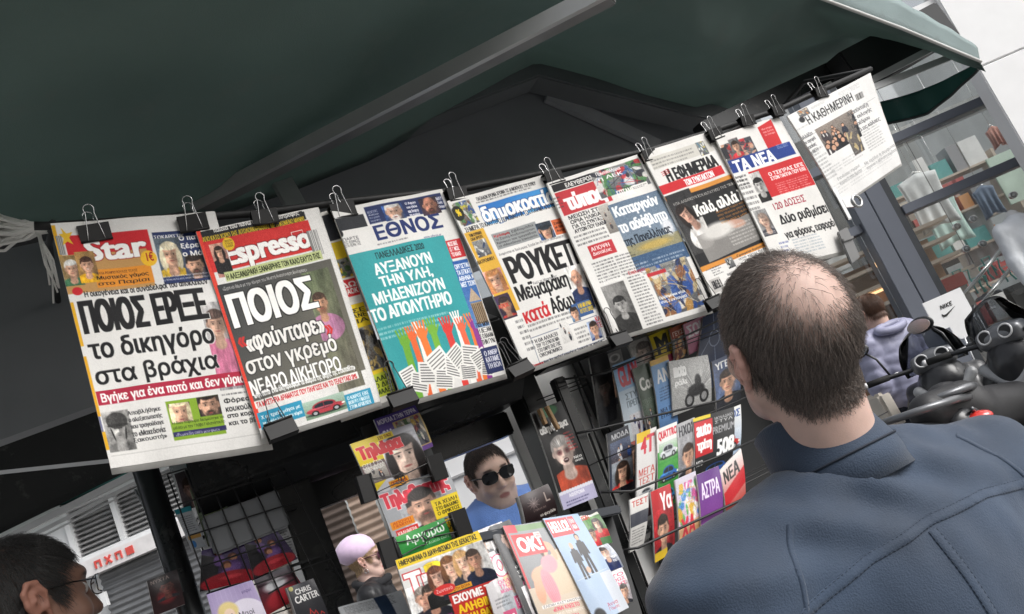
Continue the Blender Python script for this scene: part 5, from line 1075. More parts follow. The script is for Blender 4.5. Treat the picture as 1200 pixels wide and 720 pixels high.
# --- sloping display at the bottom
G2 = 'glossy magazines on the sloping display'
def m_you(p, b):
    p.grad('c9c6c6', 'a9a6a8'); p.portrait((.0, .0, .5, .26), hair='d8d4cc', bg=('d0ccca', 'b0acac'), long=True); p.portrait((.5, .0, 1, .3), shirt='1c1c22', bg=('d0cccc', 'c0bcbc')); p.portrait((.2, .25, 1, 1), skin='d8b09c', hair='c8a878', shirt='8d9298', bg=None, fc=(.6, .35), k=.22, long=True)
    p.text('YOU', (.06, .31, .95, .52), 'd0dcd8', .1, out='c02a5a', ow=.08); p.rows(['ΟΛΑ', 'ΤΗΣ', 'ΜΟΔΑΣ'], (.3, .55, .6, .68), 'c02a6a', .06); p.rect((.55, .74, .85, .86), 'b82a62'); p.rows(['ΓΙΑ', 'ΣΕΝΑ'], (.6, .76, .82, .84), 'f0e4ea', .06); p.rect((.2, .84, .5, .98), 'b82a62'); p.text('100', (.24, .88, .46, .95), 'f0e4ea', .08); p.fine((.1, .7, .5, .8), 3, '2a2a2e')
magazine([(549, 626), (588, 611), (634, 722), (586, 742)], pT, 100, 210, m_you, 'pale magazine with crimson outlined title beside the six face TV magazine', G2, seed=6, copies=2, step=(-.006, .008, -.006), copy_label='pale magazine copy showing only its edge under the crimson titled one')
def m_bw(p, b):
    p.grad('2a2a2e', '1c1c1f'); p.portrait((.1, .0, 1, .4), skin='c8a494', hair='0f0e0e', shirt='15151a', bg=('2a2a30', '18181c'), fc=(.5, .4), k=.3); p.rows(['σφίξε', 'τα πλάνα', 'του φθινοπώρου'], (.3, .42, .9, .56), 'e4e2e0', .05); p.rows(['ΑΝ ΕΓΩ', 'ΗΡΘΑ'], (.32, .58, .9, .66), 'e06a94', .06); p.portrait((.2, .62, 1, 1), skin='d0a898', hair='1c1818', shirt='101014', bg=('c8c4c4', '8a8688'), long=True)
magazine([(573, 618), (597, 609), (652, 720), (626, 742)], lambda a, b: onT(a, b, 1.492, 1.45, .36), 80, 210, m_bw, 'black covered magazine between the crimson titled one and the reclining woman one', G2, seed=7)
def m_ok(p, b):
    p.grad('8a8d90', '6a6a6c'); p.rect((0, 0, .05, 1), 'c22a30'); p.rect((.05, .01, .98, .07), '6a8a5a'); p.rect((.0, .0, .28, .08), 'c2283a'); p.rect((0, .6, 1, 1), 'c9b8a4')
    p.poly([(.3, .45), (.98, .28), (1, .7), (.4, .72)], 'cbb79c')
    p.ell(.34, .5, .2, .07, 'd8a284', .2, 1, -.3); p.ell(.22, .62, .1, .13, 'd8a284', .2, 1, .2); p.ell(.44, .62, .13, .17, 'e08a94', .15); p.ell(.62, .42, .18, .08, 'e4929c', .2, 1, -.5); p.ell(.72, .25, .13, .045, 'd8a284', .2, 1, .1); p.ell(.82, .32, .05, .08, 'd8a284', .2); p.ell(.64, .28, .07, .06, 'dcae92', .2); p.ell(.58, .27, .05, .07, '4a2c1c', .3)
    for i in range(5): p.line((.36 + .04 * i, .52), (.40 + .035 * i, .74), 'c86a7a', .01, .5)
    p.rect((.08, .1, .72, .31), 'c8262e'); p.text('OK!', (.14, .13, .68, .28), 'f4f2ee', .1); p.rect((.6, .1, .74, .16), 'dcd8d4'); p.rows(['ΕΛΛΑΔΑ', '10ΕΥΡΩ'], (.62, .105, .73, .155), '8a2a2a', .04)
    p.rect((.12, .76, .95, .79), 'e8e2de'); p.text('ΕΛΕΝΗ ΚΑΣΤΑΝΙΩΤΗ', (.15, .765, .9, .785), '2a2a2c', .05); p.text('«ΕΙΝΑΙ ΚΛΕΙΣΤΟ', (.3, .80, .85, .835), 'd83a5a', .06); p.text('ΤΟ ΣΗΜΕΙΟ ΤΟΥ ΘΕΡΟΥΣ', (.15, .85, .92, .875), 'f0ecea', .05); p.text('ΜΗΔΕΝ', (.35, .89, .75, .92), 'd83a5a', .06)
    for i in range(4): p.portrait((.08 + .23 * i, .93, .28 + .23 * i, 1), k=.3)
magazine([(589, 617), (638, 611), (698, 728), (641, 745)], lambda a, b: onT(a, b, 1.484, 1.45, .36), 120, 220, m_ok, 'magazine with red title block and a reclining woman in a pink dress', G2, seed=8, copies=2, step=(-.006, .008, -.006), copy_label='magazine copy showing only its red spine under the reclining woman one')
def m_hello(p, b):
    p.grad('8da8c8', 'b4c4d8'); p.rect((.02, .02, .62, .2), 'c22530'); p.text('HELLO!', (.06, .045, .58, .16), 'f2f0ee', .1); p.rect((.64, .02, .8, .18), 'c8303a'); p.rows(['ΕΛΛ', 'ΑΔΑ'], (.66, .04, .78, .16), 'f0dcdc', .06)
    person_fig(p, .34, .31, .085, '25242a', hair='b8a48a', legs='1e1e24'); person_fig(p, .60, .24, .095, '1c1c22', hair='1c1614', legs='18181e'); p.ell(.47, .56, .06, .03, 'd0a890', .3); p.line((.05, .62), (.95, .6), 'e8e6e2', .006)
    p.rect((.7, .62, 1, 1), 'c9ced6'); p.ell(.2, .96, .16, .07, '18181c', .3); p.rows(['Άννα', 'Γάμος'], (.5, .88, .8, .96), 'b82a4a', .03)
magazine([(636, 608), (677, 602), (737, 712), (699, 732)], lambda a, b: onT(a, b, 1.476, 1.45, .36), 110, 230, m_hello, 'magazine with a red title bar and two people in black on pale blue', G2, seed=9, copies=3, step=(-.005, .008, -.006), copy_label='magazine copy showing only its white edge under the two people in black one')
def m_lif(p, b): p.grad('5a8a4a', '3a6a3a'); p.rect((.0, .0, 1, .12), 'd8dcd0'); p.portrait((.3, .05, 1, .8), shirt='c0282c', bg=None, long=True, k=.26); p.portrait((0, .35, .5, 1), shirt='c82a30', bg=None, k=.3); p.text('ΖΩΗ', (.05, .03, .5, .18), 'b82a2c', .08)
magazine([(677, 606), (699, 599), (718, 636), (694, 641)], lambda a, b: onT(a, b, 1.49, 1.45, .36), 60, 90, m_lif, 'small magazine with figures in red on green beside the black post', G2, seed=10)
def m_nav(p, b): p.grad('c8ccd4', '8d94a4'); p.portrait((.0, .0, .9, 1), shirt='1c2a5a', bg=None, fc=(.45, .3), k=.26); p.rows(['ΠΟΡΤ', 'ΡΑΙΤΟ'], (.6, .5, .95, .75), 'f0f0f0', .06)
magazine([(696, 642), (712, 637), (731, 664), (712, 671)], lambda a, b: onT(a, b, 1.488, 1.45, .36), 50, 70, m_nav, 'small magazine with a man in a navy suit beside the black post', G2, seed=11)
def m_pin(p, b): p.grad('d8d2d4', 'b0a8ac'); p.rows(['ΤΟ', 'ΦΩΣ', 'ΤΗΣ'], (.1, .1, .9, .5), 'c02a52', .08); p.portrait((.2, .4, 1, 1), bg=None)
magazine([(712, 672), (729, 665), (742, 705), (724, 711)], lambda a, b: onT(a, b, 1.486, 1.45, .36), 50, 80, m_pin, 'small white and pink magazine at the foot of the black post', G2, seed=12)
dsp = thing('sloping_display', tuple(onT(600, 660, 1.52, 1.45, .36)), 'dark grey sloping display board under the glossy magazines', 'display board')
Q = [onT(x, y, 1.535, 1.45, .36) for x, y in ((520, 640), (716, 600), (768, 770), (560, 840))]
MB().hexa([Q[0], Q[1], Q[2], Q[3]] + [q + np.array([0, .02, -.006]) for q in Q]).build('board', blk2, dsp)
MB().bar(Q[0] + np.array([0, -.02, .0]), Q[1] + np.array([0, -.02, 0]), .05, .018).build('top_ledge', mat('counter slate', (.06, .065, .075), .35), dsp, .003)
def m_wh(p, b): p.grad('d4d6d8', 'b8babd'); p.fine((.08, .1, .9, .5), 7); p.poly([(.55, 0), (.75, 0), (.8, 1), (.6, 1)], '2a3a52'); p.fine((.05, .6, .5, .9), 4)
magazine([(396, 712), (470, 692), (482, 722), (408, 742)], lambda a, b: onT(a, b, 1.6, 1.4, 1.2), 90, 50, m_wh, 'pale leaflet with a dark stripe lying below the beret woman', seed=13, name='leaflet')

# --- the art weekly hung with clothes pegs, the dark book and the cartons
def m_ath(p, b):
    p.grad('141214', '0e0d0f'); p.portrait((.1, .16, 1, .86), skin='cdb4a8', hair='8d8884', shirt='a8442c', bg=None, fc=(.44, .44), k=.34, paint=True, open_mouth=True); p.text('αθηνόραμα', (.05, .17, .92, .27), 'eceae6', .1); p.fine((.68, .3, .95, .5), 6, 'c02a2a', .8); p.rows(['Νέα', 'σκηνή'], (.72, .55, .95, .62), 'e8e6e2', .05)
    p.rect((0, .84, 1, 1), 'b4b0cc'); [p.ell(.08 * i, .845, .05, .018, 'dcdae4', .3) for i in range(14)]; p.text('ΑΦΙΕΡΩΜΑ', (.25, .87, .7, .91), 'eceaf2', .06); p.fine((.12, .93, .88, .985), 2, '3a3864', .8); p.ell(.5, .05, .3, .06, '3a7a4a', .3)
magazine([(622, 484), (657, 470), (701, 582), (661, 598)], pY(1.62), 110, 290, m_ath, 'black magazine with a painted screaming face hung by wooden pegs', seed=14)
wd = mat('peg wood', (.42, .26, .13), .6, var=.2, vscale=40)
for x0, y0, x1, y1, lab in ((641, 476, 655, 503, 'wooden clothes peg at the right on the painted face magazine'), (633, 479, 640, 497, 'shorter wooden clothes peg at the left on the painted face magazine')):
    a, b = onY(x0, y0, 1.598), onY(x1, y1, 1.598); t = thing('clothes_peg', tuple(a), lab, 'clothes peg', 'clothes pegs')
    MB().bar(a, b, .007, .006, (0, 1, 0)).build('peg_half', wd, t, .001); MB().bar(a + np.array([0, .009, 0]), b + np.array([0, .007, 0]), .007, .006, (0, 1, 0)).build('peg_half', wd, t, .001)
    m_ = (a + b) / 2; MB().tube([m_ + np.array([.005 * math.cos(q), .004, .005 * math.sin(q)]) for q in np.linspace(0, 6.2, 12)], .0009, 5).build('spring', wire, t)
def m_lit(p, b): p.grad('2a1216', '180a0c'); p.ell(.36, .4, .12, .14, '4a3a3a', .4); [p.line((.36, .4), (.36 + .2 * math.cos(a), .4 + .2 * math.sin(a)), '8a7a78', .012, .8) for a in np.linspace(0, 6, 11)]; p.text('L', (.74, .2, .88, .5), 'a09088', .03); p.text('LITERATURE', (.3, .6, .7, .66), '8a7a74', .03); p.text('το ψεγάδι', (.45, .78, .95, .9), 'd8d4cc', .04)
magazine([(608, 582), (642, 567), (654, 602), (617, 618)], pY(1.63), 80, 80, m_lit, 'dark maroon book with a small winged emblem standing by the black post', seed=15, name='book', th=.02)
cart = mat('carton', (.30, .26, .17), .7, var=.15, vscale=12)
for q, lab in (([(518, 506), (560, 490), (567, 507), (524, 528)], 'left brown carton with barcode stacked above the hatch'), ([(561, 490), (606, 472), (612, 492), (568, 507)], 'right brown carton with barcode stacked above the hatch')):
    P = [onY(x, y, 2.2) for x, y in q]; t = thing('carton', tuple(P[3]), lab, 'carton', 'cartons above the hatch')
    MB().hexa([P[3], P[2], P[2] + np.array([0, .3, 0]), P[3] + np.array([0, .3, 0]), P[0], P[1], P[1] + np.array([0, .3, 0]), P[0] + np.array([0, .3, 0])]).build('box', cart, t, .002)
    pg = Page(24, 24, 'cfccc4', 3); pg.bars((.1, .1, .9, .75), 14); f = lambda u, v: ((P[0] * (1 - u)[:, None] + P[1] * u[:, None]) * (1 - v)[:, None] + (P[3] * (1 - u)[:, None] + P[2] * u[:, None]) * v[:, None])
    sheet('label', pg, lambda u, v: f(.3 + .22 * u, .3 + .5 * v) - np.array([0, .0015, 0]), newsprint, t)
sh = MB().bar(onY(500, 536, 2.3) , onY(640, 486, 2.3), .3, .012).build('carton_shelf', mat('pale shelf board', (.4, .38, .34), .6)); tag(sh, 'thin shelf under the two cartons above the hatch', 'shelf')

# --- right hand rack
G3 = 'magazines standing in the right hand rack'
def simple(c0, c1, title=None, tc='f0eeea', box=(.08, .05, .9, .22), port=None, tb=None, extra=None):
    def d(p, b):
        p.grad(c0, c1)
        if port: p.portrait((.0, .12, 1, 1), **port)
        if extra: extra(p)
        if tb: p.rect((box[0] - .05, box[1] - .03, box[2] + .05, box[3] + .03), tb)
        if title: p.text(title, box, tc, .08)
    return d
def fash(p): p.fine((.1, .66, .6, .9), 5, '2a2a2c')
magazine([(700, 420), (727, 409), (737, 468), (711, 480)], pY(1.76), 50, 100, simple('9a9a9a', '6a6a6c', 'VO', 'd8d8d8', port=dict(bg=None, hair='2a2422', long=True)), 'grey fashion magazine at the back left of the rack', G3, seed=20)
magazine([(735, 402), (764, 391), (774, 424), (746, 436)], pY(1.76), 60, 70, simple('b8b6b2', '8d8a88', None, port=dict(bg=None, skin='c8b4a8', hair='6a6460')), 'pale grey magazine at the back of the rack under the coast photo newspaper', G3, seed=21)
magazine([(760, 394), (787, 383), (794, 420), (770, 430)], pY(1.75), 60, 80, simple('d8c42a', 'c8a82a', 'M', '1c1c14', (.15, .1, .7, .7), extra=lambda p: p.rect((0, .78, 1, 1), 'a83a5a')), 'yellow magazine with a big black letter at the back of the rack', G3, seed=22)
magazine([(784, 386), (804, 377), (809, 414), (791, 424)], pY(1.74), 50, 80, simple('b8644a', '8a3a2c', 'ΓΕΥΣΗ', 'f0dcd0', (.1, .15, .9, .3), extra=lambda p: p.scene((0, .35, 1, 1), ['c8844a', 'd8a86a', '8a3a2a', '5a2a1a'], 30, 4)), 'rust red magazine at the back of the rack', G3, seed=23)
magazine([(800, 381), (826, 369), (830, 404), (808, 416)], pY(1.73), 60, 80, simple('e0a4b8', 'c87a98', 'ΣΟΚ', 'f4ecf0', (.1, .1, .9, .5)), 'pink magazine at the back of the rack', G3, seed=24)
def m_diag(p, b):
    p.grad('1d2c4e', '22345a'); c = '9aa6c0'; [p.line((.45 + .16 * math.cos(a), .35 + .11 * math.sin(a)), (.45 + .16 * math.cos(a + .4), .35 + .11 * math.sin(a + .4)), c, .02) for a in np.arange(0, 6.3, .4)]
    p.line((.45, .24), (.45, .0), c, .015); p.line((.61, .35), (1, .3), c, .015); p.line((.45, .46), (.5, 1), c, .015); p.line((.1, .5), (.29, .35), c, .015); p.line((.1, .5), (.2, .8), c, .015)
magazine([(824, 372), (850, 362), (868, 440), (810, 465)], pY(1.72), 80, 120, m_diag, 'navy booklet with a thin line diagram at the back of the rack', G3, seed=25)
magazine([(690, 420), (711, 412), (724, 490), (703, 502)], pY(1.70), 40, 110, simple('17161a', '121114', None, port=dict(bg=None, skin='6a5a54', hair='0c0b0b')), 'black covered magazine with pale edges at the left end of the rack', G3, seed=26, copies=3, copy_label='black covered magazine copy behind the one at the left end of the rack')
magazine([(717, 429), (744, 418), (762, 508), (736, 520)], pY(1.66), 60, 130, simple('a8c4dc', 'd8dcde', 'GLAM', 'c83a4a', (.15, .05, .98, .32), extra=lambda p: (p.rect((0, 0, 1, .36), '8ab0d4'), p.rows(['ΣΤΥΛ', 'ΠΡΕΠΕΙ'], (.25, .4, .9, .6), '5a6a78', .05), p.crowd((.25, .68, 1, 1), 4, 3, coat=('2a3a6a', 'b84a4a', '3a2a4a'), bg=('d8d8dc', 'c0c0c4')))), 'pale blue magazine with a tall red title in the middle of the rack', G3, seed=27, copies=4, copy_label='pale blue magazine copy fanned behind the tall red titled one')
magazine([(741, 433), (760, 424), (778, 500), (760, 510)], pY(1.65), 50, 110, simple('5a685a', '3a463c', 'Cos', 'e8e8e2', (.15, .18, .95, .38), extra=lambda p: p.crowd((0, .5, 1, 1), 4, 8, bg=('5a685a', '3a463c'))), 'dark green magazine in the middle of the rack', G3, seed=28, copies=1, copy_label='dark green magazine copy behind the first')
magazine([(761, 424), (782, 416), (795, 496), (774, 506)], pY(1.64), 50, 120, simple('7aa4d0', '5a84b8', 'ΑΝ', 'eef0f2', (.2, .16, .9, .36), extra=lambda p: (p.rect((0, 0, 1, .08), 'd8a83a'), p.fine((.2, .42, .9, .62), 5, '24344e'), p.rows(['ΝΕΑ ΤΟΥ', 'ΕΠΟΧΗ'], (.15, .7, .95, .85), '1c2a44', .06))), 'blue magazine with yellow top band in the middle of the rack', G3, seed=29, copies=2, copy_label='blue magazine copy fanned behind the yellow banded one')
def m_moto(p, b):
    p.grad('c4c4c2', '9a9a98'); r = np.random.default_rng(3)
    for _ in range(120): a = r.uniform(-.9, .4); p.line((.62, .75), (.62 + r.uniform(.2, .6) * math.cos(a) * r.choice([-1, 1]), .75 - r.uniform(.2, .7)), r.choice(['e4e4e2', '6a6a6a', '8d8d8c', 'd0d0ce']), .012, .5)
    for x in (.42, .8): p.ell(x, .82, .12, .13, '18181a', .1); p.ell(x, .82, .07, .08, '8a8a8a', .2)
    p.ell(.6, .66, .22, .12, '222224', .3); p.ell(.66, .5, .08, .14, '2a2a2c', .3); p.grain(.06); p.text('moto', (.08, .1, .42, .34), 'f2f2f0', .1, out='5a5a5a', ow=.03); p.text('ράλι', (.1, .38, .4, .52), 'f2f2f0', .08)
magazine([(783, 424), (829, 416), (834, 470), (789, 488)], pY(1.63), 90, 110, m_moto, 'black and white magazine with a motorcycle in a spray of mud', G3, seed=30)
magazine([(711, 509), (736, 498), (742, 564), (715, 577)], pY(1.64), 50, 110, simple('20242e', '2c3648', 'ΜΟΔΑ', 'd8d8dc', (.2, .06, .95, .16), extra=lambda p: (p.crowd((.1, .2, 1, .7), 6, 4, coat=('2a4a8a', 'c8c8cc'), bg=('3a4a6a', '4a3a3a')), p.portrait((.1, .55, 1, 1), shirt='b82a24', long=True, k=.3))), 'dark magazine with faces in the second row at the left of the rack', G3, seed=31, copies=4, copy_label='dark magazine copy fanned in the second row at the left of the rack')
magazine([(746, 509), (769, 500), (762, 630), (744, 640)], pY(1.6), 50, 170, simple('d8d6d4', 'c0bebc', None, extra=lambda p: (p.rect((0, 0, .7, .1), 'd8b42a'), p.text('4Τ', (.2, .05, .9, .22), 'c83a4a', .1), p.rows(['ΜΕΓΑ', 'ΤΕΣΤ'], (.1, .34, .95, .5), 'b8423a', .04), p.car((.1, .52, 1, .62), '9a9a9c', ('d8d6d4', 'c0bebc')), p.rect((.0, .62, 1, .8), '4a2a34'), p.car((.05, .84, 1, .95), '3a3c44', ('8a8a8c', '6a6a6e')))), 'white car magazine with thin red lettering in the lower rack', G3, seed=32, copies=3, step=(-.0095, .007, 0), copy_label='white car magazine copy fanned in the lower rack')
magazine([(769, 504), (793, 494), (794, 588), (771, 600)], pY(1.59), 60, 120, simple('4a9a44', '2f8a3a', None, extra=lambda p: (p.rect((0, 0, 1, .3), 'e0e0dc'), p.text('QUATTRO', (.08, .05, .96, .17), 'c8283a', .1), p.car((.08, .2, .98, .44), 'c8ccd0', ('c8d0c8', '4a9a44')), p.car((.05, .46, 1, .72), '2a62b0', ('4a9a44', '3f9440')), p.car((.05, .74, 1, .98), '3a8ac8', ('3f9440', '2f8a3a')))), 'green magazine with three cars and a red title', G3, seed=33, copies=1, copy_label='green three car magazine copy behind the first')
magazine([(793, 498), (814, 489), (817, 570), (796, 584)], pY(1.585), 40, 100, simple('a8a8aa', '6a6a70', 'ΗΧΟΣ', '2a2a30', (.1, .05, .95, .2), port=dict(bg=None)), 'grey magazine beside the red block car magazine', G3, seed=34, copies=5, step=(-.009, .006, -.001), copy_label='grey magazine copy in the fan beside the red block car magazine')
def m_auto(p, b):
    p.grad('1b1c1e', '26282a'); p.rect((.0, .0, .42, .06), 'd8c02a'); p.rect((.02, .08, .46, .62), 'c22a30'); p.text('auto', (.06, .13, .43, .32), 'f4f2f0', .12); p.text('τρίτη', (.06, .37, .43, .57), 'f4f2f0', .12); p.rows(['ΜΟΝΑΔΙΚΟ', 'ΣΤΥΛ'], (.52, .08, .95, .2), 'd0d0d0', .05); p.text('PREMIUM', (.46, .24, 1, .36), '9a9a9c', .06)
    p.text('ΝΕΟ', (.04, .68, .2, .76), 'eceae8', .06); p.text('508', (.56, .46, 1, .72), 'f0f0ee', .12); p.car((.1, .76, 1, 1), '2a5aa8', ('1b1c1e', '2a2c2e'))
magazine([(812, 491), (860, 477), (857, 548), (814, 568)], pY(1.58), 100, 110, m_auto, 'black car magazine with a red title block beside the bald man', G3, seed=35)
magazine([(762, 577), (785, 567), (791, 645), (768, 660)], pY(1.56), 60, 100, simple('b8262c', '8a1a20', 'Υα', 'f2ecea', (.45, .08, .95, .35), extra=lambda p: (p.portrait((.0, .3, .9, 1), bg=None, shirt='1c1c24', k=.28), p.rect((0, .88, .6, 1), 'd8b42a'))), 'red magazine with a young man in the bottom row of the rack', G3, seed=36, copies=3, copy_label='red magazine copy fanned in the bottom row of the rack')
magazine([(791, 563), (815, 552), (820, 628), (797, 644)], pY(1.55), 60, 80, simple('c8c4d4', 'e0a86a', 'ΧΑ', 'd83a4a', (.1, .6, .8, .9), extra=lambda p: p.scene((0, .1, 1, .7), ['d8a83a', '4a84c8', 'c84a8a', 'f0ece8', '5aa85a'], 40, 3, bg=('c8c4d4', 'd8b8c8'))), 'many coloured children magazine in the bottom row of the rack', G3, seed=37, copies=3, copy_label='many coloured magazine copy fanned in the bottom row')
magazine([(816, 557), (842, 546), (847, 606), (822, 620)], pY(1.54), 60, 60, simple('5a2a7a', '8a4a9a', 'ΑΣΤΡΑ', 'ecdff2', (.1, .2, .9, .5)), 'purple magazine in the bottom row of the rack', G3, seed=38)
magazine([(843, 552), (868, 526), (874, 592), (852, 608)], pY(1.54), 50, 60, simple('dcd8d4', 'b8342c', 'ΝΕΑ', '2a2a2a', (.1, .1, .8, .35), extra=lambda p: p.poly([(.0, .5), (1, .3), (1, .6), (0, .8)], 'c0242c')), 'white and red magazine at the right end of the bottom row', G3, seed=39)
magazine([(738, 586), (760, 577), (754, 640), (738, 648)], pY(1.57), 40, 100, simple('d2d0cc', 'b4b2ae', 'ΤΕΣΤ', 'b8423a', (.1, .06, .95, .18), extra=lambda p: (p.rect((0, .3, 1, .55), '3a3c46'), p.fine((.1, .6, .9, .9), 6))), 'white magazine with a dark middle band at the lower left of the rack', G3, seed=60, copies=4, step=(-.008, .006, 0), copy_label='white magazine copy fanned at the lower left of the rack')
magazine([(722, 505), (746, 496), (752, 566), (728, 580)], pY(1.665), 50, 110, simple('c05a4a', '7a2a2a', 'ΖΩΗ', 'f0e6e0', (.15, .06, .95, .2), port=dict(bg=None, shirt='2a2a3a', long=True)), 'red toned magazine with a long haired face in the second row of the rack', G3, seed=61, copies=2, copy_label='red toned magazine copy behind the long haired face one')
magazine([(838, 486), (868, 474), (866, 540), (838, 553)], pY(1.60), 60, 110, simple('d8d6d2', '9ab0c8', 'ΤΑΧΟΣ', '2a4a8a', (.1, .06, .95, .2), extra=lambda p: p.car((.05, .4, .98, .8), 'b82a2a', ('c8d0d8', '9ab0c8'))), 'pale magazine with a red car behind the black car magazine', G3, seed=62)
magazine([(834, 424), (862, 412), (868, 470), (840, 484)], pY(1.65), 60, 110, simple('2c3a5a', '6a7a9a', 'ΥΓΕΙΑ', 'f0f0f0', (.1, .08, .95, .22), port=dict(bg=None)), 'blue toned magazine close to the ear of the bald man', G3, seed=63, copies=2, copy_label='blue toned magazine copy close to the ear of the bald man')
rk = thing('magazine_rack', tuple(onY(760, 560, 1.7)), 'black wire rack holding three rows of magazines behind the bald man', 'rack')
wr = mat('black rack wire', (.012, .012, .013), .4, var=.2)
for pts, y, r in (([(660, 445), (711, 437), (850, 372)], 1.63, .0026), ([(676, 508), (700, 503), (842, 470), (890, 448)], 1.61, .003), ([(704, 577), (740, 576), (845, 534), (890, 513)], 1.565, .003), ([(730, 645), (748, 642), (860, 590), (900, 571)], 1.53, .003)):
    MB().tube([onY(*q, y) for q in pts], r, 6).build('front_rail', wr, rk)
for pts in ([(673, 440), (692, 489)], [(684, 470), (716, 560)], [(690, 508), (760, 690)]):
    MB().tube([onY(*pts[0], 1.68), onY(*pts[1], 1.68)], .003, 6).build('upright', wr, rk)
for a, b, z in ((.95, 1.86, 1.72), (.95, 1.86, 1.54), (.95, 1.86, 1.36)):
    m = MB()
    for yy in np.linspace(1.62, 1.8, 3): m.tube([(a, yy, z), (b, yy, z)], .0014, 6)
    m.build('shelf_grid', wr, rk)
MB().bar(onY(652, 444, 1.66), onY(760, 722, 1.66), .028, .03, (0, 1, 0)).build('frame_post', blk, rk, .003)

# --- left hand rack
G4 = 'magazines behind the left wire grid'
pL = pY(1.74)
magazine([(204, 598), (223, 593), (241, 640), (225, 645)], pL, 50, 110, simple('b8bcc0', '9aa0a8', None, extra=lambda p: (p.rect((0, 0, 1, .12), '2a8a98'), p.fine((.1, .2, .9, .6), 8, '3a3c44'), p.rect((.1, .68, .95, .76), 'b88a3a'), p.ell(.3, .88, .15, .08, '2a6aa8'))), 'pale leaflet with a teal head beside the round black post', G4, seed=40, name='leaflet')
magazine([(222, 574), (248, 562), (284, 627), (244, 641)], pY(1.755), 70, 130, simple('7a8a70', '56644c', None, extra=lambda p: p.scene((0, .3, 1, 1), ['5a6e48', '7a8c5a', '4a5438', '8a9078'], 50, 3, bg=('7a8a70', '56644c'))), 'mossy green magazine behind the left wire grid', G4, seed=41)
magazine([(204, 556), (228, 548), (246, 590), (216, 598)], pY(1.76), 60, 80, simple('3a3438', '5a4a50', None, port=dict(bg=None, skin='8a6a60')), 'dark portrait magazine at the top of the left wire grid', G4, seed=42)
magazine([(240, 548), (266, 541), (286, 622), (266, 632)], pY(1.765), 60, 130, simple('8a8c8e', '6c6e70', None), 'plain grey folder behind the left wire grid', G4, seed=43, name='folder')
magazine([(282, 602), (326, 592), (333, 612), (290, 626)], pY(1.745), 80, 50, simple('9a9c9e', '86888a', None, extra=lambda p: p.fine((.1, .15, .9, .85), 8, '4a4a4e')), 'sheet of small print behind the left wire grid', G4, seed=44, name='leaflet')
def anime(seed):
    def d(p, b):
        p.grad('4a3a6a', '2a1c3a'); p.poly([(0, .1), (.4, .3), (.25, 1), (0, 1)], '17161c')
        for x, y in ((.38, .14), (.66, .34), (.5, .5)): p.ell(x, y, .1, .09, '5a2c1c', .2); p.ell(x + .02, y + .03, .07, .07, 'b07858', .3); p.ell(x, y + .22, .12, .14, '6a4a8a', .3)
        p.ell(.5, .86, .5, .2, '9a1c28', .15); p.ell(.55, .8, .2, .05, 'd8404a', .5, .7); p.grain(.04)
    return d
magazine([(236, 646), (283, 632), (304, 678), (234, 694)], pY(1.735), 100, 110, anime(1), 'purple cover with three children over red, left of its pair on the wire grid', G4, seed=45)
magazine([(285, 633), (322, 619), (349, 655), (298, 678)], pY(1.73), 90, 100, anime(2), 'purple cover with three children over red, right of its pair on the wire grid', G4, seed=46)
magazine([(298, 680), (338, 662), (360, 696), (312, 722)], pY(1.725), 90, 100, lambda p, b: (p.grad('2a2434', '8a1c24'), p.ell(.45, .35, .3, .16, 'c8c8cc', .5), p.ell(.5, .75, .4, .25, 'a82430', .3), p.line((.2, .5), (.9, .45), '0e0e10', .05)), 'black and red glossy comic at the foot of the wire grid', G4, seed=47)
def m_kiou(p, b): p.grad('9a8ab4', 'b8acc8'); [p.line((.08 + .1 * i, 0), (.08 + .1 * i, 1), 'a898be', .02, .7) for i in range(10)]; p.ell(.66, .7, .42, .42, 'd8d2e0', .05); p.ell(.32, .42, .2, .17, 'd8c484', .25); p.ell(.33, .5, .11, .12, 'e4c8b4', .2); p.ell(.3, .5, .012, .014, '2a2020'); p.ell(.37, .5, .012, .014, '2a2020'); p.text('Μαρί', (.5, .5, .8, .62), '2a2430', .02); p.text('Κιουρί', (.5, .66, .88, .82), '2a2430', .02); p.text('μικροί', (.7, .12, .9, .2), '4a3a6a', .03)
magazine([(242, 697), (295, 680), (320, 740), (258, 756)], pY(1.66), 110, 130, m_kiou, 'lilac childrens book with a yellow haired figure at the bottom left', seed=48, name='book', th=.008)
def m_cart(p, b): p.grad('35353a', '28282c'); p.text('CHRIS', (.22, .1, .78, .22), 'e4e2e0', .06); p.text('CARTER', (.12, .25, .95, .4), 'e8e6e4', .08); [p.line((.1 + .08 * i, .72 + .05 * (-1) ** i * (i % 3)), (.18 + .08 * i, .72 - .07 * (-1) ** i * ((i + 1) % 3)), 'c83a34', .025) for i in range(10)]; p.ell(.12, .06, .08, .05, 'a8a05a')
magazine([(336, 689), (367, 678), (388, 728), (354, 742)], pY(1.67), 90, 130, m_cart, 'dark paperback with large white capitals and a red scrawl, bottom left', seed=49, name='book', th=.025)
magazine([(320, 617), (334, 610), (348, 650), (333, 652)], pY(1.75), 30, 80, simple('c8cacc', 'a8aaac', None, extra=lambda p: p.fine((.1, .1, .9, .9), 10)), 'strip of printed paper at the right end of the wire grid', G4, seed=50, name='leaflet')
magazine([(172, 681), (207, 667), (217, 708), (181, 722)], pY(1.72), 70, 90, lambda p, b: (p.grad('1a0e10', '2c1216'), p.ell(.5, .6, .3, .2, '6a1c20', .5), p.portrait((.2, .1, .9, .7), skin='6a3a34', hair='120c0c', bg=None), p.rows(['ΝΥΧΤΑ'], (.1, .06, .7, .18), '8a7a74', .04)), 'dark red paperback left of the round black post', seed=51, name='book', th=.02)
lr = thing('wire_grid_rack', tuple(onY(270, 640, 1.7)), 'black wire grid rack beside the round post at the lower left', 'rack')
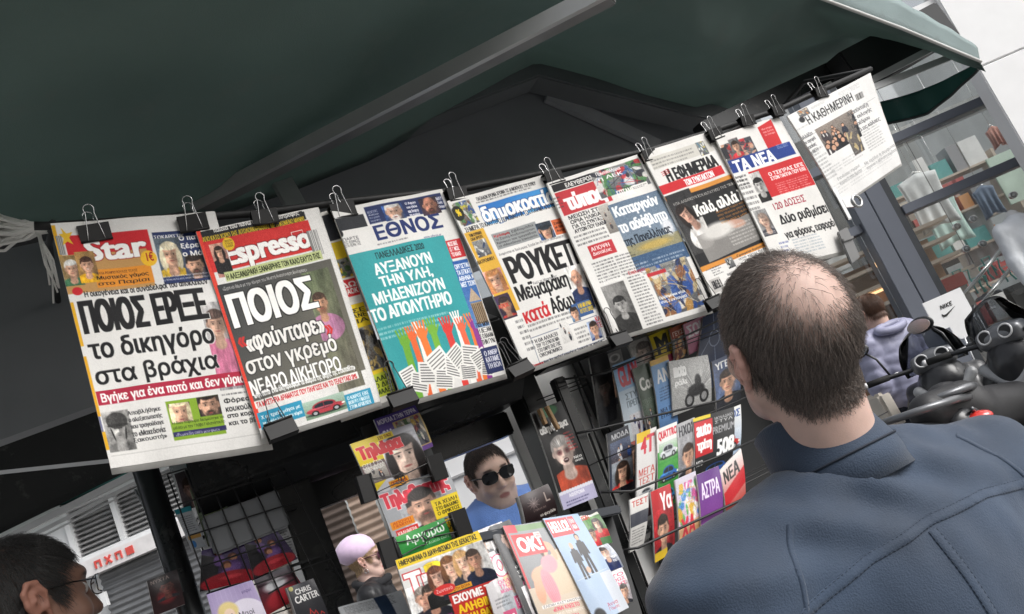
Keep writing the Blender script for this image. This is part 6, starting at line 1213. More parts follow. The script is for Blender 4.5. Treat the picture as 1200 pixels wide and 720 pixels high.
P00, P10, P01, P11 = [onY(*q, 1.715)[[0, 2]] for q in ((196, 556), (318, 520), (262, 740), (405, 690))]
m = MB()
for i in range(7): u = i / 6; a = P00 * (1 - u) + P10 * u; b = P01 * (1 - u) + P11 * u; m.tube([(a[0], 1.715, a[1]), (b[0], 1.715, b[1])], .0016, 6)
for j in range(6): v = j / 5; a = P00 * (1 - v) + P01 * v; b = P10 * (1 - v) + P11 * v; m.tube([(a[0], 1.712, a[1]), (b[0], 1.712, b[1])], .0016, 6)
m.build('wire_grid', wr, lr)
for v in (.38, .72): a = P00 * (1 - v) + P01 * v; b = P10 * (1 - v) + P11 * v; MB().bar((a[0], 1.77, a[1] - .012), (b[0], 1.77, b[1] - .012), .03, .005).build('tray', blk2, lr)
# straps and cables hanging behind the round post
st = MB(); rg = np.random.default_rng(2)
for i in range(9):
    a = onY(158 + i * 3.4, 574 - i * 1.5, 1.95); b = onY(200 + i * 1.6 + rg.uniform(-3, 3), 655 + rg.uniform(-8, 10), 1.95); mid = (a + b) / 2 + np.array([rg.normal(0, .01), rg.normal(0, .01), rg.normal(0, .01)])
    st.tube([a, (a + mid) / 2, mid, (mid + b) / 2 + rg.normal(0, .004, 3), b], .0035 if i % 2 else .0028, 6)
tag(st.build('hanging_straps', mat('strap grey', (.33, .34, .35), .6, var=.5, vscale=30)), 'bundle of grey straps hanging behind the round black post', 'straps')
# ------------------------------------------------------------------ people: one continuous body each, clothes and hair as children
skinm = mat('skin', (1, 1, 1), .5, var=.05, vscale=60, attr=True, bump=.12, bscale=500, subs=.08, spec=.35)
hairm = {}
def hair_mat(nm, col):
    if nm in hairm: return hairm[nm]
    m = bpy.data.materials.new(nm); m.use_nodes = True; n = m.node_tree.nodes; l = m.node_tree.links; b = n['Principled BSDF']
    inf = n.new('ShaderNodeHairInfo'); mr = n.new('ShaderNodeMapRange'); mr.inputs[3].default_value = .45; mr.inputs[4].default_value = 2.3; l.new(inf.outputs['Random'], mr.inputs[0])
    mx = n.new('ShaderNodeMix'); mx.data_type = 'RGBA'; mx.blend_type = 'MULTIPLY'; mx.inputs[0].default_value = 1; mx.inputs[6].default_value = (*col, 1); l.new(mr.outputs[0], mx.inputs[7]); l.new(mx.outputs[2], b.inputs['Base Color'])
    b.inputs['Roughness'].default_value = .38; b.inputs['Specular IOR Level'].default_value = .6; hairm[nm] = m; return m
def rot(pitch=0, yaw=0, roll=0):                 # pitch > 0 looks up, yaw > 0 turns to the own left
    return np.array(Matrix.Rotation(yaw, 3, 'Z') @ Matrix.Rotation(roll, 3, 'Y') @ Matrix.Rotation(pitch, 3, 'X'))
def head_sdf(S, fr, ear=True, jaw=1.0):
    E = lambda c, r: S.ell(c, r, fr)
    S.u(E((0, -.014, .034), (.0755, .097, .090)), .02); S.u(E((0, .028, -.03), (.061 * jaw, .066, .088)), .035); S.u(E((0, .06, -.098), (.03, .03, .026)), .03)
    for s in (-1, 1): S.u(S.cone((s * .058, .0, -.05), (s * .028, .058, -.1), .018, .02, fr), .03); S.u(E((s * .04, .066, -.032), (.024, .02, .022)), .02)
    S.u(E((0, .08, .035), (.048, .016, .014)), .02)
    for s in (-1, 1): S.sub(E((s * .031, .092, .008), (.021, .018, .014)), .012); S.u(E((s * .031, .074, .006), (.015, .013, .012)), .006)
    S.u(S.cone((0, .086, .02), (0, .106, -.03), .008, .0125, fr), .012); S.u(S.cone((-.011, .094, -.034), (.011, .094, -.034), .0085, .0085, fr), .008)
    S.u(S.cone((-.018, .084, -.066), (.018, .084, -.066), .0065, .0065, fr), .006); S.u(S.cone((-.015, .083, -.077), (.015, .083, -.077), .0075, .0075, fr), .006); S.sub(S.cone((-.024, .09, -.0715), (.024, .09, -.0715), .002, .002, fr), .004)
    if ear:
        for s in (-1, 1):
            a = s * .082; S.u(S.cone((s * .07, .0, -.004), (s * .083, -.012, .0), .014, .012, fr), .008)
            P = [(a * .94, .010, -.03), (a, .004, -.012), (a * 1.02, .004, .012), (a * 1.05, -.008, .03), (a * 1.09, -.022, .03), (a * 1.12, -.03, .014), (a * 1.09, -.026, -.006), (a * 1.0, -.014, -.026), (a * .96, .0, -.037)]
            for p, q in zip(P, P[1:]): S.u(S.cone(p, q, .0048, .0048, fr), .005)
            S.u(S.ell((a * 1.0, -.012, .004), (.006, .017, .027), fr), .005); S.sub(S.ell((a * 1.07, -.004, .0), (.006, .009, .013), fr), .004)
def to_head(V, fr): return (V - fr[0]) @ fr[1]
HL = np.array([(-.2, -.088), (-.075, -.082), (-.045, -.066), (-.022, -.03), (-.012, .03), (.004, .02), (.02, -.012), (.032, -.01), (.036, .04), (.062, .06), (.078, .078), (.2, .085)])
def hair_amt(h, bald=0.0, line=HL, back=0.0):
    t = np.interp(h[:, 1], line[:, 0], line[:, 1] + back * np.clip((line[:, 0] - .03) * 12, 0, 1)); d = (h[:, 2] - t)
    a = np.clip(d / .012, 0, 1) * np.where((np.abs(h[:, 0]) > .081), 0, 1)
    if bald:
        q = np.sqrt(((h[:, 0] - .008) / .068) ** 2 + ((h[:, 1] + .076) / .072) ** 2 + ((h[:, 2] - .088) / .066) ** 2); a = a * np.clip(.05 + (q - .4) / 1.15, .05, 1) ** 1.25
    return a
def make_body(nm, root, J, girl=False, skin=(.62, .40, .31), hairc=(.02, .016, .014), fr=None, fine=.0035, coarse=.013, bald=0, back=0.0, legs=True, stub=0.0, build=1.0, hands=True):
    hc = fr[0]; lo, hi = hc - .155, hc + .165
    S = SDF(axis(-.42, .42, coarse, (lo[0], hi[0], fine)), axis(-.32, .5, coarse, (lo[1], hi[1], fine)), axis(-.02, hc[2] + .19, coarse, (lo[2], hi[2], fine)))
    b = build
    S.u(S.ell((0, 0, J['shL'][2] - .135), (.155 * b, .105 * b, .26)), .05).u(S.ell((0, .0, 1.0), (.15 * b, .115 * b, .17)), .06).u(S.cone((-.15 * b, -.01, J['shL'][2] + .0), (.15 * b, -.01, J['shL'][2] + .0), .056, .056), .05)
    nb = np.array(J['neck']); top = fr[0] + fr[1] @ np.array([0, -.028, -.06]); S.u(S.cone(nb, top, .064, .059), .035)
    for s, k in ((-1, 'L'), (1, 'R')):
        sh, el, wr = J['sh' + k], J['el' + k], J['wr' + k]; S.u(S.cone(sh, el, .05 * b, .04 * b), .03).u(S.cone(el, wr, .04 * b, .028), .02)
        d = np.array(wr, float) - el; d /= np.linalg.norm(d); w = np.array(wr, float); S.u(S.cone(w, w + d * .09, .026, .03), .02)
        sd = np.cross(d, (0, 0, 1)); sd /= np.linalg.norm(sd) + 1e-6; up = np.cross(sd, d)
        if hands:
            for i, L in enumerate((.07, .08, .076, .06)): o = w + d * .09 + sd * (i - 1.5) * .017; S.u(S.cone(o, o + d * L * .6 + up * .01, .0105, .009), .006); S.u(S.cone(o + d * L * .6 + up * .01, o + d * L * .7 - up * L * .35, .009, .0075), .005)
            S.u(S.cone(w + d * .03 - sd * .02, w + d * .08 - sd * .05, .013, .009), .01)
        S.u(S.cone(J['hip' + k], J['kn' + k], .082 * b, .055), .03).u(S.cone(J['kn' + k], J['an' + k], .055, .038), .02); a = np.array(J['an' + k]); S.u(S.cone(a + (0, -.02, -.04), a + (0, .13, -.05), .035, .028), .02)
    head_sdf(S, fr); V, Fq = S.surf(); V = smooth_mesh(V, Fq, 1, .5)
    h = to_head(V, fr); nh = vnoise(V, 40); n2 = vnoise(V, 14)
    c = np.array(skin) * (1 + .12 * nh[:, None] + .14 * n2[:, None]); isH = h[:, 2] > -.2
    red = np.array((1.05, .86, .84)); ear = np.clip((np.abs(h[:, 0]) - .076) / .008, 0, 1) * isH; c = c * (1 + (red - 1) * ear[:, None] * .9)
    lips = np.clip(1 - np.sqrt((h[:, 0] / .024) ** 2 + ((h[:, 2] + .0715) / .011) ** 2), 0, 1) * (h[:, 1] > .06); c = c * (1 - np.clip(lips * 4, 0, 1)[:, None]) + np.array((.42, .17, .15)) * np.clip(lips * 4, 0, 1)[:, None]
    brow = np.clip((1 - np.sqrt(((np.abs(h[:, 0]) - .031) / .019) ** 2 + ((h[:, 2] - .03) / .0058) ** 2)) * 5, 0, 1) * (h[:, 1] > .055); c = c * (1 - brow[:, None] * .8) + np.array(hairc) * brow[:, None] * .8
    if not girl: be = np.clip((-.035 - h[:, 2]) / .03, 0, 1) * np.clip((h[:, 2] + .16) / .03, 0, 1) * np.clip((h[:, 1] - .0) / .03, 0, 1); c = c * (1 - be[:, None] * np.array((.26, .2, .14)))
    am = hair_amt(h, bald, back=back) * isH; k = np.clip(am ** 1.1 * .7, 0, .7)[:, None]; c = c * (1 - k) + (np.array(hairc) * .8 + .012) * k
    me = mesh_np(nm, V, Fq, c); o = link('body', me, skinm, root)
    return V, Fq, fr, o
def grow_hair(root, V, Fq, fr, n, L, matr, bald=0, rad=.00032, seed=1, back=0.0, comb='down', lift=.35, name='hair'):
    rg = np.random.default_rng(seed); h = to_head(V, fr); N = normals(V, Fq) @ fr[1]
    a = hair_amt(h, bald, back=back) * (h[:, 2] > -.13); q = V[Fq]; ar = np.linalg.norm(np.cross(q[:, 2] - q[:, 0], q[:, 3] - q[:, 1]), axis=1) * a[Fq].mean(1); ar /= ar.sum()
    f = rg.choice(len(Fq), n, p=ar); w = rg.dirichlet((1, 1, 1, 1), n); P = (h[Fq[f]] * w[:, :, None]).sum(1); M_ = (N[Fq[f]] * w[:, :, None]).sum(1); M_ /= np.linalg.norm(M_, axis=1, keepdims=True)
    if M_[np.argmax(P[:, 2]), 2] < 0: M_ = -M_
    cr = np.array([.008, -.066, .11]); T = P - cr; T = T + np.where(P[:, 1:2] > .0, np.array([0, .05, -.01]), np.array([0, 0, -.055])); T += rg.normal(0, .024, T.shape)
    T -= M_ * (T * M_).sum(1, keepdims=True); T /= np.linalg.norm(T, axis=1, keepdims=True) + 1e-9
    nap = np.clip((P[:, 2] + .085) / .075, .22, 1); ln = L * nap * rg.uniform(.65, 1.2, n); k = 5; pts = np.zeros((n, k, 3)); lf = lift * rg.uniform(.6, 1.5, n)
    for i in range(k):
        t = i / (k - 1); pts[:, i] = P + T * (ln * t * .96)[:, None] + M_ * (ln * (lf * t - .28 * lf * t * t) - ln ** 2 * t * t * 4.2 * (1 - .0))[:, None] + M_ * .0006 + np.array([0, 0, -1]) * (ln * .12 * t * t)[:, None]
    pts += rg.normal(0, .0011, pts.shape) * np.linspace(0, 1, k)[None, :, None]
    W = pts @ fr[1].T + fr[0]
    hc = bpy.data.hair_curves.new(name); hc.add_curves([k] * n); hc.position_data.foreach_set('vector', np.ascontiguousarray(W, np.float32).ravel())
    r = hc.attributes.new('radius', 'FLOAT', 'POINT'); r.data.foreach_set('value', np.tile(np.linspace(1, .35, k, dtype=np.float32) * rad, n)); hc.materials.append(matr)
    o = bpy.data.objects.new(name, hc); COL.objects.link(o); adopt(o, root); return o
def garment(name, root, m, build_fn, res, fold=.006, ff=9, seed=0, bounds=None, drape=None):
    lo, hi = bounds; S = SDF(axis(lo[0], hi[0], res), axis(lo[1], hi[1], res), axis(lo[2], hi[2], res)); build_fn(S); V, Fq = S.surf(); V = smooth_mesh(V, Fq, 2, .5); N = normals(V, Fq)
    if N[np.argmax(V[:, 2]), 2] < 0: N = -N; Fq = Fq[:, ::-1]
    if fold: d = vnoise(V * np.array([1, 1, .55]) + seed, ff) * fold * 2 + vnoise(V * np.array([1.2, 1, .4]) + seed, ff * 2.7) * fold; V = V + N * d[:, None]
    if drape is not None: V = V + N * drape(V)[:, None]
    return V, Fq, link(name, mesh_np(name, V, Fq), m, root)
def joints(w=.185, **k):
    J = dict(neck=(0, -.025, 1.43), shL=(-w, -.015, 1.385), shR=(w, -.015, 1.385), elL=(-w - .055, -.03, 1.11), elR=(w + .055, -.03, 1.11), wrL=(-w - .01, .09, .92), wrR=(w + .01, .09, .92), hipL=(-.09, 0, .92), hipR=(.09, 0, .92), knL=(-.1, .01, .5), knR=(.1, .01, .5), anL=(-.1, -.01, .09), anR=(.1, -.01, .09)); J.update(k); return J
def trousers(root, J, m, seed=0):
    def f(S):
        S.u(S.ell((0, 0, .96), (.168, .135, .15)), .04)
        for k in 'LR': S.u(S.cone(J['hip' + k], J['kn' + k], .098, .075), .04).u(S.cone(J['kn' + k], np.array(J['an' + k]) + (0, 0, .0), .075, .062), .03)
        S.inter(S.Z - 1.02)
    return garment('trousers', root, m, f, .014, .008, 12, seed, ((-.3, -.25, .02), (.3, .3, 1.06)))
def shoes(root, J, m):
    for k in 'LR':
        a = np.array(J['an' + k])
        def f(S): S.u(S.cone(a + (0, -.03, -.05), a + (0, .14, -.06), .045, .038), .02).u(S.cone(a + (0, -.01, -.02), a + (0, 0, .02), .05, .052), .02).inter(.004 - S.Z)
        garment('shoe', root, m, f, .01, 0, 1, 0, ((a[0] - .09, -.14, -.01), (a[0] + .09, .24, .17)))
def top(root, J, m, res, b=1.0, hem=.86, collar=.0, t=.022, fold=.006, seed=0, sleeve=True, name='jacket', neck_r=.07, drape=None, fr=None, ff=9, cut=None):
    nb = np.array(J['neck'])
    def f(S):
        S.u(S.ell((0, -.004, J['shL'][2] - .145), ((.165 * b + t), (.118 * b + t), .27)), .05).u(S.ell((0, .0, 1.0), (.163 * b + t, .125 * b + t, .2)), .07)
        S.u(S.cone(np.array(J['shL']) + (.035, 0, -.012), np.array(J['shR']) + (-.035, 0, -.012), .062 + t, .062 + t), .05)
        for k in 'LR':
            sh, el, wr = [np.array(J[q + k], float) for q in ('sh', 'el', 'wr')]; S.u(S.cone(nb + (0, 0, -.035), sh + (0, 0, .004), .058 + t * .6, .052 + t), .03)
            if sleeve: S.u(S.cone(sh, el, .054 + t, .046 + t), .035).u(S.cone(el, wr, .046 + t, .036 + t * .6), .025)
        S.inter(hem - S.Z)
        if cut: S.sub(S.cone(nb + (0, .002, .02), nb + (0, .03, .22), cut, cut + .01), .012)
        if collar:
            c = S.cone(nb + (0, .004, -.03), nb + (0, .012, collar), neck_r + .01, neck_r + .004); S.u(np.maximum(np.maximum(np.abs(c) - .0055, S.Z - nb[2] - collar + (.25 * (S.Y - nb[1]))), nb[2] - .04 - S.Z), .008)
    return garment(name, root, m, f, res, fold, ff, seed, ((-.42, -.3, hem - .03), (.42, .45, nb[2] + .12)), drape)
def person(loc, facing, label, group=None, scale=1.0):
    t = thing('person', (0, 0, 0), label, 'person', group); return t
def settle(t, loc, facing, scale, tilt=(0, 0)):   # facing: the direction looked at, as a ground vector
    t.location = loc; t.rotation_euler = (tilt[0], tilt[1], math.atan2(-facing[0], facing[1])); t.scale = (scale,) * 3
def glasses(root, fr, m_lens, m_frame, w=.03, h=.022, y=.108, z=.006, rim=.0016, name='glasses', temple=True):
    X = lambda p: np.array(p, float) @ fr[1].T + fr[0]
    L = MB(); Fm = MB()
    for s in (-1, 1):
        ring = [X((s * .034 + w * math.copysign(abs(math.cos(a)) ** .7, math.cos(a)), y - .006 * abs(math.cos(a)) - (.006 if s * math.cos(a) > .5 else 0), z + h * math.copysign(abs(math.sin(a)) ** .8, math.sin(a)))) for a in np.linspace(0, 2 * math.pi, 25)[:-1]]
        Fm.tube(ring, rim, 6, closed=True); n = len(ring); c = np.mean(ring, 0); L.add(ring + [c], [(i, (i + 1) % n, n) for i in range(n)], True); L.add([p - fr[1] @ np.array([0, .0016, 0]) for p in ring + [c]], [((i + 1) % n, i, n) for i in range(n)], True)
        if temple: Fm.tube([X((s * (.034 + w), y - .012, z + .008)), X((s * .078, .05, z + .01)), X((s * .084, -.008, z + .01)), X((s * .083, -.03, z - .008))], rim * 1.25, 6)
    Fm.tube([X((-.006, y, z + .006)), X((0, y + .003, z + .009)), X((.006, y, z + .006))], rim, 6)
    g = Fm.build(name, m_frame, root); L.build('lens', m_lens, g); return g
def eyes(root, fr):
    for s in (-1, 1):
        c = np.array((s * .031, .0775, .006)) @ fr[1].T + fr[0]; pg = None
        V = []; n, k = 14, 10; cols = []
        for i in range(k + 1):
            th = math.pi * i / k
            for j in range(n): ph = 2 * math.pi * j / n; v = np.array([math.sin(th) * math.cos(ph), math.cos(th), math.sin(th) * math.sin(ph)]) * .0122; V.append(v @ fr[1].T + c); cols.append((.02, .013, .01) if th < .42 else ((.16, .1, .06) if th < .62 else (.7, .66, .62)))
        Fs = [(i * n + j, i * n + (j + 1) % n, (i + 1) * n + (j + 1) % n, (i + 1) * n + j) for i in range(k) for j in range(n)]
        link('eye', mesh_np('eye', np.array(V), np.array(Fs), np.array(cols)), gloss, root)
dark_cloth = mat('dark cloth', (.02, .022, .028), .85, var=.2, bump=.4, bscale=350)
black_shoe = mat('black leather', (.012, .012, .012), .4)

# --- the bald man in the slate blue jacket, back to us
jk = mat('slate blue jacket', (.037, .058, .096), .7, var=.2, vscale=9, bump=.32, bscale=420, sheen=.25, spec=.3)
J = joints(.212, neck=(0, -.03, 1.405), shL=(-.238, -.015, 1.318), shR=(.242, -.015, 1.292), elL=(-.338, -.02, 1.06), elR=(.33, -.02, 1.05)); hyaw = math.radians(-13); hp = math.radians(27)
Rh = rot(hp, hyaw, math.radians(-3)); piv = np.array([0, -.035, 1.47]); fr = (piv + Rh @ np.array([0, .02, .125]), Rh)
man = person(0, 0, 'balding man in a slate blue jacket seen from behind, looking up at the newspapers')
V, Fq, fr, _ = make_body('man_body', man, J, skin=(.66, .46, .39), hairc=(.075, .06, .052), fr=fr, fine=.0032, bald=1, back=.02)
grow_hair(man, V, Fq, fr, 19000, .021, hair_mat('dark brown hair', (.115, .094, .082)), bald=1, rad=.00029, seed=3, back=.02, lift=.46)
eyes(man, fr)
def drape_back(V):
    x, y, z = V[:, 0], V[:, 1], V[:, 2]; bk = np.clip(-y / .06, 0, 1); d = 0
    d = d + .0065 * np.sin(z * 70 + np.abs(x) * 50 + 2 * np.sin(x * 13)) * np.clip((np.abs(x) - .1) / .1, 0, 1) * np.clip((1.34 - z) / .12, 0, 1) * bk
    d = d + .0055 * np.sin(x * 46 + z * 22 + 1.5 * np.sin(z * 17)) * np.clip((1.26 - z) / .14, 0, 1) * bk + .0045 * np.sin((x * .5 + z) * 75 + 3 * np.sin(x * 9)) * np.clip((z - 1.3) / .06, 0, 1) * np.clip((1.43 - z) / .04, 0, 1)
    return d
jV, jF, jo = top(man, J, jk, .0085, 1.16, .74, 0, t=.034, fold=.008, seed=2, neck_r=.073, drape=drape_back, cut=.079)
trousers(man, J, dark_cloth); shoes(man, J, black_shoe)
# seams on the back, laid on the jacket itself
bv = BVHTree.FromPolygons([tuple(v) for v in jV], [tuple(int(i) for i in f) for f in jF])
def on_back(x, z):
    h = bv.ray_cast(Vector((x, -.6, z)), Vector((0, 1, 0))); return (np.array(h[0]), np.array(h[1])) if h[0] else None
def seam(pts, name, w=.010, stitches=(-1, 1), welt=True):
    P = []
    for a, b in zip(pts, pts[1:]):
        n = max(2, int(math.hypot(b[0] - a[0], b[1] - a[1]) / .006))
        P += [(a[0] + (b[0] - a[0]) * i / n, a[1] + (b[1] - a[1]) * i / n) for i in range(n)]
    Q = [on_back(*p) for p in P]; Q = [q for q in Q if q]; mb = MB(); sm = MB(); sm.n0 = 0
    for i in range(len(Q) - 1):
        (p, n0), (q, n1) = Q[i], Q[i + 1]
        if n0[1] > 0: n0 = -n0
        if n1[1] > 0: n1 = -n1
        d = q - p; L = np.linalg.norm(d)
        if L > .03 or L < 1e-5: continue
        s0 = np.cross(d / L, n0); s0 /= np.linalg.norm(s0)
        if welt:
            R = [(-.5, .0002), (-.42, .0016), (.2, .0019), (.42, .0012), (.5, .0002)]
            A_ = [p + s0 * w * a + n0 * b for a, b in R]; B_ = [q + s0 * w * a + n1 * b for a, b in R]; k = len(R)
            mb.add(A_ + B_, [(j, j + 1, k + j + 1, k + j) for j in range(k - 1)], True)
        for t in stitches: m1, m2 = p + (q - p) * .12, p + (q - p) * .74; sm.tube([m1 + s0 * w * .42 * t + n0 * .0012, (m1 + m2) / 2 + s0 * w * .42 * t + n0 * .0018, m2 + s0 * w * .42 * t + n0 * .0012], .00048, 5)
    o = mb.build(name, jk, jo) if welt else None
    if stitches: sm.build(name if not welt else 'stitching', mat('slate thread', (.026, .040, .064), .8), jo)
# stand collar: a padded band round the neck, open at the throat
def collar_band(root, J, m, h=.066, r0=.084, r1=.074, th=.006, lean=.020):
    nb = np.array(J['neck']) + np.array([0, 0, .034]); C = []
    for a in np.linspace(-2.75, 2.75, 61):
        ring = []
        for rr, zz in ((r0 + .004, -.05), (r0 + .003, -.012), (r1 + .005, h * .55), (r1 + .003, h - .003), (r1 - .002, h), (r1 - th, h - .003), (r0 - th, -.05)):
            ring.append(nb + np.array([rr * math.sin(a), -rr * .98 * math.cos(a) + lean * (zz / h) + .004, zz - .012 * (1 - math.cos(a)) + .003 * math.sin(4 * a + 1) * (zz > 0)]))
        C.append(ring)
    k = 7; V = np.array(C).reshape(-1, 3); n = len(C); Fs = [(i * k + j, (i + 1) * k + j, (i + 1) * k + (j + 1) % k, i * k + (j + 1) % k) for i in range(n - 1) for j in range(k)] + [tuple(range(k)), tuple(range((n - 1) * k, n * k))[::-1]]
    o = MB().add(V, Fs, True).build('collar', m, root)
    s = MB(); s.tube([C[i][1] + np.array([0, 0, .004]) for i in range(1, n - 1)], .0016, 6).build('collar_seam', mat('navy thread', (.018, .026, .042), .8), o); return o
collar_band(man, J, jk)
seam([(-.30, 1.262), (-.2, 1.296), (-.1, 1.316), (0, 1.323), (.1, 1.316), (.2, 1.296), (.30, 1.262)], 'yoke_seam', .014)
seam([(-.012, 1.313), (-.01, 1.1), (-.006, .95), (0, .78)], 'back_seam', .014)
seam([(.16, 1.385), (.19, 1.34), (.21, 1.27), (.218, 1.2), (.21, 1.12)], 'armhole_seam', .008, ())
seam([(-.16, 1.385), (-.19, 1.34), (-.21, 1.27), (-.218, 1.2), (-.21, 1.12)], 'armhole_seam', .008, ())
adjm = atD(925, 400, 1.155)
settle(man, (adjm[0], adjm[1], 0), (.10, 1.0), 1.0)
hw = Matrix.Rotation(man.rotation_euler[2], 3, 'Z') @ Vector(fr[0]); sc = (adjm[2]) / fr[0][2]
hw = hw * sc; man.scale = (sc,) * 3; man.location = (adjm[0] - hw[0], adjm[1] - hw[1], 0)
print('MAN scale', sc, 'at', tuple(man.location))

# --- the man with glasses at the lower left, in profile
def place_head(t, fr, target, facing, scale=None):
    ang = math.atan2(-facing[0], facing[1]); t.rotation_euler = (0, 0, ang); s = scale or target[2] / fr[0][2]; t.scale = (s,) * 3
    h = Matrix.Rotation(ang, 3, 'Z') @ Vector(fr[0]) * s; t.location = (target[0] - h[0], target[1] - h[1], target[2] - h[2] if scale else 0)
J2 = joints(.18); Rh = rot(math.radians(-4), 0, 0); fr2 = (np.array([0, -.0, 1.60]), Rh)
lm = person(0, 0, 'man in thin dark glasses with short greying hair, profile at the lower left corner')
V, Fq, fr2, _ = make_body('left_man_body', lm, J2, skin=(.36, .2, .145), hairc=(.02, .018, .017), fr=fr2, back=.012)
grow_hair(lm, V, Fq, fr2, 15000, .028, hair_mat('greying black hair', (.03, .028, .027)), rad=.00034, seed=5, back=.012, lift=.45); eyes(lm, fr2)
top(lm, J2, dark_cloth, .014, 1.0, .8, .04); trousers(lm, J2, dark_cloth); shoes(lm, J2, black_shoe)
glasses(lm, fr2, MATS['spectacle lens'], mat('black acetate', (.008, .008, .008), .25), w=.024, h=.017, rim=.0011)
place_head(lm, fr2, atD(34, 714, 1.58), (.80, .28))

# --- the man in the blue jumper with sunglasses, behind the hatch
blu = mat('sky blue knit', hx('7ba4f0'), .85, var=.1, vscale=9, bump=.7, bscale=260, sheen=.3)
J3 = joints(.19, neck=(0, -.02, 1.47), shL=(-.19, -.015, 1.42), shR=(.19, -.015, 1.42)); Rh = rot(math.radians(-9), math.radians(0), math.radians(0)); fr3 = (np.array([0, .03, 1.59]), Rh)
bm_ = person(0, 0, 'man in sunglasses and a sky blue jumper seen through the hatch')
V, Fq, fr3, _ = make_body('blue_man_body', bm_, J3, skin=(.74, .51, .41), hairc=(.025, .017, .012), fr=fr3, fine=.0045, back=.022)
grow_hair(bm_, V, Fq, fr3, 9000, .02, hair_mat('brown hair', (.04, .028, .02)), rad=.00045, seed=7, lift=.4, back=.022)
top(bm_, J3, blu, .014, 1.05, .82, .06, neck_r=.078, fold=.008, name='jumper', seed=4); trousers(bm_, J3, dark_cloth); shoes(bm_, J3, black_shoe)
col = MB().tube([(x, y + .0, z) for x, y, z in [(.06 * math.sin(a), -.02 + .062 * math.cos(a), 1.50 - .022 * math.cos(a)) for a in np.linspace(-2.6, 2.6, 24)]], .009, 8).build('shirt_collar', mat('navy shirt', (.02, .03, .06), .8), bm_)
glasses(bm_, fr3, mat('black lens', (.006, .006, .007), .06), mat('black acetate', (.008, .008, .008), .25), w=.029, h=.021, rim=.0022, name='sunglasses')
place_head(bm_, fr3, atD(575, 558, 3.3), (-.14, -1.0))

# --- the woman in the lilac beret
J4 = joints(.165); Rh = rot(math.radians(-2), 0, 0); fr4 = (np.array([0, .0, 1.60]), Rh)
wm = person(0, 0, 'woman in a lilac beret and sunglasses, in profile beyond the kiosk')
V, Fq, fr4, _ = make_body('beret_woman_body', wm, J4, girl=True, skin=(.66, .45, .38), hairc=(.35, .24, .13), fr=fr4, fine=.0045, build=.9)
grow_hair(wm, V, Fq, fr4, 5000, .045, hair_mat('blond hair', (.36, .25, .14)), rad=.0006, seed=8, lift=.25)
def beret(S):
    f = fr4; S.u(S.ell((0, -.05, .09), (.114, .130, .094), f), .02).u(S.ell((0, -.03, .07), (.09, .112, .06), f), .02); S.inter((lambda x, y, z: -(z - .028 - y * .28))(*S.loc(f)))
garment('beret', wm, mat('lilac felt', hx('e8cdea'), .9, var=.08, vscale=20, bump=.5, bscale=300, sheen=.5), beret, .008, .004, 14, 3, ((-.2, -.26, 1.52), (.2, .2, 1.86)))
top(wm, J4, mat('black leather jacket', (.014, .014, .016), .42, var=.3, bump=.3, bscale=60), .014, .95, .78, .0, fold=.010, name='coat', seed=6, ff=14)
sc_ = MB()
for i in range(3): sc_.tube([((.085 + .01 * i) * math.sin(a), -.01 + (.082 + .012 * i) * math.cos(a), 1.40 + .028 * i + .012 * math.sin(2 * a + i) - .02 * math.cos(a)) for a in np.linspace(0, 2 * math.pi, 28)[:-1]], .026, 10, closed=True)
sc_.build('scarf', mat('charcoal scarf', (.02, .02, .023), .9, var=.35, vscale=25, bump=.6, bscale=120), wm)
trousers(wm, J4, dark_cloth); shoes(wm, J4, black_shoe)
glasses(wm, fr4, mat('plum lens', (.06, .015, .03), .1), mat('plum frame', (.09, .02, .04), .3), w=.029, h=.022, rim=.0026, name='sunglasses')
e = np.array((.082, -.0, -.05)) @ fr4[1].T + fr4[0]; MB().tube([e + np.array([.002, .012 * math.cos(a), .012 * math.sin(a) - .014]) for a in np.linspace(0, 6.2, 16)], .002, 6).build('earring', wire, wm)
place_head(wm, fr4, atD(429, 657, 5.3), (.8, -.42))

# --- the woman in the quilted lilac grey jacket beside the scooters
J5 = joints(.17, elR=(.27, .12, 1.2), wrR=(.30, .32, 1.14)); fr5 = (np.array([0, .0, 1.60]), rot(math.radians(-12), math.radians(12), 0))
pw = person(0, 0, 'woman in a quilted lilac grey jacket seen from behind beside the scooters')
V, Fq, fr5, _ = make_body('quilt_woman_body', pw, J5, girl=True, skin=(.6, .4, .32), hairc=(.12, .06, .035), fr=fr5, fine=.005)
grow_hair(pw, V, Fq, fr5, 6000, .06, hair_mat('chestnut hair', (.10, .05, .03)), rad=.0007, seed=9, lift=.2)
qm = mat('lilac grey quilt', hx('9a9bb4'), .5, var=.1, vscale=9, bump=.3, bscale=70)
def quilt(V): return .008 * (np.abs(np.sin(V[:, 2] * 42 + V[:, 0] * 6)) ** .5 * np.abs(np.sin((V[:, 0] + V[:, 1] * .7) * 34 + 2 * np.sin(V[:, 2] * 21))) ** .5) - .004
top(pw, J5, qm, .012, 1.02, .82, .05, t=.032, fold=.006, name='quilted_jacket', neck_r=.078, drape=quilt, seed=9)
MB().tube([(.1 * math.sin(a), -.09 + .04 * math.cos(a) - .03, 1.45 + .02 * math.cos(a)) for a in np.linspace(0, 6.28, 20)[:-1]], .03, 10, closed=True).build('hood', qm, pw)
trousers(pw, J5, mat('navy jeans', (.018, .024, .04), .8, var=.2, bump=.3, bscale=300)); shoes(pw, J5, black_shoe)
bag = MB().prism([(-.14, -.16), (.14, -.16), (.12, .1), (-.12, .1)], -.05, .05, lambda a, b, c: (-.27 + c, .02 + a, .98 + b)).build('cloth_bag', mat('cream bag', (.62, .57, .5), .8, var=.1), pw, .02)
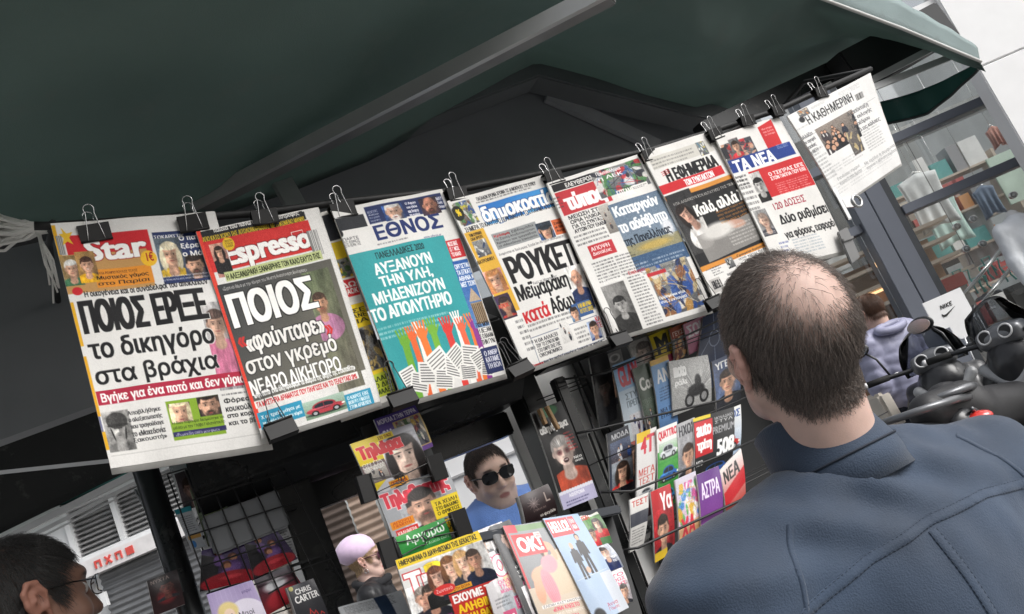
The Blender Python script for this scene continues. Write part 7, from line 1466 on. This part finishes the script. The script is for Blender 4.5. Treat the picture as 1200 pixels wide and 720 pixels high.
MB().tube([(-.27, -.06, 1.07), (-.25, -.03, 1.3), (-.16, -.03, 1.47), (-.25, .06, 1.3), (-.27, .1, 1.07)], .008, 6).build('strap', mat('orange strap', hx('c8764e'), .7), bag)
place_head(pw, fr5, onF(1020, 366, 6.6), (.25, .95))

# --- a dark clothed passer-by inside the shop hall
J6 = joints(.18, elL=(-.25, .06, 1.12), elR=(.25, .06, 1.12), wrL=(-.1, .26, 1.08), wrR=(.1, .26, 1.08), knL=(-.11, .1, .5), anL=(-.12, .12, .09), anR=(.12, -.16, .1)); fr6 = (np.array([0, .02, 1.6]), rot(math.radians(-10), 0, 0))
pp = person(0, 0, 'dark clothed person holding something red inside the glass shop')
V, Fq, fr6, _ = make_body('passer_body', pp, J6, skin=(.5, .33, .26), fr=fr6, fine=.006, coarse=.014)
grow_hair(pp, V, Fq, fr6, 2500, .03, hair_mat('dark brown hair', (.03, .02, .015)), rad=.0009, seed=11)
top(pp, J6, dark_cloth, .016, 1.0, .8, .04, name='coat'); trousers(pp, J6, dark_cloth); shoes(pp, J6, black_shoe)
ps = onF(1150, 330, 14.2); settle(pp, (ps[0], ps[1], .012), (-.3, -1), 1.0)
rp = thing('red_packet', (0, 0, 0), 'small red packet held by the dark clothed person in the shop', 'packet')
MB().box((-.09, .3, 1.05), (.09, .36, 1.13)).build('packet', red, rp, .008); settle(rp, tuple(pp.location), (-.3, -1), 1.0)
J7 = joints(.18); fr7 = (np.array([0, .0, 1.6]), rot(0, 0, 0))
rp2 = person(0, 0, 'person in a bright red top behind the teal lattice in the shop')
V, Fq, fr7, _ = make_body('red_body', rp2, J7, skin=(.5, .33, .26), fr=fr7, fine=.006, coarse=.014); grow_hair(rp2, V, Fq, fr7, 2500, .03, hairm['dark brown hair'], rad=.0009, seed=12)
top(rp2, J7, red, .016, 1.0, .8, .04, name='jacket'); trousers(rp2, J7, dark_cloth); shoes(rp2, J7, black_shoe)
ps = onF(1136, 318, 15.5); settle(rp2, (ps[0], ps[1], .012), (.6, -1), 1.0)
# ------------------------------------------------------------------ scooters and the tag sign
plas = mat('dark scooter plastic', (.018, .019, .022), .38, var=.2, coat=.3)
silv = mat('silver scooter paint', (.16, .165, .175), .35, metal=.4, coat=.4, var=.04)
seatm = mat('scooter seat vinyl', (.02, .02, .022), .5, var=.2, bump=.3, bscale=200)
redl = mat('red lamp lens', hx('d83a32'), .12, var=.1, coat=.8)
chrome = mat('chrome', (.7, .7, .7), .12, metal=1.0)
rub = mat('tyre rubber', (.014, .014, .014), .8, var=.2)
smoke = glass_mat('smoked screen', (.5, .52, .55), .08)
def sdf_part(name, par, m, fn, res, lo, hi, sm=2):
    S = SDF(axis(lo[0], hi[0], res), axis(lo[1], hi[1], res), axis(lo[2], hi[2], res)); fn(S); V, Fq = S.surf(); V = smooth_mesh(V, Fq, sm, .5); N = normals(V, Fq)
    if N[np.argmax(V[:, 2]), 2] < 0: Fq = Fq[:, ::-1]
    return link(name, mesh_np(name, V, Fq), m, par)
def scooter(label, paint, full=True):
    t = thing('scooter', (0, 0, 0), label, 'scooter', 'parked scooters')          # y forward, x right, z up
    for y in (-.62, .72):
        w = MB().tube([(0, y + .235 * math.cos(a), .29 + .235 * math.sin(a)) for a in np.linspace(0, 2 * math.pi, 41)[:-1]], .058, 12, closed=True).build('wheel', rub, t)
        MB().tube([(0, y + .17 * math.cos(a), .29 + .17 * math.sin(a)) for a in np.linspace(0, 2 * math.pi, 31)[:-1]], .02, 8, closed=True).build('rim', silv, w)
        sp = MB()
        for k in range(5): a = k * 1.257; sp.bar((0, y, .29), (0, y + .17 * math.cos(a), .29 + .17 * math.sin(a)), .03, .03, (1, 0, 0))
        sp.build('spoke', silv, w)
    def tail(S):
        S.u(S.cone((0, -.25, .58), (0, -.78, .80), .17, .10), .05).u(S.cone((-.08, -.3, .55), (-.07, -.75, .74), .11, .07), .05).u(S.cone((.08, -.3, .55), (.07, -.75, .74), .11, .07), .05).u(S.box((0, .0, .34), (.17, .42, .12), .06), .06).u(S.cone((0, -.45, .35), (0, -.62, .3), .09, .06), .04); S.sub(S.cone((-.2, -.62, .29), (.2, -.62, .29), .29, .29), .03)
    sdf_part('rear_body', t, paint, tail, .016, (-.32, -.95, .1), (.32, .5, .95))
    def front(S):
        S.u(S.cone((0, .40, .45), (0, .34, .92), .22, .15), .06).u(S.box((0, .46, .72), (.24, .07, .26), .06), .06).u(S.cone((-.17, .36, .5), (-.2, .38, .85), .07, .06), .05).u(S.cone((.17, .36, .5), (.2, .38, .85), .07, .06), .05).u(S.cone((0, .72, .52), (0, .46, .62), .12, .12), .06)
    sdf_part('front_shield', t, paint, front, .016, (-.36, .15, .2), (.36, .98, 1.2))
    def seat(S): S.u(S.cone((0, .12, .74), (0, -.30, .80), .11, .13), .05).u(S.cone((0, -.32, .87), (0, -.62, .91), .11, .09), .05)
    sdf_part('seat', t, seatm, seat, .014, (-.22, -.78, .56), (.22, .3, 1.06))
    gr = MB().tube([(-.10, -.42, .9), (-.15, -.62, .93), (-.12, -.80, .95), (0, -.86, .955), (.12, -.80, .95), (.15, -.62, .93), (.10, -.42, .9)], .018, 10); gr.build('grab_rail', silv, t)
    for s in (-1, 1):
        def lamp(S): S.u(S.ell((s * .085, -.80, .80), (.085, .055, .038)), .01)
        sdf_part('tail_light', t, redl, lamp, .007, (s * .085 - .1, -.88, .74), (s * .085 + .1, -.72, .86), 1)
        def ptrim(S): S.u(S.cone((s * .13, -.3, .71), (s * .1, -.84, .855), .025, .012), .01)
        sdf_part('side_trim', t, silv, ptrim, .008, (s * .115 - .08, -.92, .64), (s * .115 + .08, -.2, .9), 1)
    mu = MB().tube([(.18, .0, .3), (.2, -.35, .36), (.2, -.72, .45)], [.03, .055, .05], 12); m_ = mu.build('silencer', plas, t)
    MB().tube([(.2, -.721, .45), (.2, -.75, .457)], .03, 10).build('tailpipe', chrome, m_)
    # handlebar, instrument pod, levers, mirrors, screen
    MB().tube([(-.37, .20, 1.08), (-.30, .22, 1.08), (-.12, .30, 1.06), (.12, .30, 1.06), (.30, .22, 1.08), (.37, .20, 1.08)], .014, 10).build('handlebar', plas, t)
    for s in (-1, 1):
        g = MB().tube([(s * .26, .235, 1.077), (s * .385, .192, 1.082)], .019, 12).build('grip', rub, t)
        MB().tube([(s * .386, .191, 1.082), (s * .405, .185, 1.083)], .018, 12).build('bar_end', mat('white cap', (.7, .7, .7), .4), g)
        MB().tube([(s * .2, .30, 1.08), (s * .30, .29, 1.075), (s * .38, .25, 1.07)], .006, 6).build('brake_lever', chrome, t)
        st = MB().tube([(s * .25, .27, 1.08), (s * .28, .29, 1.2), (s * .33, .28, 1.27)], .007, 8).build('mirror_stem', plas, t)
        def mir(S): S.u(S.ell((s * .37, .285, 1.285), (.085, .022, .048)), .01)
        if not (full and s == 1): mo = sdf_part('mirror', st, plas, mir, .008, (s * .37 - .1, .25, 1.22), (s * .37 + .1, .32, 1.35), 1); MB().prism([(s * .37 + .074 * math.cos(a), 1.285 + .038 * math.sin(a)) for a in np.linspace(0, 2 * math.pi, 20)[:-1]], .258, .2615, lambda a, b, c: (a, c, b)).build('mirror_glass', chrome, st)
    def pod(S): S.u(S.box((0, .32, 1.07), (.13, .07, .055), .04), .02).u(S.cone((0, .30, .95), (0, .33, 1.05), .05, .09), .03)
    sdf_part('instrument_pod', t, silv, pod, .01, (-.2, .18, .88), (.2, .46, 1.18))
    for s in (-1, 1):
        d = MB().tube([(s * .058 + .036 * math.cos(a), .25 + .012 * math.sin(a), 1.092 + .034 * math.sin(a)) for a in np.linspace(0, 2 * math.pi, 21)[:-1]], .0055, 8, closed=True).build('dial_ring', mat('white cap', (.7, .7, .7), .4), t)
        MB().prism([(s * .058 + .032 * math.cos(a), 1.092 + .030 * math.sin(a)) for a in np.linspace(0, 2 * math.pi, 20)[:-1]], .249, .262, lambda a, b, c: (a, c, b)).build('dial', plas, d)
    def inner(S): S.u(S.cone((-.15, .27, .93), (0, .2, .80), .035, .03), .02).u(S.cone((.15, .27, .93), (0, .2, .80), .035, .03), .02)
    sdf_part('inner_trim', t, mat('white scooter trim', (.36, .37, .38), .35, coat=.4), inner, .01, (-.24, .1, .7), (.24, .36, 1.02))
    MB().grid(lambda u, v: ((u - .5) * (.42 - .16 * v ** 2.2 - .06 * (1 - v)), .46 + .10 * (2 * u - 1) ** 2 * -.9 - .08 * v, 1.02 + .26 * v - .06 * (2 * u - 1) ** 2 * v), 16, 12, .004, (0, 1, 0)).build('windscreen', smoke, t)
    return t
sc1 = scooter('black maxi scooter with red tail light and low smoked screen, behind the jacket shoulder', plas)
bar = onF(1106, 446, 6.0); tl_ = onF(1124, 500, 5.15)
fdir = np.array([bar[0] - tl_[0], bar[1] - tl_[1]]); fdir /= np.linalg.norm(fdir)
SS_ = 1.17; sc1.scale = (SS_,) * 3
ang = math.atan2(-fdir[0], fdir[1]); sc1.rotation_euler = (0, 0, ang)
o = Matrix.Rotation(ang, 3, 'Z') @ Vector((0, .25, 0)) * SS_; sc1.location = (bar[0] - o[0], bar[1] - o[1], 0)
sc2 = scooter('second black scooter with orange tipped grip, half hidden beside the bald man', mat('black scooter paint', (.012, .012, .013), .3, coat=.5), False)
b2 = onF(1000, 478, 5.2); sc2.scale = (1.02,) * 3; sc2.rotation_euler = (0, 0, ang + .25); o = Matrix.Rotation(ang + .25, 3, 'Z') @ Vector((.36, .2, 0)); sc2.location = (b2[0] - o[0], b2[1] - o[1], 0)
for ch in sc2.children:
    if ch.name.startswith('grip'):
        for g in ch.children: g.data.materials.clear(); g.data.materials.append(mat('orange cap', hx('d8684a'), .4))
sc3 = dup(sc1, 'third black scooter at the right edge of the picture'); b3 = onF(1262, 520, 5.6); sc3.rotation_euler = (0, 0, ang - .5); o = Matrix.Rotation(ang - .5, 3, 'Z') @ Vector((0, .45, 0)) * SS_; sc3.location = (b3[0] - o[0], b3[1] - o[1], 0)
# white tag shaped sign on a stem
sg = thing('tag_sign', tuple(onF(1118, 425, 6.3)), 'white tag shaped sign with a small black tick on a thin stem', 'sign')
oS = onF(1114, 365, 6.3); TS = lambda a, b, c: oS + R0 * a + np.array([0, 0, 1.]) * b + F0 * c
wS = .155
pts = [(-wS, .13), (wS * .93, .13), (wS * .93, -.10), (.06, -.10), (.058, -.16), (.03, -.205), (0, -.215), (-.03, -.205), (-.058, -.16), (-.06, -.10), (-wS, -.10)]
bd = MB().prism(pts, 0, .012, TS).build('board', MATS['bright white'], sg)
tick = [(-.055, -.005), (-.06, -.02), (-.05, -.033), (-.03, -.034), (.06, .012), (-.028, -.018), (-.044, -.017), (-.05, -.012)]
MB().prism([(x * 1.0 - .012, y + .012) for x, y in tick], -.003, -.0005, TS).build('tick_mark', mat('sign black', (.015, .015, .015), .5), bd)
lt = MB(); x0 = -.055
for ch, w in (('N', .02), ('I', .006), ('K', .018), ('E', .016)):
    z0, z1 = .038, .066; sh = .008; L = lambda p, q: lt.bar(TS(x0 + p[0] + sh * p[1] / .028, z0 + p[1], -.002), TS(x0 + q[0] + sh * q[1] / .028, z0 + q[1], -.002), .0055, .002, F0)
    if ch == 'N': L((0, 0), (0, .028)); L((.002, .027), (w - .002, .001)); L((w, 0), (w, .028))
    if ch == 'I': L((.002, 0), (.002, .028))
    if ch == 'K': L((0, 0), (0, .028)); L((.003, .014), (w, .028)); L((.004, .013), (w, 0))
    if ch == 'E': L((0, 0), (0, .028)); L((.003, .001), (w, .001)); L((.003, .014), (w - .002, .014)); L((.003, .027), (w, .027))
    x0 += w + .009
lt.build('lettering', mat('sign black', (.015, .015, .015), .5), bd)
MB().tube([TS(0, -.2, .006), TS(-.02, -.36, .0), TS(-.02, -oS[2] + .01, 0)], .008, 8).build('stem', pale, sg)
MB().lathe([(0, 0), (.13, 0), (.13, .015), (.02, .03), (0, .03)], (TS(-.02, 0, 0)[0], TS(-.02, 0, 0)[1], .0), 20).build('foot_plate', pale, sg)
# round white letter on the shop glass
oG = onF(1196, 456, 7.99); TG = lambda a, b, c: oG + R0 * a + np.array([0, 0, 1.]) * b + F0 * c
gl = MB().tube([TG(.075 * math.cos(a), .085 * math.sin(a), -.004) for a in np.linspace(.7, 5.6, 22)] + [TG(.06, -.005, -.004), TG(.015, -.005, -.004)], .017, 6).build('glass_letter', MATS['bright white'], shop)
# headless mannequin in a white and pale blue jacket inside the shop window
mn = thing('mannequin', (0, 0, 0), 'headless mannequin in a white jacket in the shop window at the right edge', 'mannequin')
JM = joints(.18, elL=(-.24, .02, 1.12), wrL=(-.26, .06, .92), elR=(.24, .02, 1.12), wrR=(.26, .06, .92))
top(mn, JM, mat('white shell jacket', (.74, .77, .8), .55, var=.08, vscale=6, bump=.5, bscale=50), .016, 1.02, .82, .06, fold=.012, seed=12, neck_r=.07)
trousers(mn, JM, mat('olive trousers', (.07, .075, .055), .8, var=.2)); shoes(mn, JM, black_shoe)
def tor(S): S.u(S.ell((0, 0, 1.25), (.15, .1, .26)), .04).u(S.cone((0, -.02, 1.38), (0, -.01, 1.5), .06, .052), .03).u(S.ell((0, 0, .98), (.15, .11, .17)), .05)
sdf_part('torso', mn, mat('mannequin white', (.7, .7, .7), .35), tor, .014, (-.25, -.2, .78), (.25, .2, 1.6))
MB().prism([(-.05, 0), (.05, 0), (.06, .09), (-.045, .1)], -.012, .0, lambda a, b, c: (-.14 + a * .9, -.148 + c, 1.1 + b)).build('green_patch', mat('lime patch', hx('9ad04a'), .6), mn)
p = onF(1196, 268, 7.72); settle(mn, (p[0], p[1], .0), (-.3, -1), 1.0); mn.location[2] = p[2] - 1.36
MB().lathe([(0, 0), (.24, 0), (.24, .03), (.0, .03)], (p[0], p[1], p[2] - 1.39), 20).build('plinth_disc', pale, mn); MB().tube([(p[0], p[1], .012), (p[0], p[1], p[2] - 1.39)], .2, 16).build('plinth', MATS['bright white'], mn)
